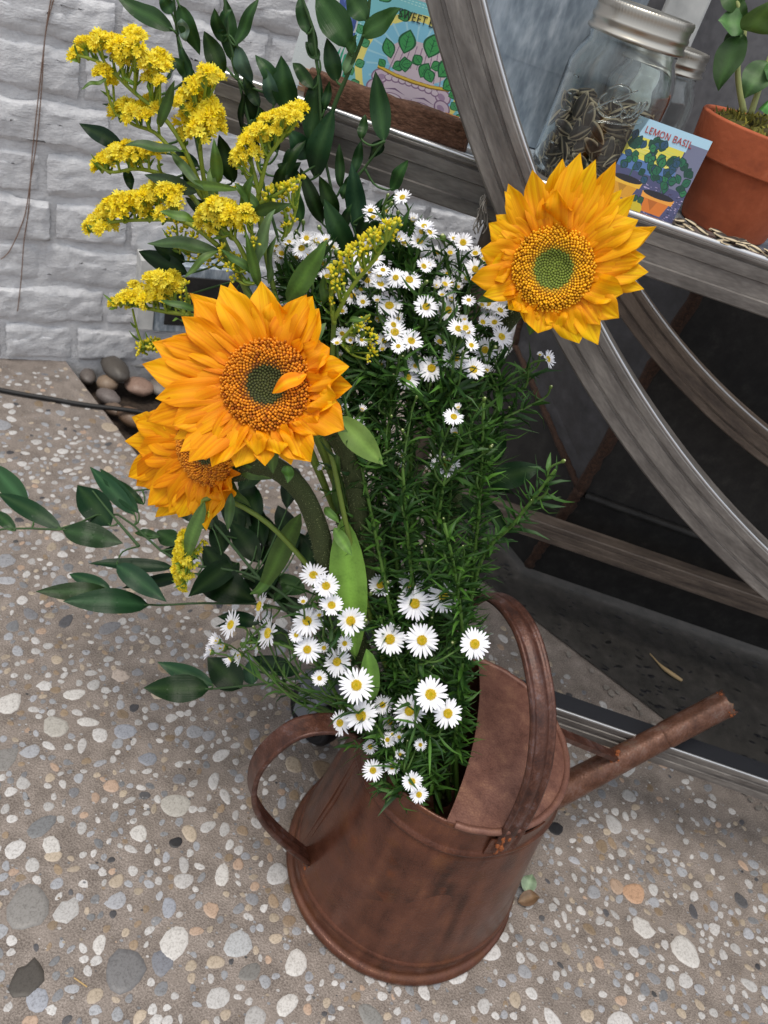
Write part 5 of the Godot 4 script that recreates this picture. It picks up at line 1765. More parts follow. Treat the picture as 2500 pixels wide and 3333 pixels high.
# ---------------------------------------------------------------- the scene
func _ready() -> void:
	var cam := Camera3D.new()
	cam.name = "camera"
	cam.fov = 65.32
	cam.near = 0.02
	cam.far = 200.0
	cam.position = Vector3(0, 0.85, 0)
	cam.basis = Basis(Vector3.RIGHT, deg_to_rad(-37.0)) * Basis(Vector3.BACK, deg_to_rad(19.0))
	# a phone's small lens: focused on the flowers, the wall just soft
	var phone := CameraAttributesPhysical.new()
	phone.frustum_focal_length = 18.72
	phone.frustum_focus_distance = 0.56
	phone.exposure_aperture = 12.0
	phone.frustum_near = 0.02
	phone.frustum_far = 200.0
	cam.attributes = phone
	add_child(cam)
	cam.current = true
	var sky := ProceduralSkyMaterial.new()
	sky.sky_top_color = Color("eef1f6")
	sky.sky_horizon_color = Color("8d929a")
	sky.sky_curve = 0.35
	sky.ground_bottom_color = Color("2a2724")
	sky.ground_horizon_color = Color("55534f")
	sky.sun_angle_max = 1.0
	sky.energy_multiplier = 1.0
	var env := Environment.new()
	env.background_mode = Environment.BG_SKY
	env.sky = Sky.new()
	env.sky.sky_material = sky
	env.tonemap_mode = Environment.TONE_MAPPER_LINEAR
	env.tonemap_exposure = 1.5
	env.ambient_light_source = Environment.AMBIENT_SOURCE_SKY
	env.sdfgi_enabled = true
	env.ssao_enabled = true
	env.ssil_enabled = true
	var we := WorldEnvironment.new()
	we.name = "world_environment"
	we.environment = env
	add_child(we)
	var sun := DirectionalLight3D.new()
	sun.name = "sun"
	sun.light_color = Color(1.0, 0.97, 0.93)
	sun.light_energy = 0.45
	sun.light_angular_distance = 25.0
	sun.shadow_enabled = true
	add_child(sun)
	sun.look_at_from_position(Vector3.ZERO, Vector3(0.14, -1.0, -0.26))

	make_materials()
	make_floor()
	make_wall()
	make_shelf()
	make_trough()
	make_can()
	make_shelf_goods()
	make_small_things()
	make_heads()
	make_bouquet()

func make_small_things() -> void:
	# drain stones
	var y := -0.045
	river_stone("large dark grey oval stone on top of the drain pebbles", Vector3(-0.5759, -0.012, -1.2767), Vector3(0.042, 0.018, 0.024), -0.75, "5d5852", 101)
	river_stone("small tan stone tucked behind the large dark oval stone", Vector3(-0.6495, -0.03, -1.3033), Vector3(0.022, 0.012, 0.016), 0.3, "8f7a68", 102)
	river_stone("upright grey oval stone at the edge of the floor slab", Vector3(-0.6187, -0.03, -1.2535), Vector3(0.015, 0.013, 0.025), 0.5, "78706c", 103)
	river_stone("round beige stone before the large dark oval stone", Vector3(-0.5761, -0.028, -1.2469), Vector3(0.02, 0.015, 0.019), 0.1, "94806e", 104)
	river_stone("mottled grey stone between the beige stone and the cable", Vector3(-0.5569, -0.03, -1.2123), Vector3(0.026, 0.013, 0.019), -0.4, "7b7370", 105)
	river_stone("long white stone leaning in the drain near the wall", Vector3(-0.5533, -0.015, -1.3401), Vector3(0.036, 0.012, 0.015), 0.55, "c9c9c8", 106)
	river_stone("pinkish tan stone beside the sunflower petals", Vector3(-0.5257, -0.03, -1.2774), Vector3(0.028, 0.014, 0.026), 0.2, "a08576", 107)
	river_stone("brown stone below the cable at the drain edge", Vector3(-0.4903, -0.03, -1.1725), Vector3(0.03, 0.016, 0.022), -0.2, "7a6350", 108)
	river_stone("small brown stone half under the cable", Vector3(-0.534, -0.035, -1.1908), Vector3(0.022, 0.011, 0.014), -0.5, "7d6c60", 109)
	river_stone("pale pink stone by the wall foot behind the white one", Vector3(-0.6152, -0.032, -1.3672), Vector3(0.024, 0.012, 0.016), 0.6, "a4938b", 110)
	river_stone("grey stone deep in the drain by the wall foot", Vector3(-0.6421, -0.035, -1.3479), Vector3(0.022, 0.012, 0.018), 0.2, "6f6863", 111)
	river_stone("dark grey stone deep in the drain under the wall box", Vector3(-0.5333, -0.03, -1.3906), Vector3(0.03, 0.013, 0.02), 0.9, "6f6a66", 112)
	river_stone("rounded grey stone hidden behind the left sunflower", Vector3(-0.4898, -0.035, -1.3048), Vector3(0.03, 0.013, 0.024), 0.1, "857d78", 113)
	# cable
	var cb := Mb.new()
	cb.tube(curve([Vector3(-0.7896, 0.005, -1.0802), Vector3(-0.6972, 0.005, -1.0941), Vector3(-0.6241, 0.005, -1.1147), Vector3(-0.5647, 0.005, -1.1321), Vector3(-0.4848, 0.004, -1.1649), Vector3(-0.4331, -0.004, -1.1897), Vector3(-0.3711, -0.012, -1.2171), Vector3(-0.2784, -0.02, -1.2711)], 60), PackedFloat32Array([0.0042]), 10)
	single("cable", cb, M.cable_black, "black rubber cable lying across the floor into the drain", "cable", Vector3(-0.7014, 0, -1.1006))
	# wall box
	var bx := thing("wall_box", "low white wall box with blue grey metal edge behind the goldenrod", "box", WALL_AT + WALL_DIR * 0.226 + Vector3(0, 0.102, 0))
	bx.basis = Basis(WALL_DIR, Vector3.UP, WALL_OUT)
	var q := Mb.new()
	q.box(Vector3(0.0, 0.0, -0.01), Vector3(0.03, 0.135, 0.045), 0.001)
	part("white_side", q.mesh(false), M.white_tile, bx)
	var q2 := Mb.new()
	q2.box(Vector3(0.032, -0.004, -0.01), Vector3(0.22, 0.13, 0.041), 0.002)
	part("metal_case", q2.mesh(false), M.galvanised, bx)
	var q3 := Mb.new()
	q3.box(Vector3(0.05, 0.012, 0.0405), Vector3(0.2, 0.11, 0.0435), 0.001)
	part("dark_front", q3.mesh(false), M.dark_steel, bx)
	# dry tendril hanging on the wall
	var tn := Mb.new()
	for s in [[Vector3(-0.6814, 0.6, -1.2246), Vector3(-0.6872, 0.5577, -1.2207), Vector3(-0.6954, 0.4689, -1.2153), Vector3(-0.7031, 0.3793, -1.2101), Vector3(-0.7081, 0.2902, -1.2068), Vector3(-0.7143, 0.2344, -1.2027), Vector3(-0.7184, 0.1677, -1.1999), Vector3(-0.724, 0.1042, -1.1961)], [Vector3(-0.6783, 0.6008, -1.2267), Vector3(-0.6882, 0.5485, -1.2201), Vector3(-0.6922, 0.476, -1.2174), Vector3(-0.6976, 0.4013, -1.2138), Vector3(-0.7055, 0.3357, -1.2085), Vector3(-0.7139, 0.2739, -1.2029), Vector3(-0.732, 0.216, -1.1908), Vector3(-0.744, 0.1982, -1.1828)]]:
		tn.tube(curve(s, 60), PackedFloat32Array([0.0009]), 5, lin("7d6455"))
	single("dry_tendril", tn, M.plain, "thin dry brown tendrils hanging down the brick wall", "tendril", Vector3(-0.6954, 0.4689, -1.2153))
	# bits on the floor
	rng.seed = 120
	var dl := thing("dry_leaf", "crumpled dry leaf, half green half brown, beside the watering can", "leaf", Vector3(0.3033, 0, -0.525))
	var a := Mb.new()
	leaf(a, Vector3(0.2897, 0.003, -0.506), Vector3(0.314, 0.008, -0.5185), 0.016, Vector3(0.1, 1, 0.2), lin("7d5f4c"), 0.2, 0.3, 0.8)
	world_part("brown_half", a, M.soft_leaf, dl)
	var a2 := Mb.new()
	leaf(a2, Vector3(0.2966, 0.008, -0.5171), Vector3(0.3016, 0.014, -0.5386), 0.017, Vector3(-0.2, 1, 0.3), lin("93a893"), 0.12, 0.2, 0.4)
	world_part("green_half", a2, M.soft_leaf, dl)
	var stw := Mb.new()
	stw.tube(curve([Vector3(0.4838, 0.007, -0.9908), Vector3(0.5007, 0.008, -0.9704), Vector3(0.5134, 0.009, -0.961), Vector3(0.5348, 0.007, -0.9541)], 14), PackedFloat32Array([0.0008, 0.0009, 0.001, 0.0011, 0.0013, 0.002, 0.0026, 0.0031, 0.0034, 0.0035, 0.0034, 0.0033, 0.003, 0.0024]), 7, lin("b39a72"))
	single("straw", stw, M.plain, "short pale straw lying on the grey slab under the shelf", "straw", Vector3(0.5122, 0.004, -0.9709))
	var st2 := Mb.new()
	st2.tube(curve([Vector3(-0.1314, 0.002, -0.29), Vector3(-0.1167, 0.002, -0.2863)], 6), PackedFloat32Array([0.0007]), 5, lin("b79a6a"))
	single("straw", st2, M.plain, "tiny straw on the concrete floor near the dark brown pebble", "straw", Vector3(-0.1242, 0.001, -0.2885))


func make_bouquet() -> void:
	aster("spray of white asters nodding left, seen side on, lowest at the left", Vector3(0.1, 0.17, -0.49), [Vector3(0.0341, 0.268, -0.46), Vector3(-0.0091, 0.3298, -0.455), Vector3(-0.0484, 0.3402, -0.455), Vector3(-0.0788, 0.3251, -0.455)], [[Vector3(-0.0714, 0.3669, -0.463), 0.0287, 0, Vector3(-0.9, 0.15, 0.3)], [Vector3(-0.058, 0.3463, -0.457), 0.0310, 0, Vector3(-0.8, 0.3, 0.5)], [Vector3(-0.0893, 0.3465, -0.452), 0.0269, 0, Vector3(-0.75, 0.45, 0.4)], [Vector3(-0.0941, 0.3062, -0.461), 0.0282, 1, Vector3(-0.8, 0.3, 0.3)], [Vector3(-0.0775, 0.3094, -0.456), 0.0224, 1, Vector3(-0.6, -0.1, 0.6)], [Vector3(-0.1016, 0.3082, -0.45), 0.0203, 1, Vector3(-0.95, 0.1, 0.2)], [Vector3(-0.0715, 0.3234, -0.46), 0.0222, 1, Vector3(-0.7, 0.1, 0.5)], [Vector3(-0.0984, 0.3194, -0.454), 0.0209, 1, Vector3(-0.8, 0.4, 0.3)], [Vector3(-0.0836, 0.308, -0.449), 0.0171, 1, Vector3(-0.5, -0.3, 0.6)], [Vector3(-0.0641, 0.3232, -0.458), 0.0170, 1, Vector3(-0.7, -0.3, 0.4)], [Vector3(-0.071, 0.3516, -0.453), 0.0077, 2, Vector3(-0.4, 0.8, 0.3)]], 201, 0.2)
	aster("spray of eight open white asters left of the broad green leaf", Vector3(0.11, 0.16, -0.49), [Vector3(0.0495, 0.2764, -0.46), Vector3(0.018, 0.3375, -0.455), Vector3(-0.0054, 0.3673, -0.455), Vector3(-0.0266, 0.4019, -0.46)], [[Vector3(-0.0347, 0.4379, -0.443), 0.0230, 0, Vector3(-0.1, 0.9, 0.3)], [Vector3(-0.0232, 0.4355, -0.439), 0.0230, 0, Vector3(0.1, 0.85, 0.45)], [Vector3(-0.0145, 0.4231, -0.434), 0.0217, 0, Vector3(0, 0.9, 0.35)], [Vector3(-0.0291, 0.3903, -0.442), 0.0270, 0], [Vector3(0.0028, 0.4103, -0.438), 0.0264, 0, Vector3(0.25, 0.7, 0.65)], [Vector3(-0.022, 0.3695, -0.433), 0.0236, 0], [Vector3(0.0039, 0.3582, -0.441), 0.0255, 0], [Vector3(-0.036, 0.4151, -0.436), 0.0113, 1, Vector3(-0.2, 0.9, 0.2)], [Vector3(0.0136, 0.4221, -0.432), 0.0084, 2], [Vector3(-0.0212, 0.4026, -0.44), 0.0122, 1], [Vector3(-0.0339, 0.3788, -0.435), 0.0132, 0], [Vector3(-0.01, 0.3664, -0.443), 0.0127, 1], [Vector3(0.0046, 0.3836, -0.439), 0.0146, 0], [Vector3(-0.0057, 0.3405, -0.434), 0.0144, 0]], 202, 0.4)
	aster("spray with the two largest white asters stacked over the can's rear rim", Vector3(0.12, 0.15, -0.47), [Vector3(0.0789, 0.2638, -0.44), Vector3(0.0565, 0.3064, -0.43), Vector3(0.0384, 0.3286, -0.43)], [[Vector3(0.024, 0.3611, -0.422), 0.0307, 0, Vector3(-0.1, 0.75, 0.7)], [Vector3(0.0367, 0.324, -0.425), 0.0312, 0, Vector3(-0.15, 0.7, 0.7)], [Vector3(0.0231, 0.2999, -0.43), 0.0227, 0, Vector3(-0.5, 0.6, 0.5)], [Vector3(0.0516, 0.3219, -0.445), 0.0187, 0, Vector3(0.2, 0.6, 0.7)], [Vector3(0.064, 0.2974, -0.45), 0.0176, 0, Vector3(0.1, 0.7, 0.5)]], 203, 1)
	aster("spray of white asters and pale buds right of the broad green leaf", Vector3(0.14, 0.16, -0.5), [Vector3(0.087, 0.2707, -0.48), Vector3(0.063, 0.3434, -0.47), Vector3(0.0459, 0.4046, -0.465), Vector3(0.0415, 0.4298, -0.47)], [[Vector3(0.0162, 0.4264, -0.47), 0.0219, 0, Vector3(-0.3, 0.7, 0.6)], [Vector3(0.0393, 0.4315, -0.475), 0.0256, 0, Vector3(0, 0.9, 0.35)], [Vector3(0.046, 0.4269, -0.462), 0.0289, 0, Vector3(0, 0.75, 0.65)], [Vector3(0.0654, 0.4373, -0.469), 0.0282, 0, Vector3(0.1, 0.75, 0.65)], [Vector3(0.0207, 0.4352, -0.466), 0.0094, 2], [Vector3(0.0108, 0.4204, -0.463), 0.0102, 2], [Vector3(0.0332, 0.4216, -0.469), 0.0103, 2], [Vector3(0.0632, 0.4152, -0.466), 0.0073, 2]], 204, 1)
	aster("spray of three big white asters in a row under the tall stems", Vector3(0.15, 0.16, -0.5), [Vector3(0.0944, 0.2667, -0.47), Vector3(0.076, 0.3365, -0.455), Vector3(0.0627, 0.3837, -0.45)], [[Vector3(0.0373, 0.3931, -0.45), 0.0294, 0, Vector3(-0.05, 0.75, 0.68)], [Vector3(0.0606, 0.4056, -0.448), 0.0290, 0, Vector3(0.05, 0.72, 0.7)], [Vector3(0.0987, 0.4223, -0.446), 0.0277, 0, Vector3(0.15, 0.72, 0.68)], [Vector3(0.0836, 0.4132, -0.449), 0.0079, 2], [Vector3(0.0771, 0.3828, -0.447), 0.0059, 2]], 205, 1)
	aster("trio of white asters overlapping beside the can's half lid", Vector3(0.15, 0.16, -0.48), [Vector3(0.1069, 0.2655, -0.45), Vector3(0.093, 0.3132, -0.44)], [[Vector3(0.073, 0.3359, -0.436), 0.0282, 0, Vector3(-0.1, 0.75, 0.66)], [Vector3(0.0814, 0.3723, -0.428), 0.0314, 0, Vector3(0.05, 0.76, 0.64)], [Vector3(0.1023, 0.3486, -0.436), 0.0279, 0, Vector3(0.15, 0.72, 0.68)], [Vector3(0.0702, 0.3721, -0.438), 0.0066, 2]], 206, 1)
	aster("spray of small white asters spilling over the front rim of the can", Vector3(0.11, 0.16, -0.45), [Vector3(0.0969, 0.2527, -0.43), Vector3(0.0803, 0.2819, -0.428), Vector3(0.0689, 0.2972, -0.432)], [[Vector3(0.0551, 0.2764, -0.435), 0.0161, 0, Vector3(-0.4, 0.7, 0.5)], [Vector3(0.0656, 0.2981, -0.431), 0.0141, 0, Vector3(-0.1, 0.8, 0.5)], [Vector3(0.0671, 0.311, -0.428), 0.0100, 1], [Vector3(0.074, 0.3027, -0.434), 0.0110, 0], [Vector3(0.0924, 0.3071, -0.43), 0.0117, 0], [Vector3(0.0799, 0.29, -0.427), 0.0110, 0], [Vector3(0.0634, 0.2669, -0.42), 0.0207, 0, Vector3(-0.2, 0.7, 0.7)], [Vector3(0.0776, 0.2749, -0.424), 0.0159, 0, Vector3(0.1, 0.7, 0.7)], [Vector3(0.0967, 0.2768, -0.415), 0.0204, 0, Vector3(0.05, 0.7, 0.7)], [Vector3(0.1069, 0.2643, -0.414), 0.0182, 0, Vector3(0.1, 0.6, 0.75)], [Vector3(0.0809, 0.308, -0.429), 0.0047, 2], [Vector3(0.073, 0.3141, -0.435), 0.0116, 1]], 207, 1)
	aster("upper spray of white asters just left of the goldenrod buds", Vector3(0.12, 0.15, -0.51), [Vector3(0.0866, 0.2444, -0.5), Vector3(0.001, 0.418, -0.51), Vector3(-0.0591, 0.5444, -0.53), Vector3(-0.1014, 0.6061, -0.54), Vector3(-0.1129, 0.6288, -0.545)], [[Vector3(-0.128, 0.6146, -0.56), 0.0180, 0, Vector3(-0.3, 0.6, 0.7)], [Vector3(-0.1189, 0.6268, -0.549), 0.0150, 0], [Vector3(-0.114, 0.6387, -0.538), 0.0164, 0, Vector3(-0.1, 0.75, 0.65)], [Vector3(-0.1222, 0.5952, -0.557), 0.0189, 0, Vector3(-0.3, 0.6, 0.7)], [Vector3(-0.1028, 0.6368, -0.546), 0.0154, 0], [Vector3(-0.1116, 0.6478, -0.535), 0.0132, 1], [Vector3(-0.1086, 0.6409, -0.555), 0.0136, 0], [Vector3(-0.1288, 0.6279, -0.544), 0.0136, 1], [Vector3(-0.0975, 0.6515, -0.533), 0.0119, 1], [Vector3(-0.1233, 0.6437, -0.552), 0.0080, 2], [Vector3(-0.1056, 0.6556, -0.541), 0.0084, 2], [Vector3(-0.1215, 0.6487, -0.56), 0.0081, 2, Vector3(-0.2, 0.9, 0.1)], [Vector3(-0.1262, 0.6368, -0.549), 0.0093, 2], [Vector3(-0.1047, 0.6243, -0.538), 0.0154, 0], [Vector3(-0.1152, 0.6059, -0.557), 0.0129, 1], [Vector3(-0.0978, 0.6302, -0.546), 0.0136, 0], [Vector3(-0.1351, 0.624, -0.554), 0.0122, 0, Vector3(-0.32792, 0.606936, 0.397231)], [Vector3(-0.13, 0.6233, -0.549), 0.0119, 0, Vector3(0.261497, 0.691602, 0.574332)], [Vector3(-0.1269, 0.6315, -0.565), 0.0110, 0, Vector3(0.10158, 0.856163, 0.534592)], [Vector3(-0.1099, 0.6366, -0.537), 0.0136, 0, Vector3(-0.176874, 0.697999, 0.577831)], [Vector3(-0.1169, 0.6038, -0.545), 0.0124, 0, Vector3(-0.168241, 0.879087, 0.23243)], [Vector3(-0.0924, 0.6374, -0.556), 0.0134, 2, Vector3(-0.125725, 0.949048, 0.238008)], [Vector3(-0.1004, 0.6427, -0.548), 0.0129, 1, Vector3(0.0621381, 0.822051, 0.279485)], [Vector3(-0.106, 0.6406, -0.552), 0.0113, 1, Vector3(0.0923457, 0.683096, 0.29898)], [Vector3(-0.1273, 0.6337, -0.549), 0.0159, 0, Vector3(0.164415, 0.935954, 0.207275)], [Vector3(-0.0977, 0.636, -0.565), 0.0123, 1, Vector3(0.144035, 0.627215, 0.427978)], [Vector3(-0.1121, 0.643, -0.538), 0.0117, 1, Vector3(-0.343422, 0.615679, 0.267827)], [Vector3(-0.1346, 0.6293, -0.55), 0.0105, 0, Vector3(-0.060838, 0.672771, 0.176703)], [Vector3(-0.1235, 0.6406, -0.537), 0.0111, 0, Vector3(0.0578656, 0.712502, 0.21423)], [Vector3(-0.1035, 0.6339, -0.55), 0.0133, 0, Vector3(-0.0177904, 0.684652, 0.33478)], [Vector3(-0.1048, 0.637, -0.543), 0.0154, 0, Vector3(-0.218603, 0.612882, 0.301355)], [Vector3(-0.1039, 0.617, -0.567), 0.0118, 0, Vector3(-0.358981, 0.924812, 0.404405)], [Vector3(-0.0916, 0.6265, -0.535), 0.0152, 1, Vector3(-0.321648, 0.735615, 0.372043)], [Vector3(-0.1128, 0.5942, -0.564), 0.0114, 0, Vector3(0.125527, 0.879827, 0.439122)], [Vector3(-0.105, 0.6136, -0.534), 0.0126, 0, Vector3(0.319395, 0.626033, 0.588435)], [Vector3(-0.0993, 0.6343, -0.565), 0.0149, 0, Vector3(0.213456, 0.694305, 0.535341)]], 208, 1)
	aster("spray of white asters behind the plume of goldenrod buds", Vector3(0.13, 0.15, -0.51), [Vector3(0.0906, 0.2466, -0.5), Vector3(0.0156, 0.4245, -0.51), Vector3(-0.0456, 0.5497, -0.53), Vector3(-0.0729, 0.5962, -0.535), Vector3(-0.0817, 0.6203, -0.54)], [[Vector3(-0.0839, 0.6241, -0.555), 0.0158, 0], [Vector3(-0.0927, 0.6178, -0.544), 0.0138, 0, Vector3(-0.3, 0.7, 0.5)], [Vector3(-0.0705, 0.6198, -0.533), 0.0160, 0, Vector3(0.1, 0.8, 0.5)], [Vector3(-0.0844, 0.5993, -0.552), 0.0142, 1], [Vector3(-0.0648, 0.6308, -0.541), 0.0172, 0, Vector3(0.2, 0.85, 0.4)], [Vector3(-0.0535, 0.636, -0.53), 0.0168, 0, Vector3(0, 0.9, 0.4)], [Vector3(-0.0892, 0.5877, -0.55), 0.0143, 1], [Vector3(-0.0939, 0.6055, -0.539), 0.0126, 0], [Vector3(-0.0783, 0.6189, -0.528), 0.0122, 1], [Vector3(-0.0637, 0.6451, -0.547), 0.0153, 0], [Vector3(-0.0732, 0.6455, -0.536), 0.0138, 0], [Vector3(-0.0811, 0.5788, -0.555), 0.0079, 2], [Vector3(-0.0838, 0.5709, -0.544), 0.0079, 2], [Vector3(-0.07, 0.5981, -0.533), 0.0069, 2], [Vector3(-0.0834, 0.6295, -0.544), 0.0120, 1, Vector3(-0.225167, 0.601146, 0.565063)], [Vector3(-0.1032, 0.6031, -0.556), 0.0146, 0, Vector3(0.0404867, 0.907548, 0.240751)], [Vector3(-0.0801, 0.6142, -0.548), 0.0140, 1, Vector3(-0.0422504, 0.627646, 0.478171)], [Vector3(-0.0719, 0.6214, -0.544), 0.0141, 0, Vector3(-0.109944, 0.868653, 0.385344)], [Vector3(-0.0794, 0.6094, -0.558), 0.0132, 1, Vector3(-0.235718, 0.941799, 0.324884)], [Vector3(-0.0718, 0.6326, -0.558), 0.0149, 0, Vector3(0.00997972, 0.751884, 0.53603)], [Vector3(-0.0546, 0.6456, -0.531), 0.0123, 0, Vector3(-0.0542749, 0.879422, 0.266951)], [Vector3(-0.0652, 0.6343, -0.547), 0.0125, 0, Vector3(-0.193111, 0.940816, 0.152196)], [Vector3(-0.0699, 0.6361, -0.55), 0.0134, 0, Vector3(-0.338351, 0.825989, 0.556928)], [Vector3(-0.0691, 0.6395, -0.532), 0.0140, 1, Vector3(0.314575, 0.890421, 0.520442)], [Vector3(-0.0675, 0.6474, -0.561), 0.0130, 1, Vector3(0.128806, 0.947381, 0.184604)]], 209, 1)
	aster("topmost spray of white asters reaching above the others", Vector3(0.13, 0.15, -0.53), [Vector3(0.1026, 0.227, -0.52), Vector3(0.0392, 0.4098, -0.54), Vector3(-0.0129, 0.5489, -0.555), Vector3(-0.0339, 0.6204, -0.565), Vector3(-0.0474, 0.657, -0.57)], [[Vector3(-0.0139, 0.6414, -0.58), 0.0218, 0, Vector3(0.05, 0.75, 0.66)], [Vector3(-0.0342, 0.6465, -0.569), 0.0176, 0, Vector3(0, 0.85, 0.5)], [Vector3(-0.0379, 0.6636, -0.558), 0.0170, 0, Vector3(-0.1, 0.7, 0.7)], [Vector3(-0.064, 0.6812, -0.577), 0.0123, 1, Vector3(0.5, 0.8, 0.2)], [Vector3(-0.0473, 0.6732, -0.566), 0.0134, 1], [Vector3(-0.033, 0.6725, -0.555), 0.0132, 0, Vector3(0.3, 0.9, 0.3)], [Vector3(-0.076, 0.663, -0.575), 0.0143, 0, Vector3(-0.4, 0.85, 0.3)], [Vector3(-0.0653, 0.6657, -0.564), 0.0128, 0], [Vector3(-0.0671, 0.6875, -0.553), 0.0065, 2], [Vector3(-0.0657, 0.6773, -0.572), 0.0073, 2], [Vector3(-0.054, 0.669, -0.561), 0.0061, 2], [Vector3(-0.0524, 0.6434, -0.58), 0.0128, 1], [Vector3(-0.0391, 0.6355, -0.569), 0.0114, 1], [Vector3(-0.0226, 0.6376, -0.586), 0.0153, 0, Vector3(0.0942936, 0.890942, 0.286289)], [Vector3(-0.0079, 0.64, -0.563), 0.0151, 0, Vector3(-0.092668, 0.860986, 0.414891)], [Vector3(-0.0338, 0.6394, -0.572), 0.0129, 0, Vector3(-0.172983, 0.744048, 0.155932)], [Vector3(-0.0271, 0.6516, -0.554), 0.0130, 0, Vector3(0.0862605, 0.654618, 0.227087)], [Vector3(-0.025, 0.6521, -0.581), 0.0134, 0, Vector3(0.328203, 0.864447, 0.367554)], [Vector3(-0.0378, 0.6741, -0.558), 0.0156, 0, Vector3(-0.14055, 0.931775, 0.265328)], [Vector3(-0.0592, 0.6834, -0.573), 0.0147, 0, Vector3(-0.385178, 0.685885, 0.488089)], [Vector3(-0.0593, 0.673, -0.572), 0.0084, 2], [Vector3(-0.024, 0.6652, -0.576), 0.0129, 2, Vector3(-0.397921, 0.90819, 0.220102)], [Vector3(-0.0391, 0.6692, -0.56), 0.0129, 0, Vector3(0.262348, 0.689625, 0.356529)], [Vector3(-0.0681, 0.6703, -0.574), 0.0119, 1, Vector3(0.384364, 0.69751, 0.454296)], [Vector3(-0.0799, 0.6648, -0.582), 0.0133, 0, Vector3(-0.214385, 0.793734, 0.364517)], [Vector3(-0.0523, 0.6608, -0.557), 0.0147, 1, Vector3(0.305986, 0.73281, 0.539003)], [Vector3(-0.0527, 0.6529, -0.58), 0.0135, 0, Vector3(-0.155881, 0.826397, 0.553723)], [Vector3(-0.0481, 0.6585, -0.557), 0.0155, 1, Vector3(0.0637237, 0.874517, 0.390993)], [Vector3(-0.035, 0.6435, -0.58), 0.0115, 0, Vector3(0.306612, 0.830418, 0.464428)], [Vector3(-0.0253, 0.6478, -0.559), 0.0116, 1, Vector3(-0.319791, 0.781695, 0.530863)]], 210, 1)
	aster("spray of white asters close to the left edge of the right sunflower", Vector3(0.15, 0.15, -0.53), [Vector3(0.1108, 0.2315, -0.52), Vector3(0.0616, 0.4198, -0.54), Vector3(0.0227, 0.5627, -0.555), Vector3(0.0011, 0.6292, -0.565)], [[Vector3(-0.0092, 0.6692, -0.568), 0.0165, 0, Vector3(0.1, 0.65, 0.75)], [Vector3(0.005, 0.6561, -0.562), 0.0173, 0, Vector3(0.2, 0.65, 0.7)], [Vector3(-0.0152, 0.6626, -0.557), 0.0140, 1], [Vector3(0.0009, 0.6462, -0.566), 0.0119, 0, Vector3(0.5, 0.7, 0.3)], [Vector3(0.022, 0.636, -0.561), 0.0170, 0, Vector3(-0.2, 0.75, 0.5)], [Vector3(0.0179, 0.6354, -0.555), 0.0125, 1], [Vector3(0.0072, 0.6704, -0.565), 0.0085, 2], [Vector3(-0.0021, 0.6412, -0.559), 0.0094, 1], [Vector3(-0.0196, 0.6581, -0.582), 0.0119, 1, Vector3(0.32677, 0.843849, 0.202551)], [Vector3(0.0016, 0.6601, -0.582), 0.0146, 1, Vector3(-0.180623, 0.934062, 0.550775)], [Vector3(0.0083, 0.6649, -0.561), 0.0123, 1, Vector3(0.173874, 0.885571, 0.319251)], [Vector3(-0.0164, 0.667, -0.576), 0.0121, 0, Vector3(0.203233, 0.901957, 0.284447)], [Vector3(0.0052, 0.6484, -0.57), 0.0110, 0, Vector3(-0.0171121, 0.753025, 0.587285)], [Vector3(0.0364, 0.6276, -0.571), 0.0125, 1, Vector3(-0.231868, 0.697875, 0.188977)], [Vector3(0.0233, 0.6304, -0.566), 0.0135, 0, Vector3(-0.330606, 0.945222, 0.224696)], [Vector3(0.0316, 0.6356, -0.557), 0.0160, 0, Vector3(0.185029, 0.825923, 0.203182)], [Vector3(-0.0125, 0.6423, -0.574), 0.0130, 0, Vector3(-0.308797, 0.939988, 0.283472)]], 211, 1)
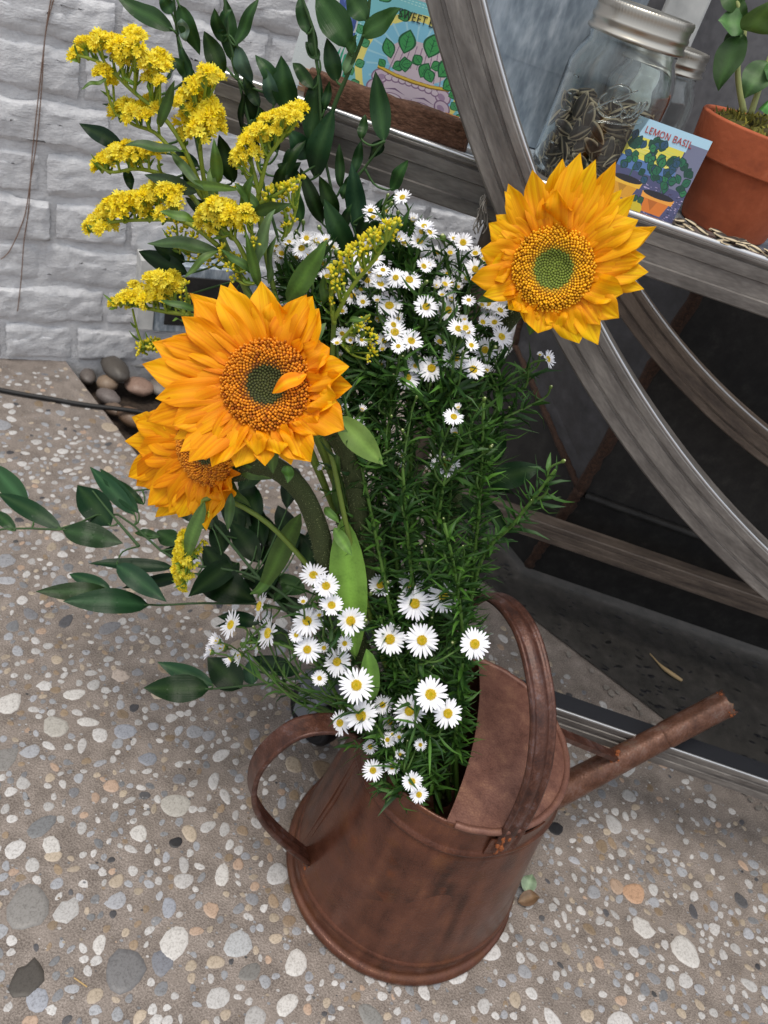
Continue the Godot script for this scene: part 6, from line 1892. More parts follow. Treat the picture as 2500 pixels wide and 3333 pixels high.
	aster("spray of white asters in the centre of the flower mass", Vector3(0.14, 0.15, -0.5), [Vector3(0.0947, 0.2619, -0.49), Vector3(0.0332, 0.4367, -0.505), Vector3(-0.0034, 0.5508, -0.52), Vector3(-0.0194, 0.6104, -0.53)], [[Vector3(-0.0357, 0.6435, -0.535), 0.0198, 0, Vector3(0, 0.9, 0.42)], [Vector3(-0.0433, 0.6239, -0.528), 0.0219, 0, Vector3(-0.1, 0.88, 0.45)], [Vector3(-0.0185, 0.6353, -0.52), 0.0184, 0, Vector3(0, 0.75, 0.65)], [Vector3(-0.0035, 0.633, -0.533), 0.0182, 0, Vector3(0.1, 0.7, 0.7)], [Vector3(-0.0163, 0.6485, -0.526), 0.0130, 1], [Vector3(-0.0105, 0.6471, -0.519), 0.0099, 1], [Vector3(-0.0447, 0.6435, -0.531), 0.0149, 0], [Vector3(-0.0345, 0.6184, -0.524), 0.0122, 0, Vector3(-0.4, 0.6, 0.5)], [Vector3(-0.0513, 0.6293, -0.517), 0.0107, 1], [Vector3(-0.0125, 0.6238, -0.53), 0.0067, 2], [Vector3(0.0068, 0.6235, -0.522), 0.0066, 2], [Vector3(-0.0065, 0.6111, -0.535), 0.0068, 2], [Vector3(-0.0294, 0.6529, -0.543), 0.0139, 0, Vector3(0.319266, 0.861428, 0.490168)], [Vector3(-0.0503, 0.6124, -0.547), 0.0135, 2, Vector3(0.386339, 0.812382, 0.313927)], [Vector3(-0.0488, 0.6104, -0.529), 0.0162, 1, Vector3(0.307799, 0.925082, 0.469282)], [Vector3(-0.0083, 0.6286, -0.538), 0.0124, 0, Vector3(0.238208, 0.737302, 0.420617)], [Vector3(-0.0215, 0.6341, -0.527), 0.0110, 0, Vector3(-0.223138, 0.72536, 0.318671)], [Vector3(0.0077, 0.6281, -0.532), 0.0132, 1, Vector3(-0.109056, 0.847828, 0.574962)], [Vector3(0.0075, 0.6483, -0.523), 0.0108, 0, Vector3(-0.142189, 0.841497, 0.328646)], [Vector3(-0.0037, 0.6403, -0.535), 0.0137, 1, Vector3(-0.269012, 0.948337, 0.427804)], [Vector3(-0.0112, 0.6534, -0.522), 0.0142, 1, Vector3(0.151395, 0.674016, 0.332203)], [Vector3(-0.0234, 0.6512, -0.522), 0.0074, 2], [Vector3(-0.0565, 0.6408, -0.533), 0.0137, 0, Vector3(0.097313, 0.646891, 0.42232)], [Vector3(-0.0347, 0.6203, -0.528), 0.0083, 2], [Vector3(-0.067, 0.6234, -0.54), 0.0129, 0, Vector3(-0.00454972, 0.890037, 0.183272)], [Vector3(-0.0609, 0.6242, -0.519), 0.0116, 0, Vector3(0.027085, 0.721167, 0.575501)]], 212, 1)
	aster("spray of white asters just right of the large left sunflower", Vector3(0.13, 0.15, -0.49), [Vector3(0.087, 0.2707, -0.48), Vector3(0.0285, 0.4213, -0.49), Vector3(-0.0085, 0.5183, -0.5), Vector3(-0.0263, 0.5872, -0.51)], [[Vector3(-0.0335, 0.6138, -0.512), 0.0210, 0, Vector3(0.1, 0.85, 0.5)], [Vector3(-0.0205, 0.614, -0.507), 0.0185, 0, Vector3(0.15, 0.85, 0.5)], [Vector3(-0.0569, 0.6139, -0.502), 0.0130, 1], [Vector3(-0.0358, 0.5869, -0.511), 0.0136, 1], [Vector3(-0.0377, 0.6016, -0.506), 0.0103, 1], [Vector3(-0.0601, 0.6033, -0.5), 0.0090, 1], [Vector3(-0.0655, 0.5845, -0.51), 0.0080, 1], [Vector3(-0.0749, 0.5794, -0.504), 0.0080, 2], [Vector3(-0.0582, 0.6203, -0.499), 0.0088, 2], [Vector3(-0.0477, 0.5914, -0.508), 0.0067, 2], [Vector3(-0.025, 0.5874, -0.503), 0.0067, 2], [Vector3(-0.0425, 0.6007, -0.512), 0.0061, 2], [Vector3(-0.0576, 0.5691, -0.507), 0.0081, 1], [Vector3(-0.0435, 0.5972, -0.525), 0.0107, 0, Vector3(-0.189481, 0.620047, 0.363958)], [Vector3(-0.036, 0.6174, -0.515), 0.0144, 0, Vector3(0.271635, 0.700746, 0.366788)], [Vector3(-0.0184, 0.5999, -0.523), 0.0143, 0, Vector3(-0.239835, 0.836996, 0.510345)], [Vector3(-0.0271, 0.6139, -0.493), 0.0115, 0, Vector3(-0.208638, 0.921377, 0.569142)], [Vector3(-0.0727, 0.6146, -0.515), 0.0111, 1, Vector3(0.0200439, 0.622686, 0.385477)], [Vector3(-0.0658, 0.6014, -0.513), 0.0113, 0, Vector3(-0.30488, 0.752687, 0.254198)], [Vector3(-0.0313, 0.5892, -0.52), 0.0118, 0, Vector3(-0.293638, 0.804872, 0.411022)], [Vector3(-0.0538, 0.5995, -0.523), 0.0113, 2, Vector3(-0.0600596, 0.70648, 0.311682)], [Vector3(-0.039, 0.6043, -0.514), 0.0142, 0, Vector3(0.33644, 0.949399, 0.432063)], [Vector3(-0.0584, 0.5859, -0.517), 0.0113, 1, Vector3(0.147063, 0.853966, 0.579768)], [Vector3(-0.068, 0.6014, -0.509), 0.0125, 0, Vector3(0.144059, 0.786688, 0.446899)], [Vector3(-0.059, 0.5948, -0.512), 0.0103, 0, Vector3(0.238003, 0.714982, 0.525492)], [Vector3(-0.0524, 0.6086, -0.495), 0.0107, 0, Vector3(0.26336, 0.839265, 0.271405)], [Vector3(-0.0599, 0.5659, -0.506), 0.0063, 2]], 213, 1)
	aster("spray of five open white asters below the flower mass", Vector3(0.15, 0.15, -0.5), [Vector3(0.1005, 0.2651, -0.49), Vector3(0.0504, 0.4224, -0.5), Vector3(0.0228, 0.5246, -0.51), Vector3(0.0082, 0.5744, -0.515)], [[Vector3(0.0119, 0.6083, -0.517), 0.0207, 0, Vector3(0.1, 0.75, 0.65)], [Vector3(-0.0013, 0.5971, -0.512), 0.0214, 0, Vector3(-0.02, 0.78, 0.62)], [Vector3(-0.0152, 0.5868, -0.507), 0.0196, 0, Vector3(-0.05, 0.85, 0.5)], [Vector3(0.0266, 0.6046, -0.516), 0.0201, 0, Vector3(0.15, 0.86, 0.5)], [Vector3(0.0072, 0.6316, -0.511), 0.0170, 0, Vector3(0.1, 0.9, 0.4)], [Vector3(0.0135, 0.6348, -0.505), 0.0134, 0, Vector3(0.4, 0.7, 0.5)], [Vector3(-0.015, 0.5928, -0.515), 0.0154, 0], [Vector3(-0.0122, 0.6042, -0.509), 0.0060, 2], [Vector3(-0.0227, 0.6026, -0.504), 0.0060, 2], [Vector3(0.0155, 0.6163, -0.513), 0.0060, 2], [Vector3(0.0017, 0.5874, -0.508), 0.0068, 2], [Vector3(0.0131, 0.5909, -0.517), 0.0062, 2], [Vector3(-0.002, 0.6137, -0.521), 0.0149, 1, Vector3(0.147055, 0.615493, 0.250191)], [Vector3(0.0188, 0.6288, -0.499), 0.0122, 0, Vector3(0.18152, 0.800484, 0.395971)], [Vector3(-0.0015, 0.5902, -0.516), 0.0120, 0, Vector3(-0.0408975, 0.78374, 0.488051)], [Vector3(-0.0124, 0.5954, -0.511), 0.0129, 0, Vector3(-0.127597, 0.83433, 0.55566)], [Vector3(-0.0086, 0.5923, -0.522), 0.0148, 1, Vector3(0.383996, 0.890775, 0.469865)], [Vector3(0.0366, 0.6003, -0.53), 0.0133, 1, Vector3(-0.172266, 0.717324, 0.165992)], [Vector3(0.0093, 0.6343, -0.522), 0.0104, 1, Vector3(-0.214877, 0.781287, 0.565686)], [Vector3(0.0114, 0.6367, -0.504), 0.0151, 1, Vector3(-0.0482964, 0.725173, 0.552914)], [Vector3(0.0058, 0.6248, -0.532), 0.0105, 1, Vector3(0.173545, 0.797458, 0.447327)], [Vector3(-0.0051, 0.5893, -0.508), 0.0060, 2]], 214, 1)
	aster("spray of white asters under the right sunflower, reaching right", Vector3(0.16, 0.15, -0.52), [Vector3(0.1127, 0.2456, -0.51), Vector3(0.0814, 0.4187, -0.52), Vector3(0.0622, 0.5277, -0.53), Vector3(0.0527, 0.5822, -0.54)], [[Vector3(0.0307, 0.6099, -0.542), 0.0189, 0, Vector3(0.2, 0.6, 0.75)], [Vector3(0.0381, 0.6254, -0.537), 0.0184, 0, Vector3(0.3, 0.8, 0.45)], [Vector3(0.0738, 0.6231, -0.532), 0.0153, 0, Vector3(0.6, 0.65, 0.3)], [Vector3(0.0687, 0.6203, -0.541), 0.0068, 1, Vector3(-0.1, 0.9, 0.3)], [Vector3(0.0846, 0.6022, -0.536), 0.0069, 2], [Vector3(0.0423, 0.5787, -0.53), 0.0070, 2], [Vector3(0.0472, 0.5922, -0.54), 0.0058, 2], [Vector3(0.0624, 0.577, -0.534), 0.0051, 2], [Vector3(0.0361, 0.6202, -0.529), 0.0081, 2], [Vector3(0.0306, 0.629, -0.549), 0.0143, 0, Vector3(-0.276149, 0.885985, 0.527308)], [Vector3(0.0219, 0.6327, -0.533), 0.0132, 1, Vector3(0.16558, 0.684976, 0.389239)]], 215, 1.2)
	aster("sparse spray of small white asters low between the stems", Vector3(0.15, 0.15, -0.48), [Vector3(0.0983, 0.29, -0.47), Vector3(0.0601, 0.4232, -0.475), Vector3(0.0383, 0.5075, -0.48), Vector3(0.0334, 0.5369, -0.485)], [[Vector3(0.0321, 0.5396, -0.491), 0.0221, 0, Vector3(0.1, 0.6, 0.78)], [Vector3(0.0249, 0.5393, -0.487), 0.0113, 0, Vector3(-0.2, 0.6, 0.7)], [Vector3(0.0239, 0.5829, -0.482), 0.0164, 0, Vector3(0, 0.92, 0.35)], [Vector3(0.0295, 0.566, -0.49), 0.0130, 1], [Vector3(0.0249, 0.5883, -0.486), 0.0095, 1], [Vector3(0.028, 0.5499, -0.481), 0.0072, 2], [Vector3(0.056, 0.5664, -0.489), 0.0072, 2], [Vector3(0.0026, 0.5308, -0.484), 0.0087, 1], [Vector3(-0.0004, 0.541, -0.48), 0.0112, 1], [Vector3(-0.0008, 0.525, -0.488), 0.0068, 2]], 216, 1.2)
	aster("small white asters beside the thick furry stem of the left sunflower", Vector3(0.12, 0.15, -0.47), [Vector3(0.0833, 0.2949, -0.46), Vector3(0.0268, 0.417, -0.465), Vector3(-0.0102, 0.4941, -0.47), Vector3(-0.034, 0.5408, -0.475)], [[Vector3(-0.0384, 0.5521, -0.48), 0.0143, 0, Vector3(0, 0.65, 0.7)], [Vector3(-0.0374, 0.568, -0.476), 0.0108, 1], [Vector3(-0.0526, 0.5132, -0.473), 0.0101, 1, Vector3(-0.9, 0.2, 0.3)], [Vector3(-0.0515, 0.4899, -0.479), 0.0097, 1, Vector3(-0.7, 0.4, 0.3)], [Vector3(-0.0489, 0.5664, -0.475), 0.0077, 1], [Vector3(-0.0459, 0.5499, -0.472), 0.0097, 1], [Vector3(-0.0655, 0.6088, -0.478), 0.0104, 1], [Vector3(-0.0061, 0.5639, -0.475), 0.0070, 2]], 217, 1.2)
	aster("long thin aster shoot with green buds reaching out to the right", Vector3(0.16, 0.15, -0.5), [Vector3(0.116, 0.2735, -0.49), Vector3(0.0928, 0.4077, -0.49), Vector3(0.084, 0.4724, -0.49), Vector3(0.0933, 0.5139, -0.485), Vector3(0.1025, 0.571, -0.48)], [[Vector3(0.1046, 0.5795, -0.48), 0.0076, 2, Vector3(0.4, 0.8, 0.2)], [Vector3(0.0965, 0.5413, -0.48), 0.0040, 2]], 218, 1)
	aster("leafy aster stem bare of open flowers on the right side of the bunch", Vector3(0.17, 0.15, -0.5), [Vector3(0.1218, 0.2767, -0.49), Vector3(0.0928, 0.4077, -0.49), Vector3(0.067, 0.5086, -0.495), Vector3(0.0408, 0.5914, -0.5)], [[Vector3(0.0402, 0.5942, -0.5), 0.0077, 2, Vector3(0.1, 0.95, 0.2)], [Vector3(0.0574, 0.5613, -0.5), 0.0073, 2], [Vector3(0.0436, 0.5688, -0.5), 0.0053, 2]], 219, 1.9)
	aster("leafy aster stem with few buds in the middle of the bunch", Vector3(0.15, 0.15, -0.49), [Vector3(0.1023, 0.2791, -0.48), Vector3(0.0524, 0.4032, -0.475), Vector3(0.0214, 0.485, -0.47), Vector3(0.0023, 0.535, -0.475)], [[Vector3(0.0023, 0.5375, -0.475), 0.0072, 2], [Vector3(-0.0171, 0.5626, -0.49), 0.0065, 2, Vector3(0, 1, 0.1)], [Vector3(-0.0045, 0.5838, -0.49), 0.0064, 2, Vector3(0, 1, 0.1)]], 220, 1.9)
	aster("leafy aster stem crossing behind the broad yellow green leaf", Vector3(0.13, 0.15, -0.51), [Vector3(0.0946, 0.2488, -0.5), Vector3(0.0368, 0.3709, -0.5), Vector3(0.0063, 0.4788, -0.5), Vector3(-0.0325, 0.5451, -0.51)], [[Vector3(-0.0335, 0.5529, -0.51), 0.0068, 2], [Vector3(-0.0174, 0.5325, -0.506), 0.0062, 2], [Vector3(-0.031, 0.5026, -0.503), 0.0057, 2]], 221, 1.9)
	aster("dense leafy aster stem at the back of the bunch", Vector3(0.16, 0.15, -0.53), [Vector3(0.1213, 0.2242, -0.53), Vector3(0.0823, 0.358, -0.535), Vector3(0.0502, 0.4678, -0.54), Vector3(0.0242, 0.5659, -0.55)], [[Vector3(0.023, 0.5696, -0.55), 0.0070, 2], [Vector3(0.037, 0.5518, -0.546), 0.0064, 2], [Vector3(0.0143, 0.5532, -0.543), 0.0064, 2]], 222, 2)
	aster("dense leafy aster stem near the can handle", Vector3(0.17, 0.15, -0.49), [Vector3(0.1218, 0.2962, -0.475), Vector3(0.096, 0.3955, -0.465), Vector3(0.0672, 0.4662, -0.46), Vector3(0.0439, 0.5079, -0.465)], [[Vector3(0.0425, 0.5079, -0.47), 0.0054, 2], [Vector3(0.0631, 0.4927, -0.466), 0.0048, 2], [Vector3(0.0375, 0.4838, -0.463), 0.0048, 2]], 223, 2)
	aster("short leafy aster shoot among the lower open flowers", Vector3(0.13, 0.15, -0.47), [Vector3(0.0905, 0.2709, -0.46), Vector3(0.0585, 0.3399, -0.455), Vector3(0.046, 0.3697, -0.455), Vector3(0.0236, 0.4042, -0.46)], [[Vector3(0.0287, 0.3554, -0.46), 0.0062, 2], [Vector3(0.0591, 0.3514, -0.456), 0.0054, 2], [Vector3(0.033, 0.329, -0.453), 0.0055, 2]], 224, 2.2)
	aster("short leafy aster shoot trailing left below the goldenrod leaf", Vector3(0.11, 0.15, -0.47), [Vector3(0.0715, 0.2603, -0.46), Vector3(0.0302, 0.3133, -0.465), Vector3(-0.0031, 0.3406, -0.47), Vector3(-0.0361, 0.3311, -0.475)], [[Vector3(-0.037, 0.3354, -0.475), 0.0056, 2], [Vector3(-0.0143, 0.352, -0.471), 0.0055, 2]], 225, 0.7)
	goldenrod("tallest goldenrod stem with two bright plumes at the top left", Vector3(0.1, 0.15, -0.51), [Vector3(0.0866, 0.2444, -0.5), Vector3(-0.0196, 0.4351, -0.51), Vector3(-0.0936, 0.5311, -0.53), Vector3(-0.1553, 0.5999, -0.545), Vector3(-0.1923, 0.6479, -0.55)], [[Vector3(-0.1923, 0.6479, -0.55), Vector3(-0.2109, 0.6752, -0.55), Vector3(-0.2273, 0.6896, -0.55), Vector3(-0.2477, 0.6979, -0.55), Vector3(-0.2694, 0.7083, -0.55), Vector3(-0.2871, 0.7086, -0.55)], [Vector3(-0.1882, 0.6427, -0.55), Vector3(-0.1967, 0.6689, -0.55), Vector3(-0.2007, 0.6919, -0.55), Vector3(-0.2002, 0.708, -0.55)], [Vector3(-0.1919, 0.6448, -0.55), Vector3(-0.2259, 0.675, -0.55), Vector3(-0.2462, 0.6778, -0.55), Vector3(-0.2596, 0.6808, -0.55)], [Vector3(-0.2068, 0.6959, -0.55), Vector3(-0.2054, 0.7107, -0.55), Vector3(-0.1986, 0.7245, -0.55)]], [[Vector3(-0.2929, 0.7058, -0.56), 0.0105, 0], [Vector3(-0.2837, 0.7145, -0.553), 0.0121, 0], [Vector3(-0.271, 0.7225, -0.545), 0.0119, 0], [Vector3(-0.2805, 0.7136, -0.558), 0.0104, 0], [Vector3(-0.2658, 0.7211, -0.551), 0.0126, 0], [Vector3(-0.2567, 0.7225, -0.544), 0.0119, 0], [Vector3(-0.2542, 0.7302, -0.556), 0.0096, 0], [Vector3(-0.2466, 0.7309, -0.549), 0.0106, 0], [Vector3(-0.246, 0.7259, -0.542), 0.0118, 0], [Vector3(-0.2553, 0.7164, -0.555), 0.0103, 0], [Vector3(-0.2359, 0.7192, -0.547), 0.0131, 0], [Vector3(-0.2364, 0.7204, -0.56), 0.0122, 0], [Vector3(-0.2313, 0.716, -0.553), 0.0127, 0], [Vector3(-0.2676, 0.7049, -0.545), 0.0103, 0], [Vector3(-0.2672, 0.6978, -0.558), 0.0093, 0], [Vector3(-0.2387, 0.709, -0.551), 0.0091, 0], [Vector3(-0.2284, 0.7113, -0.544), 0.0078, 0], [Vector3(-0.2489, 0.7193, -0.556), 0.0109, 0], [Vector3(-0.2574, 0.7153, -0.549), 0.0102, 0], [Vector3(-0.1968, 0.7254, -0.542), 0.0112, 0], [Vector3(-0.195, 0.7216, -0.555), 0.0103, 0], [Vector3(-0.2062, 0.7143, -0.547), 0.0108, 0], [Vector3(-0.2052, 0.7157, -0.56), 0.0116, 0], [Vector3(-0.214, 0.7048, -0.553), 0.0110, 0], [Vector3(-0.2142, 0.7025, -0.545), 0.0091, 0], [Vector3(-0.2029, 0.704, -0.558), 0.0142, 0], [Vector3(-0.2063, 0.6965, -0.551), 0.0148, 0], [Vector3(-0.1941, 0.6991, -0.544), 0.0146, 0], [Vector3(-0.2134, 0.6893, -0.556), 0.0132, 0], [Vector3(-0.1897, 0.6955, -0.549), 0.0117, 0], [Vector3(-0.1973, 0.6903, -0.542), 0.0141, 0], [Vector3(-0.2127, 0.6813, -0.555), 0.0095, 0], [Vector3(-0.1926, 0.7037, -0.547), 0.0122, 0], [Vector3(-0.2628, 0.6791, -0.56), 0.0115, 0], [Vector3(-0.2535, 0.6858, -0.553), 0.0125, 0], [Vector3(-0.2444, 0.6863, -0.545), 0.0124, 0], [Vector3(-0.2394, 0.6917, -0.558), 0.0119, 0], [Vector3(-0.2306, 0.6913, -0.551), 0.0118, 0], [Vector3(-0.2369, 0.6876, -0.544), 0.0093, 0], [Vector3(-0.2448, 0.6885, -0.556), 0.0082, 0], [Vector3(-0.2093, 0.6651, -0.549), 0.0064, 0]], [[Vector3(-0.2241, 0.6849, -0.54), Vector3(-0.212, 0.7194, -0.528), 0.0064, Vector3.ZERO, "4c7030"], [Vector3(-0.1802, 0.6624, -0.54), Vector3(-0.1825, 0.6928, -0.528), 0.0078, Vector3.ZERO, "5a7c38"], [Vector3(-0.1864, 0.6712, -0.54), Vector3(-0.173, 0.6439, -0.528), 0.0063], [Vector3(-0.2399, 0.7002, -0.54), Vector3(-0.2461, 0.7123, -0.528), 0.0035], [Vector3(-0.2145, 0.6714, -0.54), Vector3(-0.185, 0.659, -0.528), 0.0056, Vector3.ZERO, "4c6d30"], [Vector3(-0.2625, 0.7027, -0.54), Vector3(-0.2734, 0.6959, -0.528), 0.0024]], 301)
	goldenrod("goldenrod stem bending left with a plume beside the wall, second from the top", Vector3(0.1, 0.15, -0.51), [Vector3(0.0825, 0.2422, -0.5), Vector3(-0.0268, 0.4319, -0.51), Vector3(-0.1113, 0.5451, -0.53), Vector3(-0.1627, 0.6134, -0.54), Vector3(-0.1967, 0.6445, -0.545)], [[Vector3(-0.1967, 0.6445, -0.545), Vector3(-0.2148, 0.6531, -0.545), Vector3(-0.2384, 0.6519, -0.545), Vector3(-0.2583, 0.6432, -0.545), Vector3(-0.268, 0.6456, -0.545)]], [[Vector3(-0.2722, 0.6414, -0.555), 0.0105, 0], [Vector3(-0.2643, 0.6493, -0.548), 0.0110, 0], [Vector3(-0.2528, 0.6593, -0.54), 0.0114, 0], [Vector3(-0.2625, 0.6466, -0.553), 0.0105, 0], [Vector3(-0.2478, 0.6628, -0.546), 0.0102, 0], [Vector3(-0.2404, 0.6622, -0.539), 0.0107, 0], [Vector3(-0.2403, 0.6579, -0.551), 0.0110, 0], [Vector3(-0.2323, 0.665, -0.544), 0.0095, 0], [Vector3(-0.223, 0.6706, -0.537), 0.0093, 0], [Vector3(-0.2459, 0.6525, -0.55), 0.0091, 0], [Vector3(-0.2382, 0.666, -0.542), 0.0088, 0]], [[Vector3(-0.2056, 0.6753, -0.535), Vector3(-0.2394, 0.6721, -0.523), 0.0079, Vector3.ZERO, "3f5f2e"], [Vector3(-0.1938, 0.6513, -0.54), Vector3(-0.2268, 0.6557, -0.528), 0.0100, Vector3.ZERO, "33522b"], [Vector3(-0.2008, 0.6569, -0.535), Vector3(-0.1585, 0.6689, -0.523), 0.0055]], 302)
	goldenrod("goldenrod stem with an upright forked plume right of the tallest one", Vector3(0.11, 0.15, -0.51), [Vector3(0.0906, 0.2466, -0.5), Vector3(-0.0159, 0.4367, -0.51), Vector3(-0.0858, 0.5368, -0.525), Vector3(-0.128, 0.6058, -0.535), Vector3(-0.151, 0.6576, -0.54)], [[Vector3(-0.151, 0.6576, -0.54), Vector3(-0.1495, 0.6861, -0.54), Vector3(-0.144, 0.6997, -0.54), Vector3(-0.1335, 0.723, -0.54)], [Vector3(-0.1505, 0.6642, -0.54), Vector3(-0.1582, 0.6803, -0.54), Vector3(-0.1637, 0.6935, -0.54)], [Vector3(-0.1495, 0.6581, -0.54), Vector3(-0.138, 0.6683, -0.54), Vector3(-0.1258, 0.6816, -0.54)], [Vector3(-0.1289, 0.6387, -0.54), Vector3(-0.125, 0.6533, -0.54), Vector3(-0.1237, 0.6634, -0.54)]], [[Vector3(-0.1367, 0.7215, -0.55), 0.0102, 0], [Vector3(-0.1393, 0.7199, -0.543), 0.0101, 0], [Vector3(-0.1421, 0.7178, -0.535), 0.0100, 0], [Vector3(-0.1506, 0.7113, -0.548), 0.0103, 0], [Vector3(-0.1539, 0.7103, -0.541), 0.0096, 0], [Vector3(-0.1334, 0.7195, -0.534), 0.0088, 0], [Vector3(-0.1403, 0.712, -0.546), 0.0084, 0], [Vector3(-0.1445, 0.709, -0.539), 0.0084, 0], [Vector3(-0.1549, 0.7047, -0.532), 0.0113, 0], [Vector3(-0.1625, 0.6971, -0.545), 0.0116, 0], [Vector3(-0.1637, 0.6941, -0.537), 0.0103, 0], [Vector3(-0.1562, 0.6993, -0.55), 0.0104, 0], [Vector3(-0.1514, 0.6998, -0.543), 0.0091, 0], [Vector3(-0.1662, 0.686, -0.535), 0.0098, 0], [Vector3(-0.168, 0.6766, -0.548), 0.0088, 0], [Vector3(-0.1701, 0.6808, -0.541), 0.0074, 0], [Vector3(-0.1558, 0.6913, -0.534), 0.0079, 0], [Vector3(-0.1259, 0.6813, -0.546), 0.0081, 1], [Vector3(-0.1279, 0.6787, -0.539), 0.0099, 1], [Vector3(-0.1314, 0.678, -0.532), 0.0104, 1], [Vector3(-0.1398, 0.6696, -0.545), 0.0113, 1], [Vector3(-0.1423, 0.6682, -0.537), 0.0106, 1], [Vector3(-0.1488, 0.6583, -0.55), 0.0096, 1], [Vector3(-0.136, 0.6669, -0.543), 0.0095, 1], [Vector3(-0.1279, 0.6753, -0.535), 0.0080, 1], [Vector3(-0.1308, 0.6563, -0.548), 0.0090, 1], [Vector3(-0.1245, 0.6558, -0.541), 0.0083, 1], [Vector3(-0.127, 0.6524, -0.534), 0.0070, 1], [Vector3(-0.1683, 0.6616, -0.546), 0.0070, 1]], [[Vector3(-0.1577, 0.6485, -0.53), Vector3(-0.1509, 0.6822, -0.518), 0.0089, Vector3.ZERO, "4f7034"], [Vector3(-0.1495, 0.655, -0.53), Vector3(-0.1229, 0.6727, -0.518), 0.0078, Vector3.ZERO, "46652f"], [Vector3(-0.1407, 0.6195, -0.53), Vector3(-0.1318, 0.6661, -0.518), 0.0140, Vector3.ZERO, "7c9a72"], [Vector3(-0.1299, 0.6099, -0.53), Vector3(-0.1293, 0.6492, -0.518), 0.0093, Vector3.ZERO, "6b8a55"], [Vector3(-0.1461, 0.6581, -0.53), Vector3(-0.1622, 0.6735, -0.518), 0.0066, Vector3.ZERO, "56773a"]], 303)
	goldenrod("goldenrod stem with a long yellow plume pointing left over the brick wall", Vector3(0.1, 0.15, -0.5), [Vector3(0.0809, 0.2543, -0.49), Vector3(-0.0263, 0.4401, -0.5), Vector3(-0.0978, 0.5375, -0.515), Vector3(-0.1421, 0.5955, -0.53), Vector3(-0.1726, 0.622, -0.535)], [[Vector3(-0.1709, 0.6241, -0.53), Vector3(-0.1959, 0.6324, -0.53), Vector3(-0.2258, 0.6241, -0.53), Vector3(-0.2492, 0.6146, -0.53), Vector3(-0.2628, 0.6067, -0.53)], [Vector3(-0.1959, 0.6324, -0.53), Vector3(-0.2103, 0.6407, -0.53), Vector3(-0.2209, 0.6452, -0.53)], [Vector3(-0.1672, 0.622, -0.53), Vector3(-0.1835, 0.6147, -0.53), Vector3(-0.204, 0.6129, -0.53)]], [[Vector3(-0.2684, 0.6012, -0.54), 0.0114, 0], [Vector3(-0.2603, 0.6114, -0.533), 0.0106, 0], [Vector3(-0.2541, 0.6097, -0.525), 0.0098, 0], [Vector3(-0.2575, 0.6157, -0.538), 0.0119, 0], [Vector3(-0.249, 0.6251, -0.531), 0.0130, 0], [Vector3(-0.2399, 0.6332, -0.524), 0.0134, 0], [Vector3(-0.2404, 0.6252, -0.536), 0.0118, 0], [Vector3(-0.2337, 0.6358, -0.529), 0.0115, 0], [Vector3(-0.2398, 0.626, -0.522), 0.0109, 0], [Vector3(-0.2515, 0.6104, -0.535), 0.0093, 0], [Vector3(-0.2257, 0.6396, -0.527), 0.0121, 0], [Vector3(-0.2263, 0.64, -0.54), 0.0123, 0], [Vector3(-0.2185, 0.6488, -0.533), 0.0114, 0], [Vector3(-0.2104, 0.6502, -0.525), 0.0113, 0], [Vector3(-0.2235, 0.6343, -0.538), 0.0117, 0], [Vector3(-0.2075, 0.6484, -0.531), 0.0095, 0], [Vector3(-0.2023, 0.6462, -0.524), 0.0094, 0], [Vector3(-0.2324, 0.6285, -0.536), 0.0111, 0], [Vector3(-0.2231, 0.6296, -0.529), 0.0097, 0], [Vector3(-0.2097, 0.636, -0.522), 0.0095, 0], [Vector3(-0.2055, 0.6506, -0.535), 0.0082, 0], [Vector3(-0.2026, 0.6184, -0.527), 0.0078, 1], [Vector3(-0.2009, 0.6087, -0.54), 0.0087, 1], [Vector3(-0.1917, 0.6099, -0.533), 0.0086, 1], [Vector3(-0.1811, 0.612, -0.525), 0.0085, 1], [Vector3(-0.1977, 0.6248, -0.538), 0.0092, 1], [Vector3(-0.1886, 0.6246, -0.531), 0.0091, 1], [Vector3(-0.1783, 0.6202, -0.524), 0.0084, 1], [Vector3(-0.1762, 0.6079, -0.536), 0.0080, 1], [Vector3(-0.2021, 0.6307, -0.529), 0.0077, 1], [Vector3(-0.2034, 0.6263, -0.522), 0.0077, 1]], [[Vector3(-0.1859, 0.6393, -0.52), Vector3(-0.2058, 0.6424, -0.508), 0.0062, Vector3.ZERO, "5d7f35"], [Vector3(-0.166, 0.6223, -0.525), Vector3(-0.2146, 0.6163, -0.513), 0.0102, Vector3.ZERO, "3a5a2e"], [Vector3(-0.1673, 0.6252, -0.52), Vector3(-0.1833, 0.6034, -0.508), 0.0051]], 304)
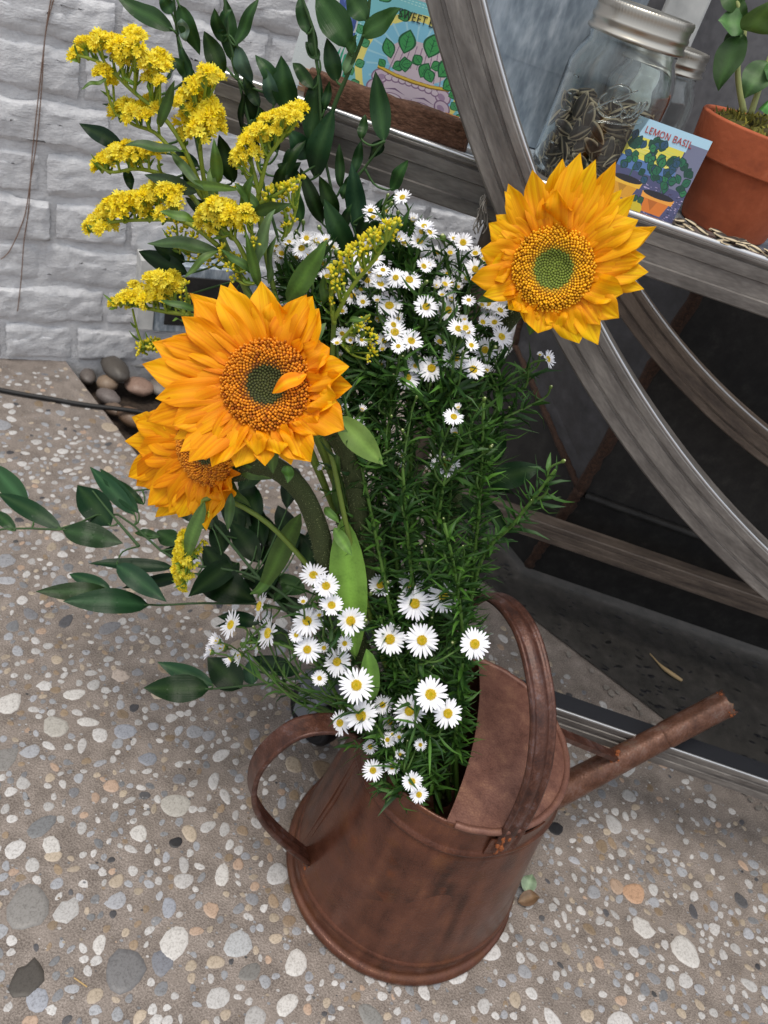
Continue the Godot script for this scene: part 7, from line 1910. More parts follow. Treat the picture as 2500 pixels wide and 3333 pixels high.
	goldenrod("goldenrod stem with a rounded bright plume in the middle of the bunch", Vector3(0.11, 0.15, -0.5), [Vector3(0.0848, 0.2565, -0.49), Vector3(-0.0192, 0.4432, -0.5), Vector3(-0.0867, 0.5445, -0.51), Vector3(-0.1252, 0.5982, -0.52), Vector3(-0.1463, 0.6206, -0.525)], [[Vector3(-0.1463, 0.6206, -0.525), Vector3(-0.1569, 0.6338, -0.525), Vector3(-0.1714, 0.6405, -0.525), Vector3(-0.1816, 0.6419, -0.525)], [Vector3(-0.1442, 0.6179, -0.525), Vector3(-0.1458, 0.6376, -0.525), Vector3(-0.15, 0.6524, -0.525)]], [[Vector3(-0.1854, 0.6358, -0.535), 0.0116, 0], [Vector3(-0.1805, 0.6447, -0.528), 0.0120, 0], [Vector3(-0.1726, 0.6533, -0.52), 0.0130, 0], [Vector3(-0.1703, 0.6492, -0.533), 0.0133, 0], [Vector3(-0.1706, 0.6466, -0.526), 0.0132, 0], [Vector3(-0.1621, 0.6514, -0.519), 0.0124, 0], [Vector3(-0.1775, 0.639, -0.531), 0.0121, 0], [Vector3(-0.1591, 0.6497, -0.524), 0.0119, 0], [Vector3(-0.1513, 0.6574, -0.517), 0.0104, 0], [Vector3(-0.15, 0.6523, -0.53), 0.0101, 0], [Vector3(-0.1535, 0.6483, -0.522), 0.0100, 0], [Vector3(-0.1694, 0.6379, -0.535), 0.0109, 0], [Vector3(-0.1743, 0.6343, -0.528), 0.0083, 0], [Vector3(-0.1641, 0.627, -0.52), 0.0083, 1], [Vector3(-0.161, 0.6191, -0.533), 0.0085, 1], [Vector3(-0.1536, 0.6212, -0.526), 0.0078, 1], [Vector3(-0.1419, 0.6408, -0.519), 0.0075, 1], [Vector3(-0.1461, 0.6289, -0.531), 0.0077, 1], [Vector3(-0.1679, 0.6186, -0.524), 0.0071, 1], [Vector3(-0.1566, 0.6181, -0.517), 0.0077, 1], [Vector3(-0.1516, 0.6101, -0.53), 0.0072, 1], [Vector3(-0.1536, 0.6087, -0.522), 0.0072, 1]], [[Vector3(-0.1328, 0.6116, -0.515), Vector3(-0.1452, 0.6509, -0.503), 0.0066, Vector3.ZERO, "5d7f36"], [Vector3(-0.1393, 0.6197, -0.515), Vector3(-0.1602, 0.6331, -0.503), 0.0056, Vector3.ZERO, "507233"], [Vector3(-0.1188, 0.6096, -0.515), Vector3(-0.1286, 0.6107, -0.503), 0.0044]], 305)
	goldenrod("goldenrod stem low at the left with small plumes above the sunflower", Vector3(0.1, 0.15, -0.49), [Vector3(0.0792, 0.2665, -0.48), Vector3(-0.0258, 0.4483, -0.49), Vector3(-0.1016, 0.5441, -0.5), Vector3(-0.1526, 0.5741, -0.51), Vector3(-0.181, 0.5708, -0.52)], [[Vector3(-0.1792, 0.5735, -0.515), Vector3(-0.2, 0.569, -0.515), Vector3(-0.2212, 0.5659, -0.515), Vector3(-0.2352, 0.5627, -0.515)], [Vector3(-0.1827, 0.573, -0.515), Vector3(-0.1944, 0.5828, -0.515), Vector3(-0.2039, 0.5901, -0.515)], [Vector3(-0.1541, 0.5714, -0.515), Vector3(-0.1803, 0.5523, -0.515), Vector3(-0.2114, 0.535, -0.515)]], [[Vector3(-0.2405, 0.5565, -0.525), 0.0090, 0], [Vector3(-0.2325, 0.5644, -0.518), 0.0102, 0], [Vector3(-0.2242, 0.5726, -0.51), 0.0107, 0], [Vector3(-0.2256, 0.5752, -0.523), 0.0101, 0], [Vector3(-0.2194, 0.5735, -0.516), 0.0107, 0], [Vector3(-0.212, 0.5752, -0.509), 0.0099, 0], [Vector3(-0.2258, 0.5611, -0.521), 0.0089, 0], [Vector3(-0.2086, 0.5903, -0.514), 0.0118, 0], [Vector3(-0.2006, 0.5963, -0.507), 0.0116, 0], [Vector3(-0.2078, 0.5826, -0.52), 0.0127, 0], [Vector3(-0.1989, 0.5916, -0.512), 0.0111, 0], [Vector3(-0.1989, 0.5918, -0.525), 0.0107, 0], [Vector3(-0.1935, 0.5884, -0.518), 0.0106, 0], [Vector3(-0.1993, 0.5843, -0.51), 0.0105, 0], [Vector3(-0.1995, 0.5779, -0.523), 0.0101, 0], [Vector3(-0.1883, 0.5874, -0.516), 0.0086, 1], [Vector3(-0.1831, 0.5975, -0.509), 0.0084, 1], [Vector3(-0.1828, 0.5827, -0.521), 0.0087, 1], [Vector3(-0.2076, 0.5785, -0.514), 0.0086, 0], [Vector3(-0.2116, 0.5378, -0.507), 0.0096, 1], [Vector3(-0.2122, 0.5347, -0.52), 0.0098, 1], [Vector3(-0.2049, 0.5434, -0.512), 0.0089, 1], [Vector3(-0.2059, 0.538, -0.525), 0.0084, 1], [Vector3(-0.2116, 0.5295, -0.518), 0.0091, 1], [Vector3(-0.2023, 0.5399, -0.51), 0.0090, 1], [Vector3(-0.2023, 0.5367, -0.523), 0.0077, 1]], [[Vector3(-0.1787, 0.5742, -0.505), Vector3(-0.1836, 0.5774, -0.493), 0.0026], [Vector3(-0.1696, 0.5847, -0.505), Vector3(-0.1939, 0.5886, -0.493), 0.0045, Vector3.ZERO, "547a34"]], 306)
	goldenrod("goldenrod stem of tight yellow buds crossing the white asters", Vector3(0.13, 0.15, -0.49), [Vector3(0.087, 0.2707, -0.48), Vector3(0.0072, 0.4114, -0.49), Vector3(-0.0419, 0.5045, -0.5), Vector3(-0.067, 0.5743, -0.505), Vector3(-0.0751, 0.6116, -0.505)], [[Vector3(-0.0744, 0.614, -0.5), Vector3(-0.0682, 0.6399, -0.5), Vector3(-0.0582, 0.6627, -0.5), Vector3(-0.0508, 0.6896, -0.5)], [Vector3(-0.0736, 0.6108, -0.5), Vector3(-0.0802, 0.629, -0.5), Vector3(-0.083, 0.6478, -0.5)], [Vector3(-0.0665, 0.5991, -0.5), Vector3(-0.059, 0.6161, -0.5), Vector3(-0.0516, 0.6257, -0.5)]], [[Vector3(-0.0524, 0.6862, -0.51), 0.0082, 1], [Vector3(-0.0536, 0.6842, -0.503), 0.0087, 1], [Vector3(-0.0561, 0.6881, -0.495), 0.0091, 1], [Vector3(-0.0595, 0.6795, -0.508), 0.0094, 1], [Vector3(-0.0593, 0.6774, -0.501), 0.0093, 1], [Vector3(-0.0628, 0.6802, -0.494), 0.0098, 1], [Vector3(-0.0663, 0.6717, -0.506), 0.0101, 1], [Vector3(-0.0691, 0.6717, -0.499), 0.0100, 1], [Vector3(-0.07, 0.6693, -0.492), 0.0093, 1], [Vector3(-0.0749, 0.6616, -0.505), 0.0102, 1], [Vector3(-0.0766, 0.6611, -0.497), 0.0095, 1], [Vector3(-0.0553, 0.6767, -0.51), 0.0083, 1], [Vector3(-0.0606, 0.6715, -0.503), 0.0083, 1], [Vector3(-0.0661, 0.6685, -0.495), 0.0082, 1], [Vector3(-0.0796, 0.652, -0.508), 0.0097, 1], [Vector3(-0.0818, 0.6498, -0.501), 0.0097, 1], [Vector3(-0.082, 0.6477, -0.494), 0.0096, 1], [Vector3(-0.0795, 0.643, -0.506), 0.0092, 1], [Vector3(-0.0828, 0.6398, -0.499), 0.0085, 1], [Vector3(-0.0771, 0.6424, -0.492), 0.0084, 1], [Vector3(-0.081, 0.6309, -0.505), 0.0081, 1], [Vector3(-0.0787, 0.6274, -0.497), 0.0074, 1], [Vector3(-0.0782, 0.6466, -0.51), 0.0080, 1], [Vector3(-0.0541, 0.6201, -0.503), 0.0069, 1], [Vector3(-0.0557, 0.618, -0.495), 0.0068, 1], [Vector3(-0.0598, 0.6067, -0.508), 0.0064, 1], [Vector3(-0.0488, 0.6141, -0.501), 0.0075, 1], [Vector3(-0.0444, 0.6135, -0.494), 0.0075, 1], [Vector3(-0.0473, 0.6017, -0.506), 0.0077, 1], [Vector3(-0.0429, 0.6011, -0.499), 0.0076, 1], [Vector3(-0.0443, 0.5984, -0.492), 0.0063, 1]], [[Vector3(-0.1073, 0.6173, -0.495), Vector3(-0.0914, 0.665, -0.5), 0.0136, Vector3.ZERO, "5c8236"], [Vector3(-0.0833, 0.6211, -0.5), Vector3(-0.0873, 0.6473, -0.488), 0.0059, Vector3.ZERO, "587c36"], [Vector3(-0.0653, 0.6181, -0.49), Vector3(-0.0514, 0.6315, -0.478), 0.0042, Vector3.ZERO, "5d8238"], [Vector3(-0.0284, 0.4695, -0.48), Vector3(-0.0452, 0.5486, -0.468), 0.0064, Vector3.ZERO, "4f7030"]], 307)
	goldenrod("drooping goldenrod plume hanging below the smallest sunflower", Vector3(0.1, 0.15, -0.48), [Vector3(0.0699, 0.2745, -0.47), Vector3(-0.0044, 0.3858, -0.465), Vector3(-0.0713, 0.4521, -0.46), Vector3(-0.1168, 0.4709, -0.455), Vector3(-0.1288, 0.4671, -0.45)], [[Vector3(-0.1288, 0.4671, -0.45), Vector3(-0.1306, 0.4387, -0.45), Vector3(-0.1326, 0.4086, -0.45), Vector3(-0.1336, 0.3772, -0.45)]], [[Vector3(-0.1372, 0.3653, -0.46), 0.0099, 0, Vector3(-0.8, -0.5, 0.3)], [Vector3(-0.1375, 0.3801, -0.453), 0.0112, 0, Vector3(-0.9, -0.2, 0.3)], [Vector3(-0.1376, 0.3965, -0.445), 0.0117, 0, Vector3(-0.9, -0.1, 0.3)], [Vector3(-0.1418, 0.3926, -0.458), 0.0119, 0, Vector3(-0.9, 0, 0.3)], [Vector3(-0.1399, 0.4085, -0.451), 0.0116, 0, Vector3(-0.9, 0.1, 0.3)], [Vector3(-0.1373, 0.4244, -0.444), 0.0106, 0, Vector3(-0.9, 0.1, 0.3)], [Vector3(-0.1404, 0.421, -0.456), 0.0101, 0, Vector3(-0.9, 0.2, 0.3)], [Vector3(-0.1324, 0.3912, -0.449), 0.0103, 0, Vector3(-0.4, -0.6, 0.5)], [Vector3(-0.1329, 0.4133, -0.442), 0.0107, 0, Vector3(-0.5, -0.2, 0.7)], [Vector3(-0.1359, 0.4129, -0.455), 0.0094, 0, Vector3(-0.5, 0, 0.7)], [Vector3(-0.1287, 0.4029, -0.447), 0.0094, 1, Vector3(0.3, -0.6, 0.5)], [Vector3(-0.1306, 0.4062, -0.46), 0.0096, 1, Vector3(0.5, -0.4, 0.5)], [Vector3(-0.1244, 0.4247, -0.453), 0.0086, 1, Vector3(0.6, -0.2, 0.5)], [Vector3(-0.1216, 0.4604, -0.445), 0.0075, 1, Vector3(0.5, -0.3, 0.5)], [Vector3(-0.1253, 0.4583, -0.458), 0.0077, 1, Vector3(0.5, -0.3, 0.5)]], [[Vector3(-0.1264, 0.4696, -0.445), Vector3(-0.1324, 0.4098, -0.44), 0.0107, Vector3.ZERO, "6b8f4a"], [Vector3(-0.1094, 0.482, -0.45), Vector3(-0.1041, 0.4575, -0.438), 0.0068, Vector3.ZERO, "48682f"]], 308)
	goldenrod("goldenrod stem whose broad yellow green leaf hangs down the front of the bunch", Vector3(0.13, 0.15, -0.48), [Vector3(0.0814, 0.2807, -0.47), Vector3(0.0337, 0.359, -0.47), Vector3(-0.0068, 0.4427, -0.465), Vector3(-0.0256, 0.486, -0.46), Vector3(-0.0453, 0.5261, -0.465), Vector3(-0.0573, 0.5425, -0.47)], [[Vector3(-0.0561, 0.5491, -0.46), Vector3(-0.0624, 0.562, -0.46), Vector3(-0.0707, 0.57, -0.46)]], [[Vector3(-0.073, 0.5643, -0.47), 0.0051, 1]], [[Vector3(-0.0279, 0.4826, -0.468), Vector3(0.0174, 0.3557, -0.452), 0.0282, Vector3.ZERO, "84b04a"], [Vector3(-0.0309, 0.4777, -0.456), Vector3(-0.0119, 0.4664, -0.446), 0.0088, Vector3.ZERO, "7aa648"], [Vector3(-0.0503, 0.5696, -0.455), Vector3(-0.0109, 0.5486, -0.45), 0.0176, Vector3.ZERO, "7a9a48"], [Vector3(-0.0599, 0.4653, -0.475), Vector3(-0.0745, 0.3766, -0.46), 0.0166, Vector3.ZERO, "5e8236"], [Vector3(-0.0743, 0.5208, -0.45), Vector3(-0.0692, 0.5171, -0.438), 0.0083, Vector3.ZERO, "5d8a3a"], [Vector3(0.0216, 0.3799, -0.445), Vector3(0.0414, 0.324, -0.44), 0.0155, Vector3.ZERO, "79a648"], [Vector3(-0.0425, 0.4915, -0.458), Vector3(-0.027, 0.4917, -0.446), 0.0053, Vector3.ZERO, "6d9a42"], [Vector3(-0.0667, 0.4007, -0.47), Vector3(-0.0809, 0.3809, -0.458), 0.0090, Vector3.ZERO, "5c8438"]], 309)
	ruscus("dark ruscus branch rising behind the tallest goldenrod at the top left", Vector3(0.12, 0.15, -0.53), [[Vector3(0.0984, 0.2247, -0.52), Vector3(-0.0272, 0.427, -0.55), Vector3(-0.1247, 0.5395, -0.575), Vector3(-0.1912, 0.6182, -0.585), Vector3(-0.2266, 0.6956, -0.59), Vector3(-0.2371, 0.7279, -0.59), Vector3(-0.2447, 0.7587, -0.59)]], [[Vector3(-0.2393, 0.7347, -0.585), Vector3(-0.2847, 0.7406, -0.595), 0.0125, Vector3(-0.1, 0.55, 0.8)], [Vector3(-0.2371, 0.7504, -0.585), Vector3(-0.2218, 0.7242, -0.5921), 0.0114, Vector3(-0.1, 0.55, 0.8)], [Vector3(-0.2011, 0.7184, -0.585), Vector3(-0.2193, 0.7394, -0.5893), 0.0131, Vector3(-0.1, 0.55, 0.8), "23401f"], [Vector3(-0.2344, 0.743, -0.585), Vector3(-0.2302, 0.7303, -0.5864), 0.0075, Vector3(-0.1, 0.55, 0.8), "6f8577"], [Vector3(-0.241, 0.7439, -0.585), Vector3(-0.25, 0.7527, -0.5836), 0.0085, Vector3(-0.1, 0.55, 0.8)], [Vector3(-0.2208, 0.7095, -0.585), Vector3(-0.2365, 0.7193, -0.5807), 0.0088, Vector3(-0.1, 0.55, 0.8), "25421f"], [Vector3(-0.2325, 0.7269, -0.585), Vector3(-0.2177, 0.706, -0.5779), 0.0070, Vector3(-0.5, 0.4, 0.7), "2f4f35"], [Vector3(-0.2273, 0.7052, -0.585), Vector3(-0.2152, 0.6859, -0.595), 0.0100, Vector3(-0.1, 0.55, 0.8), "1f3a1c"], [Vector3(-0.2306, 0.7189, -0.585), Vector3(-0.2436, 0.7008, -0.5921), 0.0052, Vector3(-0.1, 0.55, 0.8)], [Vector3(-0.2551, 0.6861, -0.575), Vector3(-0.2834, 0.6749, -0.5793), 0.0046, Vector3(-0.1, 0.55, 0.8), "1d341a"], [Vector3(-0.2626, 0.654, -0.57), Vector3(-0.2962, 0.6594, -0.5714), 0.0113, Vector3(-0.1, 0.55, 0.8), "27452a"], [Vector3(-0.1801, 0.654, -0.575), Vector3(-0.1947, 0.6835, -0.5736), 0.0123, Vector3(-0.1, 0.55, 0.8), "1f3a1d"], [Vector3(-0.2581, 0.6403, -0.57), Vector3(-0.2515, 0.6273, -0.5657), 0.0068, Vector3(-0.1, 0.55, 0.8), "1f3a1d"], [Vector3(-0.2064, 0.6384, -0.575), Vector3(-0.2167, 0.6603, -0.5679), 0.0099, Vector3(-0.1, 0.55, 0.8), "203b1d"], [Vector3(-0.2613, 0.6186, -0.57), Vector3(-0.281, 0.6049, -0.58), 0.0064, Vector3(-0.1, 0.55, 0.8), "2a4a26"], [Vector3(-0.2088, 0.6553, -0.58), Vector3(-0.2333, 0.6559, -0.5871), 0.0095, Vector3(-0.1, 0.55, 0.8), "1d361a"], [Vector3(-0.1863, 0.6242, -0.57), Vector3(-0.2144, 0.6328, -0.5743), 0.0102, Vector3(-0.1, 0.55, 0.8), "1c3519"], [Vector3(-0.1967, 0.6346, -0.57), Vector3(-0.1909, 0.653, -0.5714), 0.0087, Vector3(-0.1, 0.55, 0.8), "1f3a1c"], [Vector3(-0.1989, 0.5841, -0.555), Vector3(-0.2374, 0.5893, -0.5536), 0.0139, Vector3(-0.1, 0.55, 0.8), "1d3a22"], [Vector3(-0.2035, 0.5904, -0.56), Vector3(-0.2281, 0.5976, -0.5557), 0.0110, Vector3(-0.1, 0.55, 0.8), "1b351c"], [Vector3(-0.1987, 0.5562, -0.54), Vector3(-0.2203, 0.5852, -0.5329), 0.0088, Vector3(-0.1, 0.55, 0.8), "1c371c"], [Vector3(-0.1968, 0.5703, -0.545), Vector3(-0.2197, 0.5505, -0.555), 0.0094, Vector3(-0.1, 0.55, 0.8), "1c371c"], [Vector3(-0.1837, 0.6195, -0.565), Vector3(-0.1855, 0.6378, -0.5721), 0.0081, Vector3(-0.1, 0.55, 0.8)]], 401)
	ruscus("dark ruscus branch second from the left, its leaves crossing the shelf rail", Vector3(0.13, 0.15, -0.53), [[Vector3(0.1045, 0.215, -0.53), Vector3(-0.016, 0.4243, -0.56), Vector3(-0.097, 0.5451, -0.585), Vector3(-0.153, 0.6267, -0.6), Vector3(-0.1892, 0.6986, -0.605), Vector3(-0.2057, 0.7329, -0.605), Vector3(-0.216, 0.7662, -0.605)]], [[Vector3(-0.2033, 0.7242, -0.605), Vector3(-0.2166, 0.7585, -0.615), 0.0120, Vector3(-0.1, 0.55, 0.8)], [Vector3(-0.2018, 0.7343, -0.605), Vector3(-0.1934, 0.7653, -0.6121), 0.0088, Vector3(-0.1, 0.55, 0.8)], [Vector3(-0.2012, 0.7345, -0.605), Vector3(-0.1879, 0.7133, -0.6093), 0.0112, Vector3(-0.3, 0.4, 0.8), "5f7a6a"], [Vector3(-0.1572, 0.7041, -0.605), Vector3(-0.1703, 0.7374, -0.6064), 0.0173, Vector3(-0.1, 0.55, 0.8)], [Vector3(-0.167, 0.7171, -0.605), Vector3(-0.1869, 0.7334, -0.6036), 0.0102, Vector3(-0.1, 0.55, 0.8)], [Vector3(-0.1683, 0.7057, -0.605), Vector3(-0.1775, 0.7277, -0.6007), 0.0103, Vector3(-0.1, 0.55, 0.8), "4d6b58"], [Vector3(-0.2119, 0.734, -0.605), Vector3(-0.2179, 0.7525, -0.5979), 0.0093, Vector3(-0.1, 0.55, 0.8)], [Vector3(-0.2116, 0.7224, -0.605), Vector3(-0.2258, 0.732, -0.615), 0.0085, Vector3(-0.1, 0.55, 0.8), "1f3b1f"], [Vector3(-0.1906, 0.7075, -0.605), Vector3(-0.178, 0.6816, -0.6121), 0.0103, Vector3(-0.1, 0.55, 0.8), "1d361b"], [Vector3(-0.1826, 0.6912, -0.605), Vector3(-0.1647, 0.6731, -0.6093), 0.0089, Vector3(-0.1, 0.55, 0.8)], [Vector3(-0.216, 0.7385, -0.605), Vector3(-0.2088, 0.7546, -0.6064), 0.0082, Vector3(-0.1, 0.55, 0.8)], [Vector3(-0.1792, 0.7017, -0.605), Vector3(-0.1935, 0.7175, -0.6036), 0.0078, Vector3(-0.1, 0.55, 0.8), "20391e"], [Vector3(-0.1601, 0.6754, -0.605), Vector3(-0.1779, 0.7028, -0.6007), 0.0112, Vector3(-0.1, 0.55, 0.8), "223f20"], [Vector3(-0.1901, 0.6824, -0.605), Vector3(-0.1903, 0.7102, -0.5979), 0.0046, Vector3(-0.1, 0.55, 0.8), "1d361b"], [Vector3(-0.1536, 0.6606, -0.605), Vector3(-0.1441, 0.6884, -0.615), 0.0102, Vector3(-0.1, 0.55, 0.8), "24401f"], [Vector3(-0.1732, 0.6679, -0.605), Vector3(-0.1933, 0.6866, -0.6121), 0.0095, Vector3(-0.1, 0.55, 0.8), "1e381c"], [Vector3(-0.1297, 0.6374, -0.59), Vector3(-0.1395, 0.6609, -0.5943), 0.0089, Vector3(-0.1, 0.55, 0.8)], [Vector3(-0.1542, 0.6503, -0.59), Vector3(-0.1487, 0.6753, -0.5914), 0.0087, Vector3(-0.1, 0.55, 0.8), "1f391d"]], 402)
	ruscus("tallest ruscus branch in front of the seed packets, broad glossy leaves", Vector3(0.14, 0.15, -0.54), [[Vector3(0.1108, 0.2054, -0.54), Vector3(0.0111, 0.4248, -0.575), Vector3(-0.0548, 0.5539, -0.6), Vector3(-0.1043, 0.635, -0.615), Vector3(-0.1292, 0.6826, -0.618), Vector3(-0.1446, 0.7319, -0.618), Vector3(-0.1545, 0.7583, -0.618), Vector3(-0.1713, 0.7811, -0.618)], [Vector3(-0.1296, 0.6924, -0.618), Vector3(-0.1289, 0.7152, -0.618), Vector3(-0.123, 0.7416, -0.616), Vector3(-0.1181, 0.7692, -0.614), Vector3(-0.1199, 0.7905, -0.612)]], [[Vector3(-0.1271, 0.7537, -0.618), Vector3(-0.1587, 0.7772, -0.628), 0.0209, Vector3(-0.1, 0.55, 0.8), "33552f"], [Vector3(-0.1578, 0.7536, -0.618), Vector3(-0.1696, 0.7725, -0.6251), 0.0089, Vector3(-0.1, 0.55, 0.8)], [Vector3(-0.149, 0.7411, -0.618), Vector3(-0.1592, 0.7623, -0.6223), 0.0064, Vector3(-0.1, 0.55, 0.8)], [Vector3(-0.1305, 0.731, -0.618), Vector3(-0.144, 0.7549, -0.6194), 0.0115, Vector3(-0.1, 0.55, 0.8), "2a4a2a"], [Vector3(-0.1187, 0.7735, -0.612), Vector3(-0.1361, 0.787, -0.6106), 0.0146, Vector3(-0.1, 0.55, 0.8), "3d5f38"], [Vector3(-0.1185, 0.7639, -0.612), Vector3(-0.0969, 0.7871, -0.6077), 0.0139, Vector3(0.2, 0.6, 0.7), "3f6536"], [Vector3(-0.1243, 0.751, -0.612), Vector3(-0.1208, 0.7652, -0.6049), 0.0068, Vector3(-0.1, 0.55, 0.8), "446a3c"], [Vector3(-0.1406, 0.6866, -0.618), Vector3(-0.1466, 0.7319, -0.628), 0.0153, Vector3(-0.1, 0.55, 0.8)], [Vector3(-0.1465, 0.7216, -0.618), Vector3(-0.1662, 0.7325, -0.6251), 0.0086, Vector3(-0.1, 0.55, 0.8), "24431f"], [Vector3(-0.1458, 0.7405, -0.618), Vector3(-0.1589, 0.748, -0.6223), 0.0078, Vector3(-0.1, 0.55, 0.8)], [Vector3(-0.1354, 0.71, -0.618), Vector3(-0.1361, 0.7297, -0.6194), 0.0059, Vector3(-0.1, 0.55, 0.8)], [Vector3(-0.1256, 0.738, -0.615), Vector3(-0.123, 0.7564, -0.6136), 0.0070, Vector3(-0.1, 0.55, 0.8), "6a8c62"], [Vector3(-0.1329, 0.6629, -0.618), Vector3(-0.1278, 0.7155, -0.6137), 0.0185, Vector3(-0.1, 0.55, 0.8), "35573a"], [Vector3(-0.1409, 0.6745, -0.618), Vector3(-0.1565, 0.6918, -0.6109), 0.0155, Vector3(-0.1, 0.55, 0.8), "2d4f33"], [Vector3(-0.1401, 0.6567, -0.618), Vector3(-0.1655, 0.661, -0.628), 0.0086, Vector3(-0.1, 0.55, 0.8), "21401d"], [Vector3(-0.1555, 0.6547, -0.61), Vector3(-0.1448, 0.671, -0.6171), 0.0084, Vector3(-0.1, 0.55, 0.8), "20391c"], [Vector3(-0.1112, 0.6622, -0.618), Vector3(-0.1203, 0.6912, -0.6223), 0.0069, Vector3(-0.1, 0.55, 0.8)], [Vector3(-0.1172, 0.6343, -0.61), Vector3(-0.1433, 0.6686, -0.6114), 0.0111, Vector3(-0.1, 0.55, 0.8), "1d3519"], [Vector3(-0.1075, 0.6427, -0.61), Vector3(-0.1271, 0.6684, -0.6086), 0.0117, Vector3(-0.1, 0.55, 0.8), "1f391c"], [Vector3(-0.0879, 0.6173, -0.605), Vector3(-0.1184, 0.6558, -0.6007), 0.0173, Vector3(-0.1, 0.55, 0.8), "2b4a2a"], [Vector3(-0.1008, 0.6339, -0.61), Vector3(-0.0977, 0.6586, -0.6029), 0.0076, Vector3(-0.1, 0.55, 0.8)]], 403)
	ruscus("ruscus side branch with narrow leaves before the hoop joint", Vector3(0.15, 0.15, -0.54), [[Vector3(0.1151, 0.2077, -0.54), Vector3(0.0189, 0.4282, -0.575), Vector3(-0.0438, 0.5579, -0.6), Vector3(-0.0869, 0.6312, -0.61), Vector3(-0.1069, 0.6567, -0.612), Vector3(-0.0956, 0.6845, -0.612), Vector3(-0.0866, 0.7058, -0.61)]], [[Vector3(-0.087, 0.7047, -0.612), Vector3(-0.1063, 0.7447, -0.622), 0.0143, Vector3(-0.1, 0.55, 0.8), "2a4b2a"], [Vector3(-0.1034, 0.7011, -0.612), Vector3(-0.1055, 0.7165, -0.6191), 0.0067, Vector3(-0.1, 0.55, 0.8)], [Vector3(-0.0871, 0.705, -0.612), Vector3(-0.0963, 0.6894, -0.6163), 0.0102, Vector3(-0.4, 0.3, 0.8), "1b3318"], [Vector3(-0.103, 0.6767, -0.612), Vector3(-0.1033, 0.7006, -0.6134), 0.0074, Vector3(-0.1, 0.55, 0.8), "27462a"], [Vector3(-0.0888, 0.6367, -0.612), Vector3(-0.1059, 0.6842, -0.6106), 0.0150, Vector3(-0.1, 0.55, 0.8), "30533a"], [Vector3(-0.0728, 0.6742, -0.612), Vector3(-0.0667, 0.6993, -0.6077), 0.0100, Vector3(-0.1, 0.55, 0.8), "34572f"], [Vector3(-0.0894, 0.6241, -0.612), Vector3(-0.0788, 0.6657, -0.6049), 0.0103, Vector3(-0.1, 0.55, 0.8), "23411f"], [Vector3(-0.0855, 0.6458, -0.612), Vector3(-0.0775, 0.6638, -0.622), 0.0064, Vector3(-0.1, 0.55, 0.8)], [Vector3(-0.0591, 0.6583, -0.612), Vector3(-0.0466, 0.6495, -0.6191), 0.0043, Vector3(-0.1, 0.55, 0.8), "24401f"], [Vector3(-0.0788, 0.6324, -0.615), Vector3(-0.0688, 0.6744, -0.6193), 0.0090, Vector3(-0.1, 0.55, 0.8), "21401d"], [Vector3(-0.1069, 0.6567, -0.612), Vector3(-0.1059, 0.6741, -0.6134), 0.0062, Vector3(-0.1, 0.55, 0.8)]], 404)
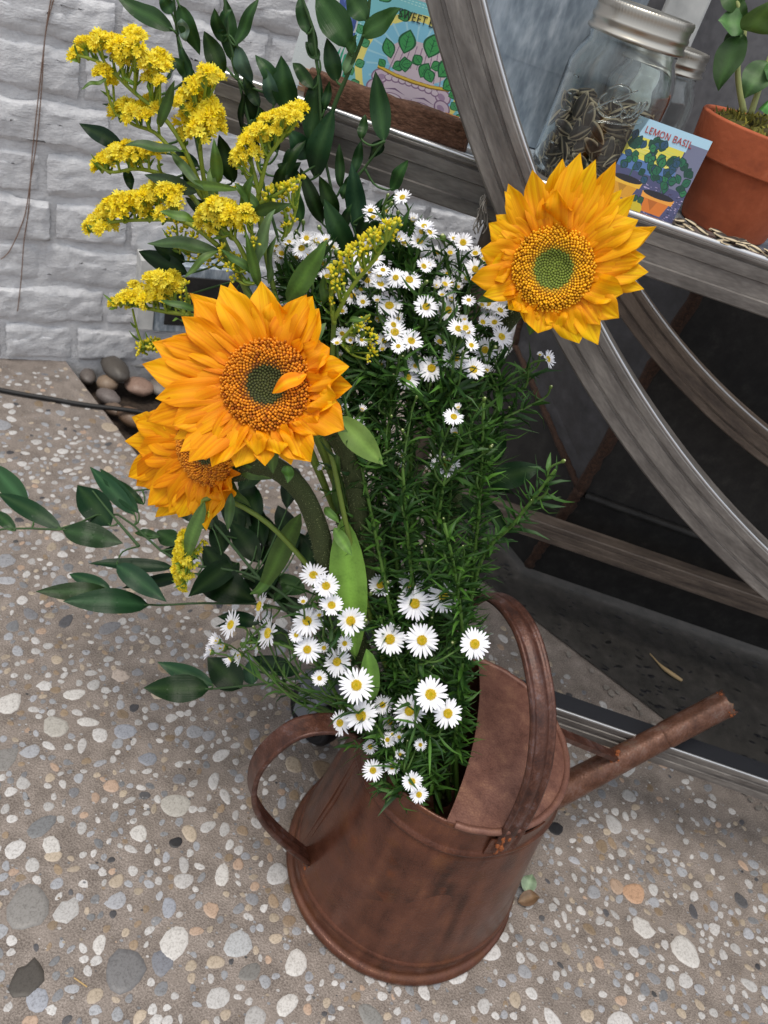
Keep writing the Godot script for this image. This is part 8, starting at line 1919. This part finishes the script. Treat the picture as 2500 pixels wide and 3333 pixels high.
	ruscus("low ruscus branch sweeping left over the floor, leaf tips leaving the view", Vector3(0.09, 0.15, -0.49), [[Vector3(0.0858, 0.25, -0.4954), Vector3(0.005, 0.27, -0.5391), Vector3(-0.0991, 0.27, -0.5924), Vector3(-0.1871, 0.26, -0.5885), Vector3(-0.2706, 0.26, -0.6247), Vector3(-0.3058, 0.26, -0.5772), Vector3(-0.3418, 0.26, -0.5596), Vector3(-0.3673, 0.26, -0.5377)], [Vector3(-0.0991, 0.27, -0.5924), Vector3(-0.1719, 0.27, -0.6501), Vector3(-0.2278, 0.27, -0.6812), Vector3(-0.2662, 0.27, -0.6583)], [Vector3(-0.2282, 0.26, -0.5901), Vector3(-0.2723, 0.265, -0.6171), Vector3(-0.3032, 0.27, -0.6364)]], [[Vector3(-0.3058, 0.26, -0.5772), Vector3(-0.3898, 0.254, -0.6021), 0.0185, Vector3(-0.1, 0.85, 0.5), "284a2e"], [Vector3(-0.3492, 0.26, -0.5916), Vector3(-0.4213, 0.2557, -0.6396), 0.0221, Vector3(-0.1, 0.85, 0.5), "365a3c"], [Vector3(-0.3423, 0.26, -0.5546), Vector3(-0.3758, 0.2574, -0.573), 0.0123, Vector3(-0.1, 0.85, 0.5)], [Vector3(-0.3047, 0.26, -0.5771), Vector3(-0.2441, 0.2591, -0.5873), 0.0258, Vector3(-0.1, 0.85, 0.5), "27472a"], [Vector3(-0.2665, 0.26, -0.6049), Vector3(-0.3262, 0.2609, -0.6476), 0.0313, Vector3(-0.1, 0.85, 0.5), "203d24"], [Vector3(-0.253, 0.26, -0.633), Vector3(-0.3291, 0.2626, -0.6808), 0.0177, Vector3(-0.1, 0.85, 0.5), "2f5238"], [Vector3(-0.2499, 0.26, -0.6365), Vector3(-0.3178, 0.2643, -0.6813), 0.0156, Vector3(-0.1, 0.85, 0.5), "2a4d30"], [Vector3(-0.1943, 0.26, -0.6116), Vector3(-0.2236, 0.254, -0.6263), 0.0199, Vector3(-0.1, 0.85, 0.5)], [Vector3(-0.1852, 0.26, -0.5772), Vector3(-0.2615, 0.2557, -0.549), 0.0148, Vector3(-0.1, 0.85, 0.5), "1f3a26"], [Vector3(-0.2356, 0.26, -0.5554), Vector3(-0.1726, 0.2574, -0.533), 0.0209, Vector3(-0.1, 0.85, 0.5), "2b4d36"], [Vector3(-0.2522, 0.26, -0.653), Vector3(-0.3032, 0.2591, -0.6802), 0.0104, Vector3(-0.1, 0.85, 0.5)], [Vector3(-0.1925, 0.26, -0.6514), Vector3(-0.2313, 0.2609, -0.692), 0.0210, Vector3(-0.1, 0.85, 0.5), "1c341d"], [Vector3(-0.1777, 0.26, -0.7201), Vector3(-0.1381, 0.2626, -0.6482), 0.0263, Vector3(-0.1, 0.85, 0.5), "1a301a"], [Vector3(-0.1335, 0.26, -0.6668), Vector3(-0.1849, 0.2643, -0.7148), 0.0214, Vector3(-0.1, 0.85, 0.5), "1c351c"], [Vector3(-0.1649, 0.26, -0.6495), Vector3(-0.202, 0.254, -0.6902), 0.0190, Vector3(-0.1, 0.85, 0.5), "1d361d"], [Vector3(-0.2157, 0.26, -0.6131), Vector3(-0.2431, 0.2557, -0.6116), 0.0098, Vector3(-0.1, 0.85, 0.5)]], 405)
	ruscus("lowest left ruscus branch with pairs of broad glossy leaves", Vector3(0.1, 0.15, -0.48), [[Vector3(0.0838, 0.24, -0.4965), Vector3(0.0214, 0.24, -0.5416), Vector3(-0.063, 0.235, -0.5957), Vector3(-0.1378, 0.23, -0.5766), Vector3(-0.1975, 0.22, -0.5547), Vector3(-0.233, 0.22, -0.5531)], [Vector3(-0.0624, 0.24, -0.5909), Vector3(-0.1113, 0.25, -0.6083), Vector3(-0.157, 0.25, -0.5925), Vector3(-0.1821, 0.25, -0.5796)]], [[Vector3(-0.2282, 0.235, -0.5395), Vector3(-0.2971, 0.231, -0.5142), 0.0191, Vector3(-0.1, 0.85, 0.5), "243f22"], [Vector3(-0.2342, 0.235, -0.5437), Vector3(-0.2811, 0.2321, -0.5485), 0.0141, Vector3(-0.1, 0.85, 0.5), "294a30"], [Vector3(-0.1928, 0.235, -0.5415), Vector3(-0.268, 0.2333, -0.5118), 0.0253, Vector3(-0.1, 0.85, 0.5), "2a4d33"], [Vector3(-0.1763, 0.235, -0.594), Vector3(-0.226, 0.2344, -0.5513), 0.0141, Vector3(-0.1, 0.85, 0.5), "1f3b27"], [Vector3(-0.1285, 0.26, -0.6154), Vector3(-0.1559, 0.2606, -0.5449), 0.0266, Vector3(-0.1, 0.85, 0.5), "1e361d"], [Vector3(-0.1597, 0.25, -0.5866), Vector3(-0.094, 0.2517, -0.5779), 0.0371, Vector3(-0.1, 0.85, 0.5), "1b311b"], [Vector3(-0.1087, 0.26, -0.6259), Vector3(-0.1561, 0.2629, -0.6681), 0.0257, Vector3(-0.1, 0.85, 0.5), "1a2f1b"], [Vector3(-0.086, 0.255, -0.6235), Vector3(-0.1215, 0.251, -0.6847), 0.0242, Vector3(-0.1, 0.85, 0.5), "1b321b"], [Vector3(-0.0663, 0.25, -0.6313), Vector3(-0.0789, 0.2471, -0.59), 0.0145, Vector3(-0.1, 0.85, 0.5), "34542a"], [Vector3(-0.0512, 0.25, -0.6158), Vector3(-0.095, 0.2483, -0.6225), 0.0219, Vector3(-0.1, 0.85, 0.5), "3a5c2e"], [Vector3(-0.1114, 0.265, -0.6471), Vector3(-0.1487, 0.2644, -0.7165), 0.0214, Vector3(-0.1, 0.85, 0.5), "18301a"], [Vector3(-0.1474, 0.26, -0.6174), Vector3(-0.173, 0.2606, -0.6705), 0.0227, Vector3(-0.1, 0.85, 0.5), "1a301a"], [Vector3(-0.0983, 0.262, -0.6578), Vector3(-0.1578, 0.2637, -0.7026), 0.0275, Vector3(-0.1, 0.85, 0.5), "1a301a"], [Vector3(-0.1275, 0.28, -0.6709), Vector3(-0.1696, 0.2829, -0.727), 0.0246, Vector3(-0.1, 0.85, 0.5), "18301a"], [Vector3(-0.0765, 0.27, -0.6515), Vector3(-0.1195, 0.266, -0.7217), 0.0237, Vector3(-0.1, 0.85, 0.5), "1a321b"], [Vector3(-0.1254, 0.255, -0.588), Vector3(-0.1721, 0.2521, -0.6299), 0.0270, Vector3(-0.1, 0.85, 0.5), "18301a"], [Vector3(-0.0724, 0.245, -0.603), Vector3(-0.1262, 0.2433, -0.6239), 0.0250, Vector3(-0.1, 0.85, 0.5), "1b341c"], [Vector3(-0.0581, 0.26, -0.6323), Vector3(-0.0671, 0.2594, -0.7225), 0.0216, Vector3(-0.1, 0.85, 0.5), "1a301a"], [Vector3(-0.1691, 0.27, -0.643), Vector3(-0.2064, 0.2706, -0.6562), 0.0212, Vector3(-0.1, 0.85, 0.5), "1c361d"], [Vector3(-0.0938, 0.25, -0.587), Vector3(-0.0931, 0.2517, -0.6477), 0.0224, Vector3(-0.1, 0.85, 0.5), "17301a"], [Vector3(-0.0461, 0.262, -0.6443), Vector3(-0.0861, 0.2649, -0.6869), 0.0209, Vector3(-0.1, 0.85, 0.5), "1a301a"], [Vector3(-0.1702, 0.255, -0.6112), Vector3(-0.2081, 0.251, -0.6038), 0.0195, Vector3(-0.1, 0.85, 0.5), "1d381f"], [Vector3(-0.1561, 0.3, -0.6816), Vector3(-0.1508, 0.2971, -0.7478), 0.0237, Vector3(-0.1, 0.85, 0.5), "18301a"], [Vector3(-0.1011, 0.3, -0.6774), Vector3(-0.1144, 0.2983, -0.7584), 0.0217, Vector3(-0.1, 0.85, 0.5), "1a301a"], [Vector3(-0.032, 0.235, -0.5962), Vector3(-0.0782, 0.2344, -0.6112), 0.0219, Vector3(-0.1, 0.85, 0.5), "1c371d"], [Vector3(-0.0851, 0.23, -0.572), Vector3(-0.1271, 0.2306, -0.5618), 0.0162, Vector3(-0.1, 0.85, 0.5), "1f3b20"]], 406)
	ruscus("short ruscus branch just above the floor beside the rear handle", Vector3(0.1, 0.15, -0.48), [[Vector3(0.0818, 0.23, -0.4976), Vector3(0.0381, 0.22, -0.5344), Vector3(-0.0118, 0.2, -0.5517), Vector3(-0.0635, 0.19, -0.5289), Vector3(-0.1091, 0.18, -0.5104)]], [[Vector3(-0.1085, 0.185, -0.5071), Vector3(-0.1683, 0.181, -0.4856), 0.0275, Vector3(-0.1, 0.85, 0.5), "243f22"], [Vector3(-0.1068, 0.185, -0.5129), Vector3(-0.1692, 0.1821, -0.5198), 0.0180, Vector3(-0.1, 0.85, 0.5), "2f5238"], [Vector3(-0.079, 0.185, -0.5212), Vector3(-0.1254, 0.1833, -0.5454), 0.0320, Vector3(-0.1, 0.85, 0.5), "1f381f"], [Vector3(-0.0702, 0.185, -0.5289), Vector3(-0.0844, 0.1844, -0.5596), 0.0167, Vector3(-0.1, 0.85, 0.5), "456a50"], [Vector3(-0.0312, 0.185, -0.562), Vector3(-0.0821, 0.1856, -0.5644), 0.0187, Vector3(-0.1, 0.85, 0.5), "1f3a28"], [Vector3(-0.089, 0.2, -0.5991), Vector3(-0.1296, 0.2017, -0.5736), 0.0098, Vector3(-0.1, 0.85, 0.5), "1c341e"], [Vector3(-0.0408, 0.21, -0.5735), Vector3(-0.0886, 0.2129, -0.591), 0.0149, Vector3(-0.1, 0.85, 0.5), "1b321c"], [Vector3(-0.0646, 0.21, -0.5835), Vector3(-0.0946, 0.206, -0.5523), 0.0115, Vector3(-0.1, 0.85, 0.5), "1d361f"]], 407)
	ruscus("ruscus branch on the right side behind the aster stems", Vector3(0.17, 0.15, -0.54), [[Vector3(0.1279, 0.2147, -0.54), Vector3(0.1044, 0.3628, -0.56), Vector3(0.0867, 0.4465, -0.575), Vector3(0.0717, 0.4987, -0.58)]], [[Vector3(0.0748, 0.4824, -0.575), Vector3(0.1131, 0.5085, -0.585), 0.0218, Vector3(-0.1, 0.55, 0.8), "2c4a2a"], [Vector3(0.0785, 0.4789, -0.575), Vector3(0.1023, 0.4766, -0.5821), 0.0104, Vector3(0.2, 0.9, 0.3), "1d341a"], [Vector3(0.0718, 0.5021, -0.575), Vector3(0.0716, 0.5326, -0.5793), 0.0129, Vector3(-0.1, 0.55, 0.8), "2a4728"], [Vector3(0.0675, 0.5003, -0.575), Vector3(0.0382, 0.5257, -0.5764), 0.0129, Vector3(-0.1, 0.55, 0.8), "1e371d"], [Vector3(0.083, 0.4449, -0.575), Vector3(0.0509, 0.4641, -0.5736), 0.0136, Vector3(-0.1, 0.55, 0.8), "1d351c"], [Vector3(0.0783, 0.4642, -0.575), Vector3(0.1078, 0.4427, -0.5707), 0.0122, Vector3(-0.1, 0.55, 0.8), "203a1e"]], 408)
	sunflower("largest sunflower with a dark brown centre, facing out at the left", Vector3(0.12, 0.12, -0.49), [Vector3(0.1072, 0.2155, -0.485), Vector3(0.0537, 0.3214, -0.485), Vector3(0.0041, 0.4243, -0.48), Vector3(-0.0243, 0.5024, -0.475), Vector3(-0.0455, 0.5433, -0.47), Vector3(-0.0719, 0.5667, -0.455)], Vector3(-0.095, 0.5901, -0.43), Vector3(-0.02, 0.56, 0.82), Vector3(-0.3256, 0.755, -0.569), 0.0281, 0.42, [[2, 2.379, 0.586, 0.35, 0.25], [-18.6, 2.379, 0.69, 0.2, 0.1], [-26, 2.483, 0.483, 0.05, 0], [-32.5, 2.552, 0.586, 0.15, 0], [-42, 2.621, 0.621, 0.25, 0.05], [-50, 2.414, 0.517, 0.35, 0.2], [-56, 2.552, 0.586, 0.15, 0], [-62.6, 2.655, 0.517, 0.2, 0.1], [-71, 2.793, 0.655, 0.1, 0], [-80, 2.759, 0.517, 0, 0], [-88, 2.724, 0.655, 0.2, 0.1], [-96, 2.552, 0.517, 0.3, 0.2], [-100, 2.931, 0.517, 0, 0], [-106, 2.897, 0.586, 0.1, 0.05], [-113, 2.483, 0.724, 0.3, 0.2], [-120, 2.621, 0.414, 0.1, 0.1], [-127, 2.483, 0.552, 0.3, 0.2], [-134, 2.655, 0.621, 0.2, 0.1], [-141, 2.207, 0.621, 0.4, 0.4], [-149, 2.069, 0.517, 0.2, 0.2], [-158, 2.069, 0.655, 0.15, 0.15], [-168, 1.655, 0.448, 0.5, 0.6], [-175, 1.931, 0.448, 0.05, 0.1], [172, 1.621, 0.586, 0.6, 0.7], [163, 1.931, 0.414, 0.3, 0.4], [155, 2.017, 0.69, 0.15, 0.1], [147, 1.966, 0.517, 0.5, 0.6], [138, 1.655, 0.448, 0.7, 0.8], [128, 1.621, 0.483, 0.8, 0.8], [117, 2.034, 0.724, 0.3, 0.2], [107, 1.793, 0.517, 0.6, 0.5], [98, 1.724, 0.586, 0.8, 0.7], [90, 1.931, 0.586, 0.5, 0.4], [80, 1.931, 0.621, 0.6, 0.4], [72, 1.862, 0.517, 0.4, 0.2], [62, 1.793, 0.586, 0.7, 0.5], [50, 1.621, 0.517, 0.5, 0.3], [38, 2.138, 0.655, 0.25, 0.1], [28, 2.345, 0.655, 0.35, 0.2], [20, 2.138, 0.586, 0.5, 0.35], [10, 1.931, 0.517, 0.5, 0.4]], [180, 150, -150, 120, -60, 40], true, 501)
	sunflower("sunflower with a green centre before the hoop, upper right of the bunch", Vector3(0.16, 0.12, -0.52), [Vector3(0.1358, 0.196, -0.51), Vector3(0.0858, 0.3471, -0.535), Vector3(0.0429, 0.5, -0.56), Vector3(0.0333, 0.5858, -0.575), Vector3(0.0435, 0.6394, -0.568)], Vector3(0.0525, 0.6858, -0.525), Vector3(-0.08, 0.3, 0.95), Vector3(-0.3256, 0.755, -0.569), 0.0261, 0.47, [[0, 2.661, 0.516, 0.15, 0.05], [8, 2.629, 0.548, 0.2, 0.1], [4, 2.032, 0.645, 0.75, 0.35], [19, 2.645, 0.484, 0.15, 0.05], [30.6, 2.613, 0.613, 0.2, 0.1], [36, 2.726, 0.484, 0.1, 0], [45, 2.387, 0.484, 0.1, 0.05], [52.5, 2.645, 0.484, 0.1, 0], [58, 2.226, 0.645, 0.35, 0.2], [68.5, 2.581, 0.581, 0.15, 0.05], [75.4, 2.597, 0.484, 0.15, 0.05], [84, 2.323, 0.484, 0.05, 0.05], [87, 2.097, 0.548, 0.35, 0.2], [95, 2.371, 0.548, 0.1, 0.05], [104, 2.355, 0.387, 0, 0], [116, 1.903, 0.613, 0.45, 0.4], [127, 2.129, 0.581, 0.2, 0.1], [138, 1.806, 0.484, 0.2, 0.2], [146, 2.323, 0.516, 0.05, 0], [158, 1.806, 0.484, 0.2, 0.2], [164, 2.097, 0.645, 0.15, 0.1], [176, 1.548, 0.452, 0.4, 0.5], [188, 1.548, 0.548, 0.5, 0.5], [196, 1.677, 0.645, 0.25, 0.2], [208, 1.516, 0.452, 0.4, 0.5], [222, 1.516, 0.484, 0.6, 0.6], [232, 1.452, 0.452, 0.6, 0.6], [247, 1.806, 0.387, 0.3, 0.3], [258, 1.677, 0.548, 0.5, 0.5], [264, 2.032, 0.548, 0.25, 0.2], [276, 1.806, 0.613, 0.55, 0.5], [289, 2.032, 0.613, 0.3, 0.2], [297, 1.806, 0.484, 0.4, 0.3], [306, 2.129, 0.548, 0.2, 0.1], [318, 1.935, 0.484, 0.3, 0.2], [326, 2.419, 0.484, 0.1, 0], [334, 2.323, 0.484, 0.15, 0.05], [345, 2.435, 0.516, 0.15, 0.05], [353, 2.065, 0.484, 0.4, 0.3]], [200, 160, 100, 250, 130], false, 601)
	sunflower("smallest sunflower drooping below the largest one, petals fanning left", Vector3(0.11, 0.12, -0.48), [Vector3(0.0971, 0.224, -0.475), Vector3(0.0336, 0.3283, -0.47), Vector3(-0.0263, 0.4288, -0.465), Vector3(-0.041, 0.4639, -0.462), Vector3(-0.0621, 0.4971, -0.46), Vector3(-0.0898, 0.5071, -0.463), Vector3(-0.1132, 0.4876, -0.468), Vector3(-0.1298, 0.4838, -0.47)], Vector3(-0.1379, 0.4981, -0.468), Vector3(-0.42, 0.16, 0.88), Vector3(-0.3256, 0.755, -0.569), 0.0265, 0.4, [[-52, 1.9, 0.8, 0.1, 0.1], [-62, 2.5, 0.85, 0.15, 0], [-72, 2.9, 0.85, 0.2, 0], [-80, 3.1, 0.8, 0.15, 0], [-88, 2.7, 0.75, 0.35, 0.1], [-94, 3.3, 0.75, 0.1, 0], [-101, 3, 0.8, 0.2, 0.05], [-108, 3.3, 0.75, 0.1, 0], [-116, 2.8, 0.8, 0.3, 0.1], [-123, 3, 0.75, 0.1, 0], [-131, 3.2, 0.7, 0.05, 0], [-139, 2.7, 0.7, 0.2, 0.1], [-148, 2.3, 0.75, 0.3, 0.1], [-160, 2.1, 0.75, 0.3, 0.2], [-172, 2.2, 0.8, 0.35, 0.1], [174, 2.2, 1, 0.35, -0.05], [160, 1.7, 0.7, 0.4, 0.2], [140, 1.4, 0.6, 0.6, 0.3], [-45, 1.6, 0.6, 0.4, 0.3], [-30, 1.5, 0.6, 0.4, 0.4], [0, 1.3, 0.5, 0.5, 0.5], [60, 1.2, 0.5, 0.6, 0.5], [100, 1.3, 0.5, 0.5, 0.5]], [120, 160, 180, -160, 100, 60], true, 701)
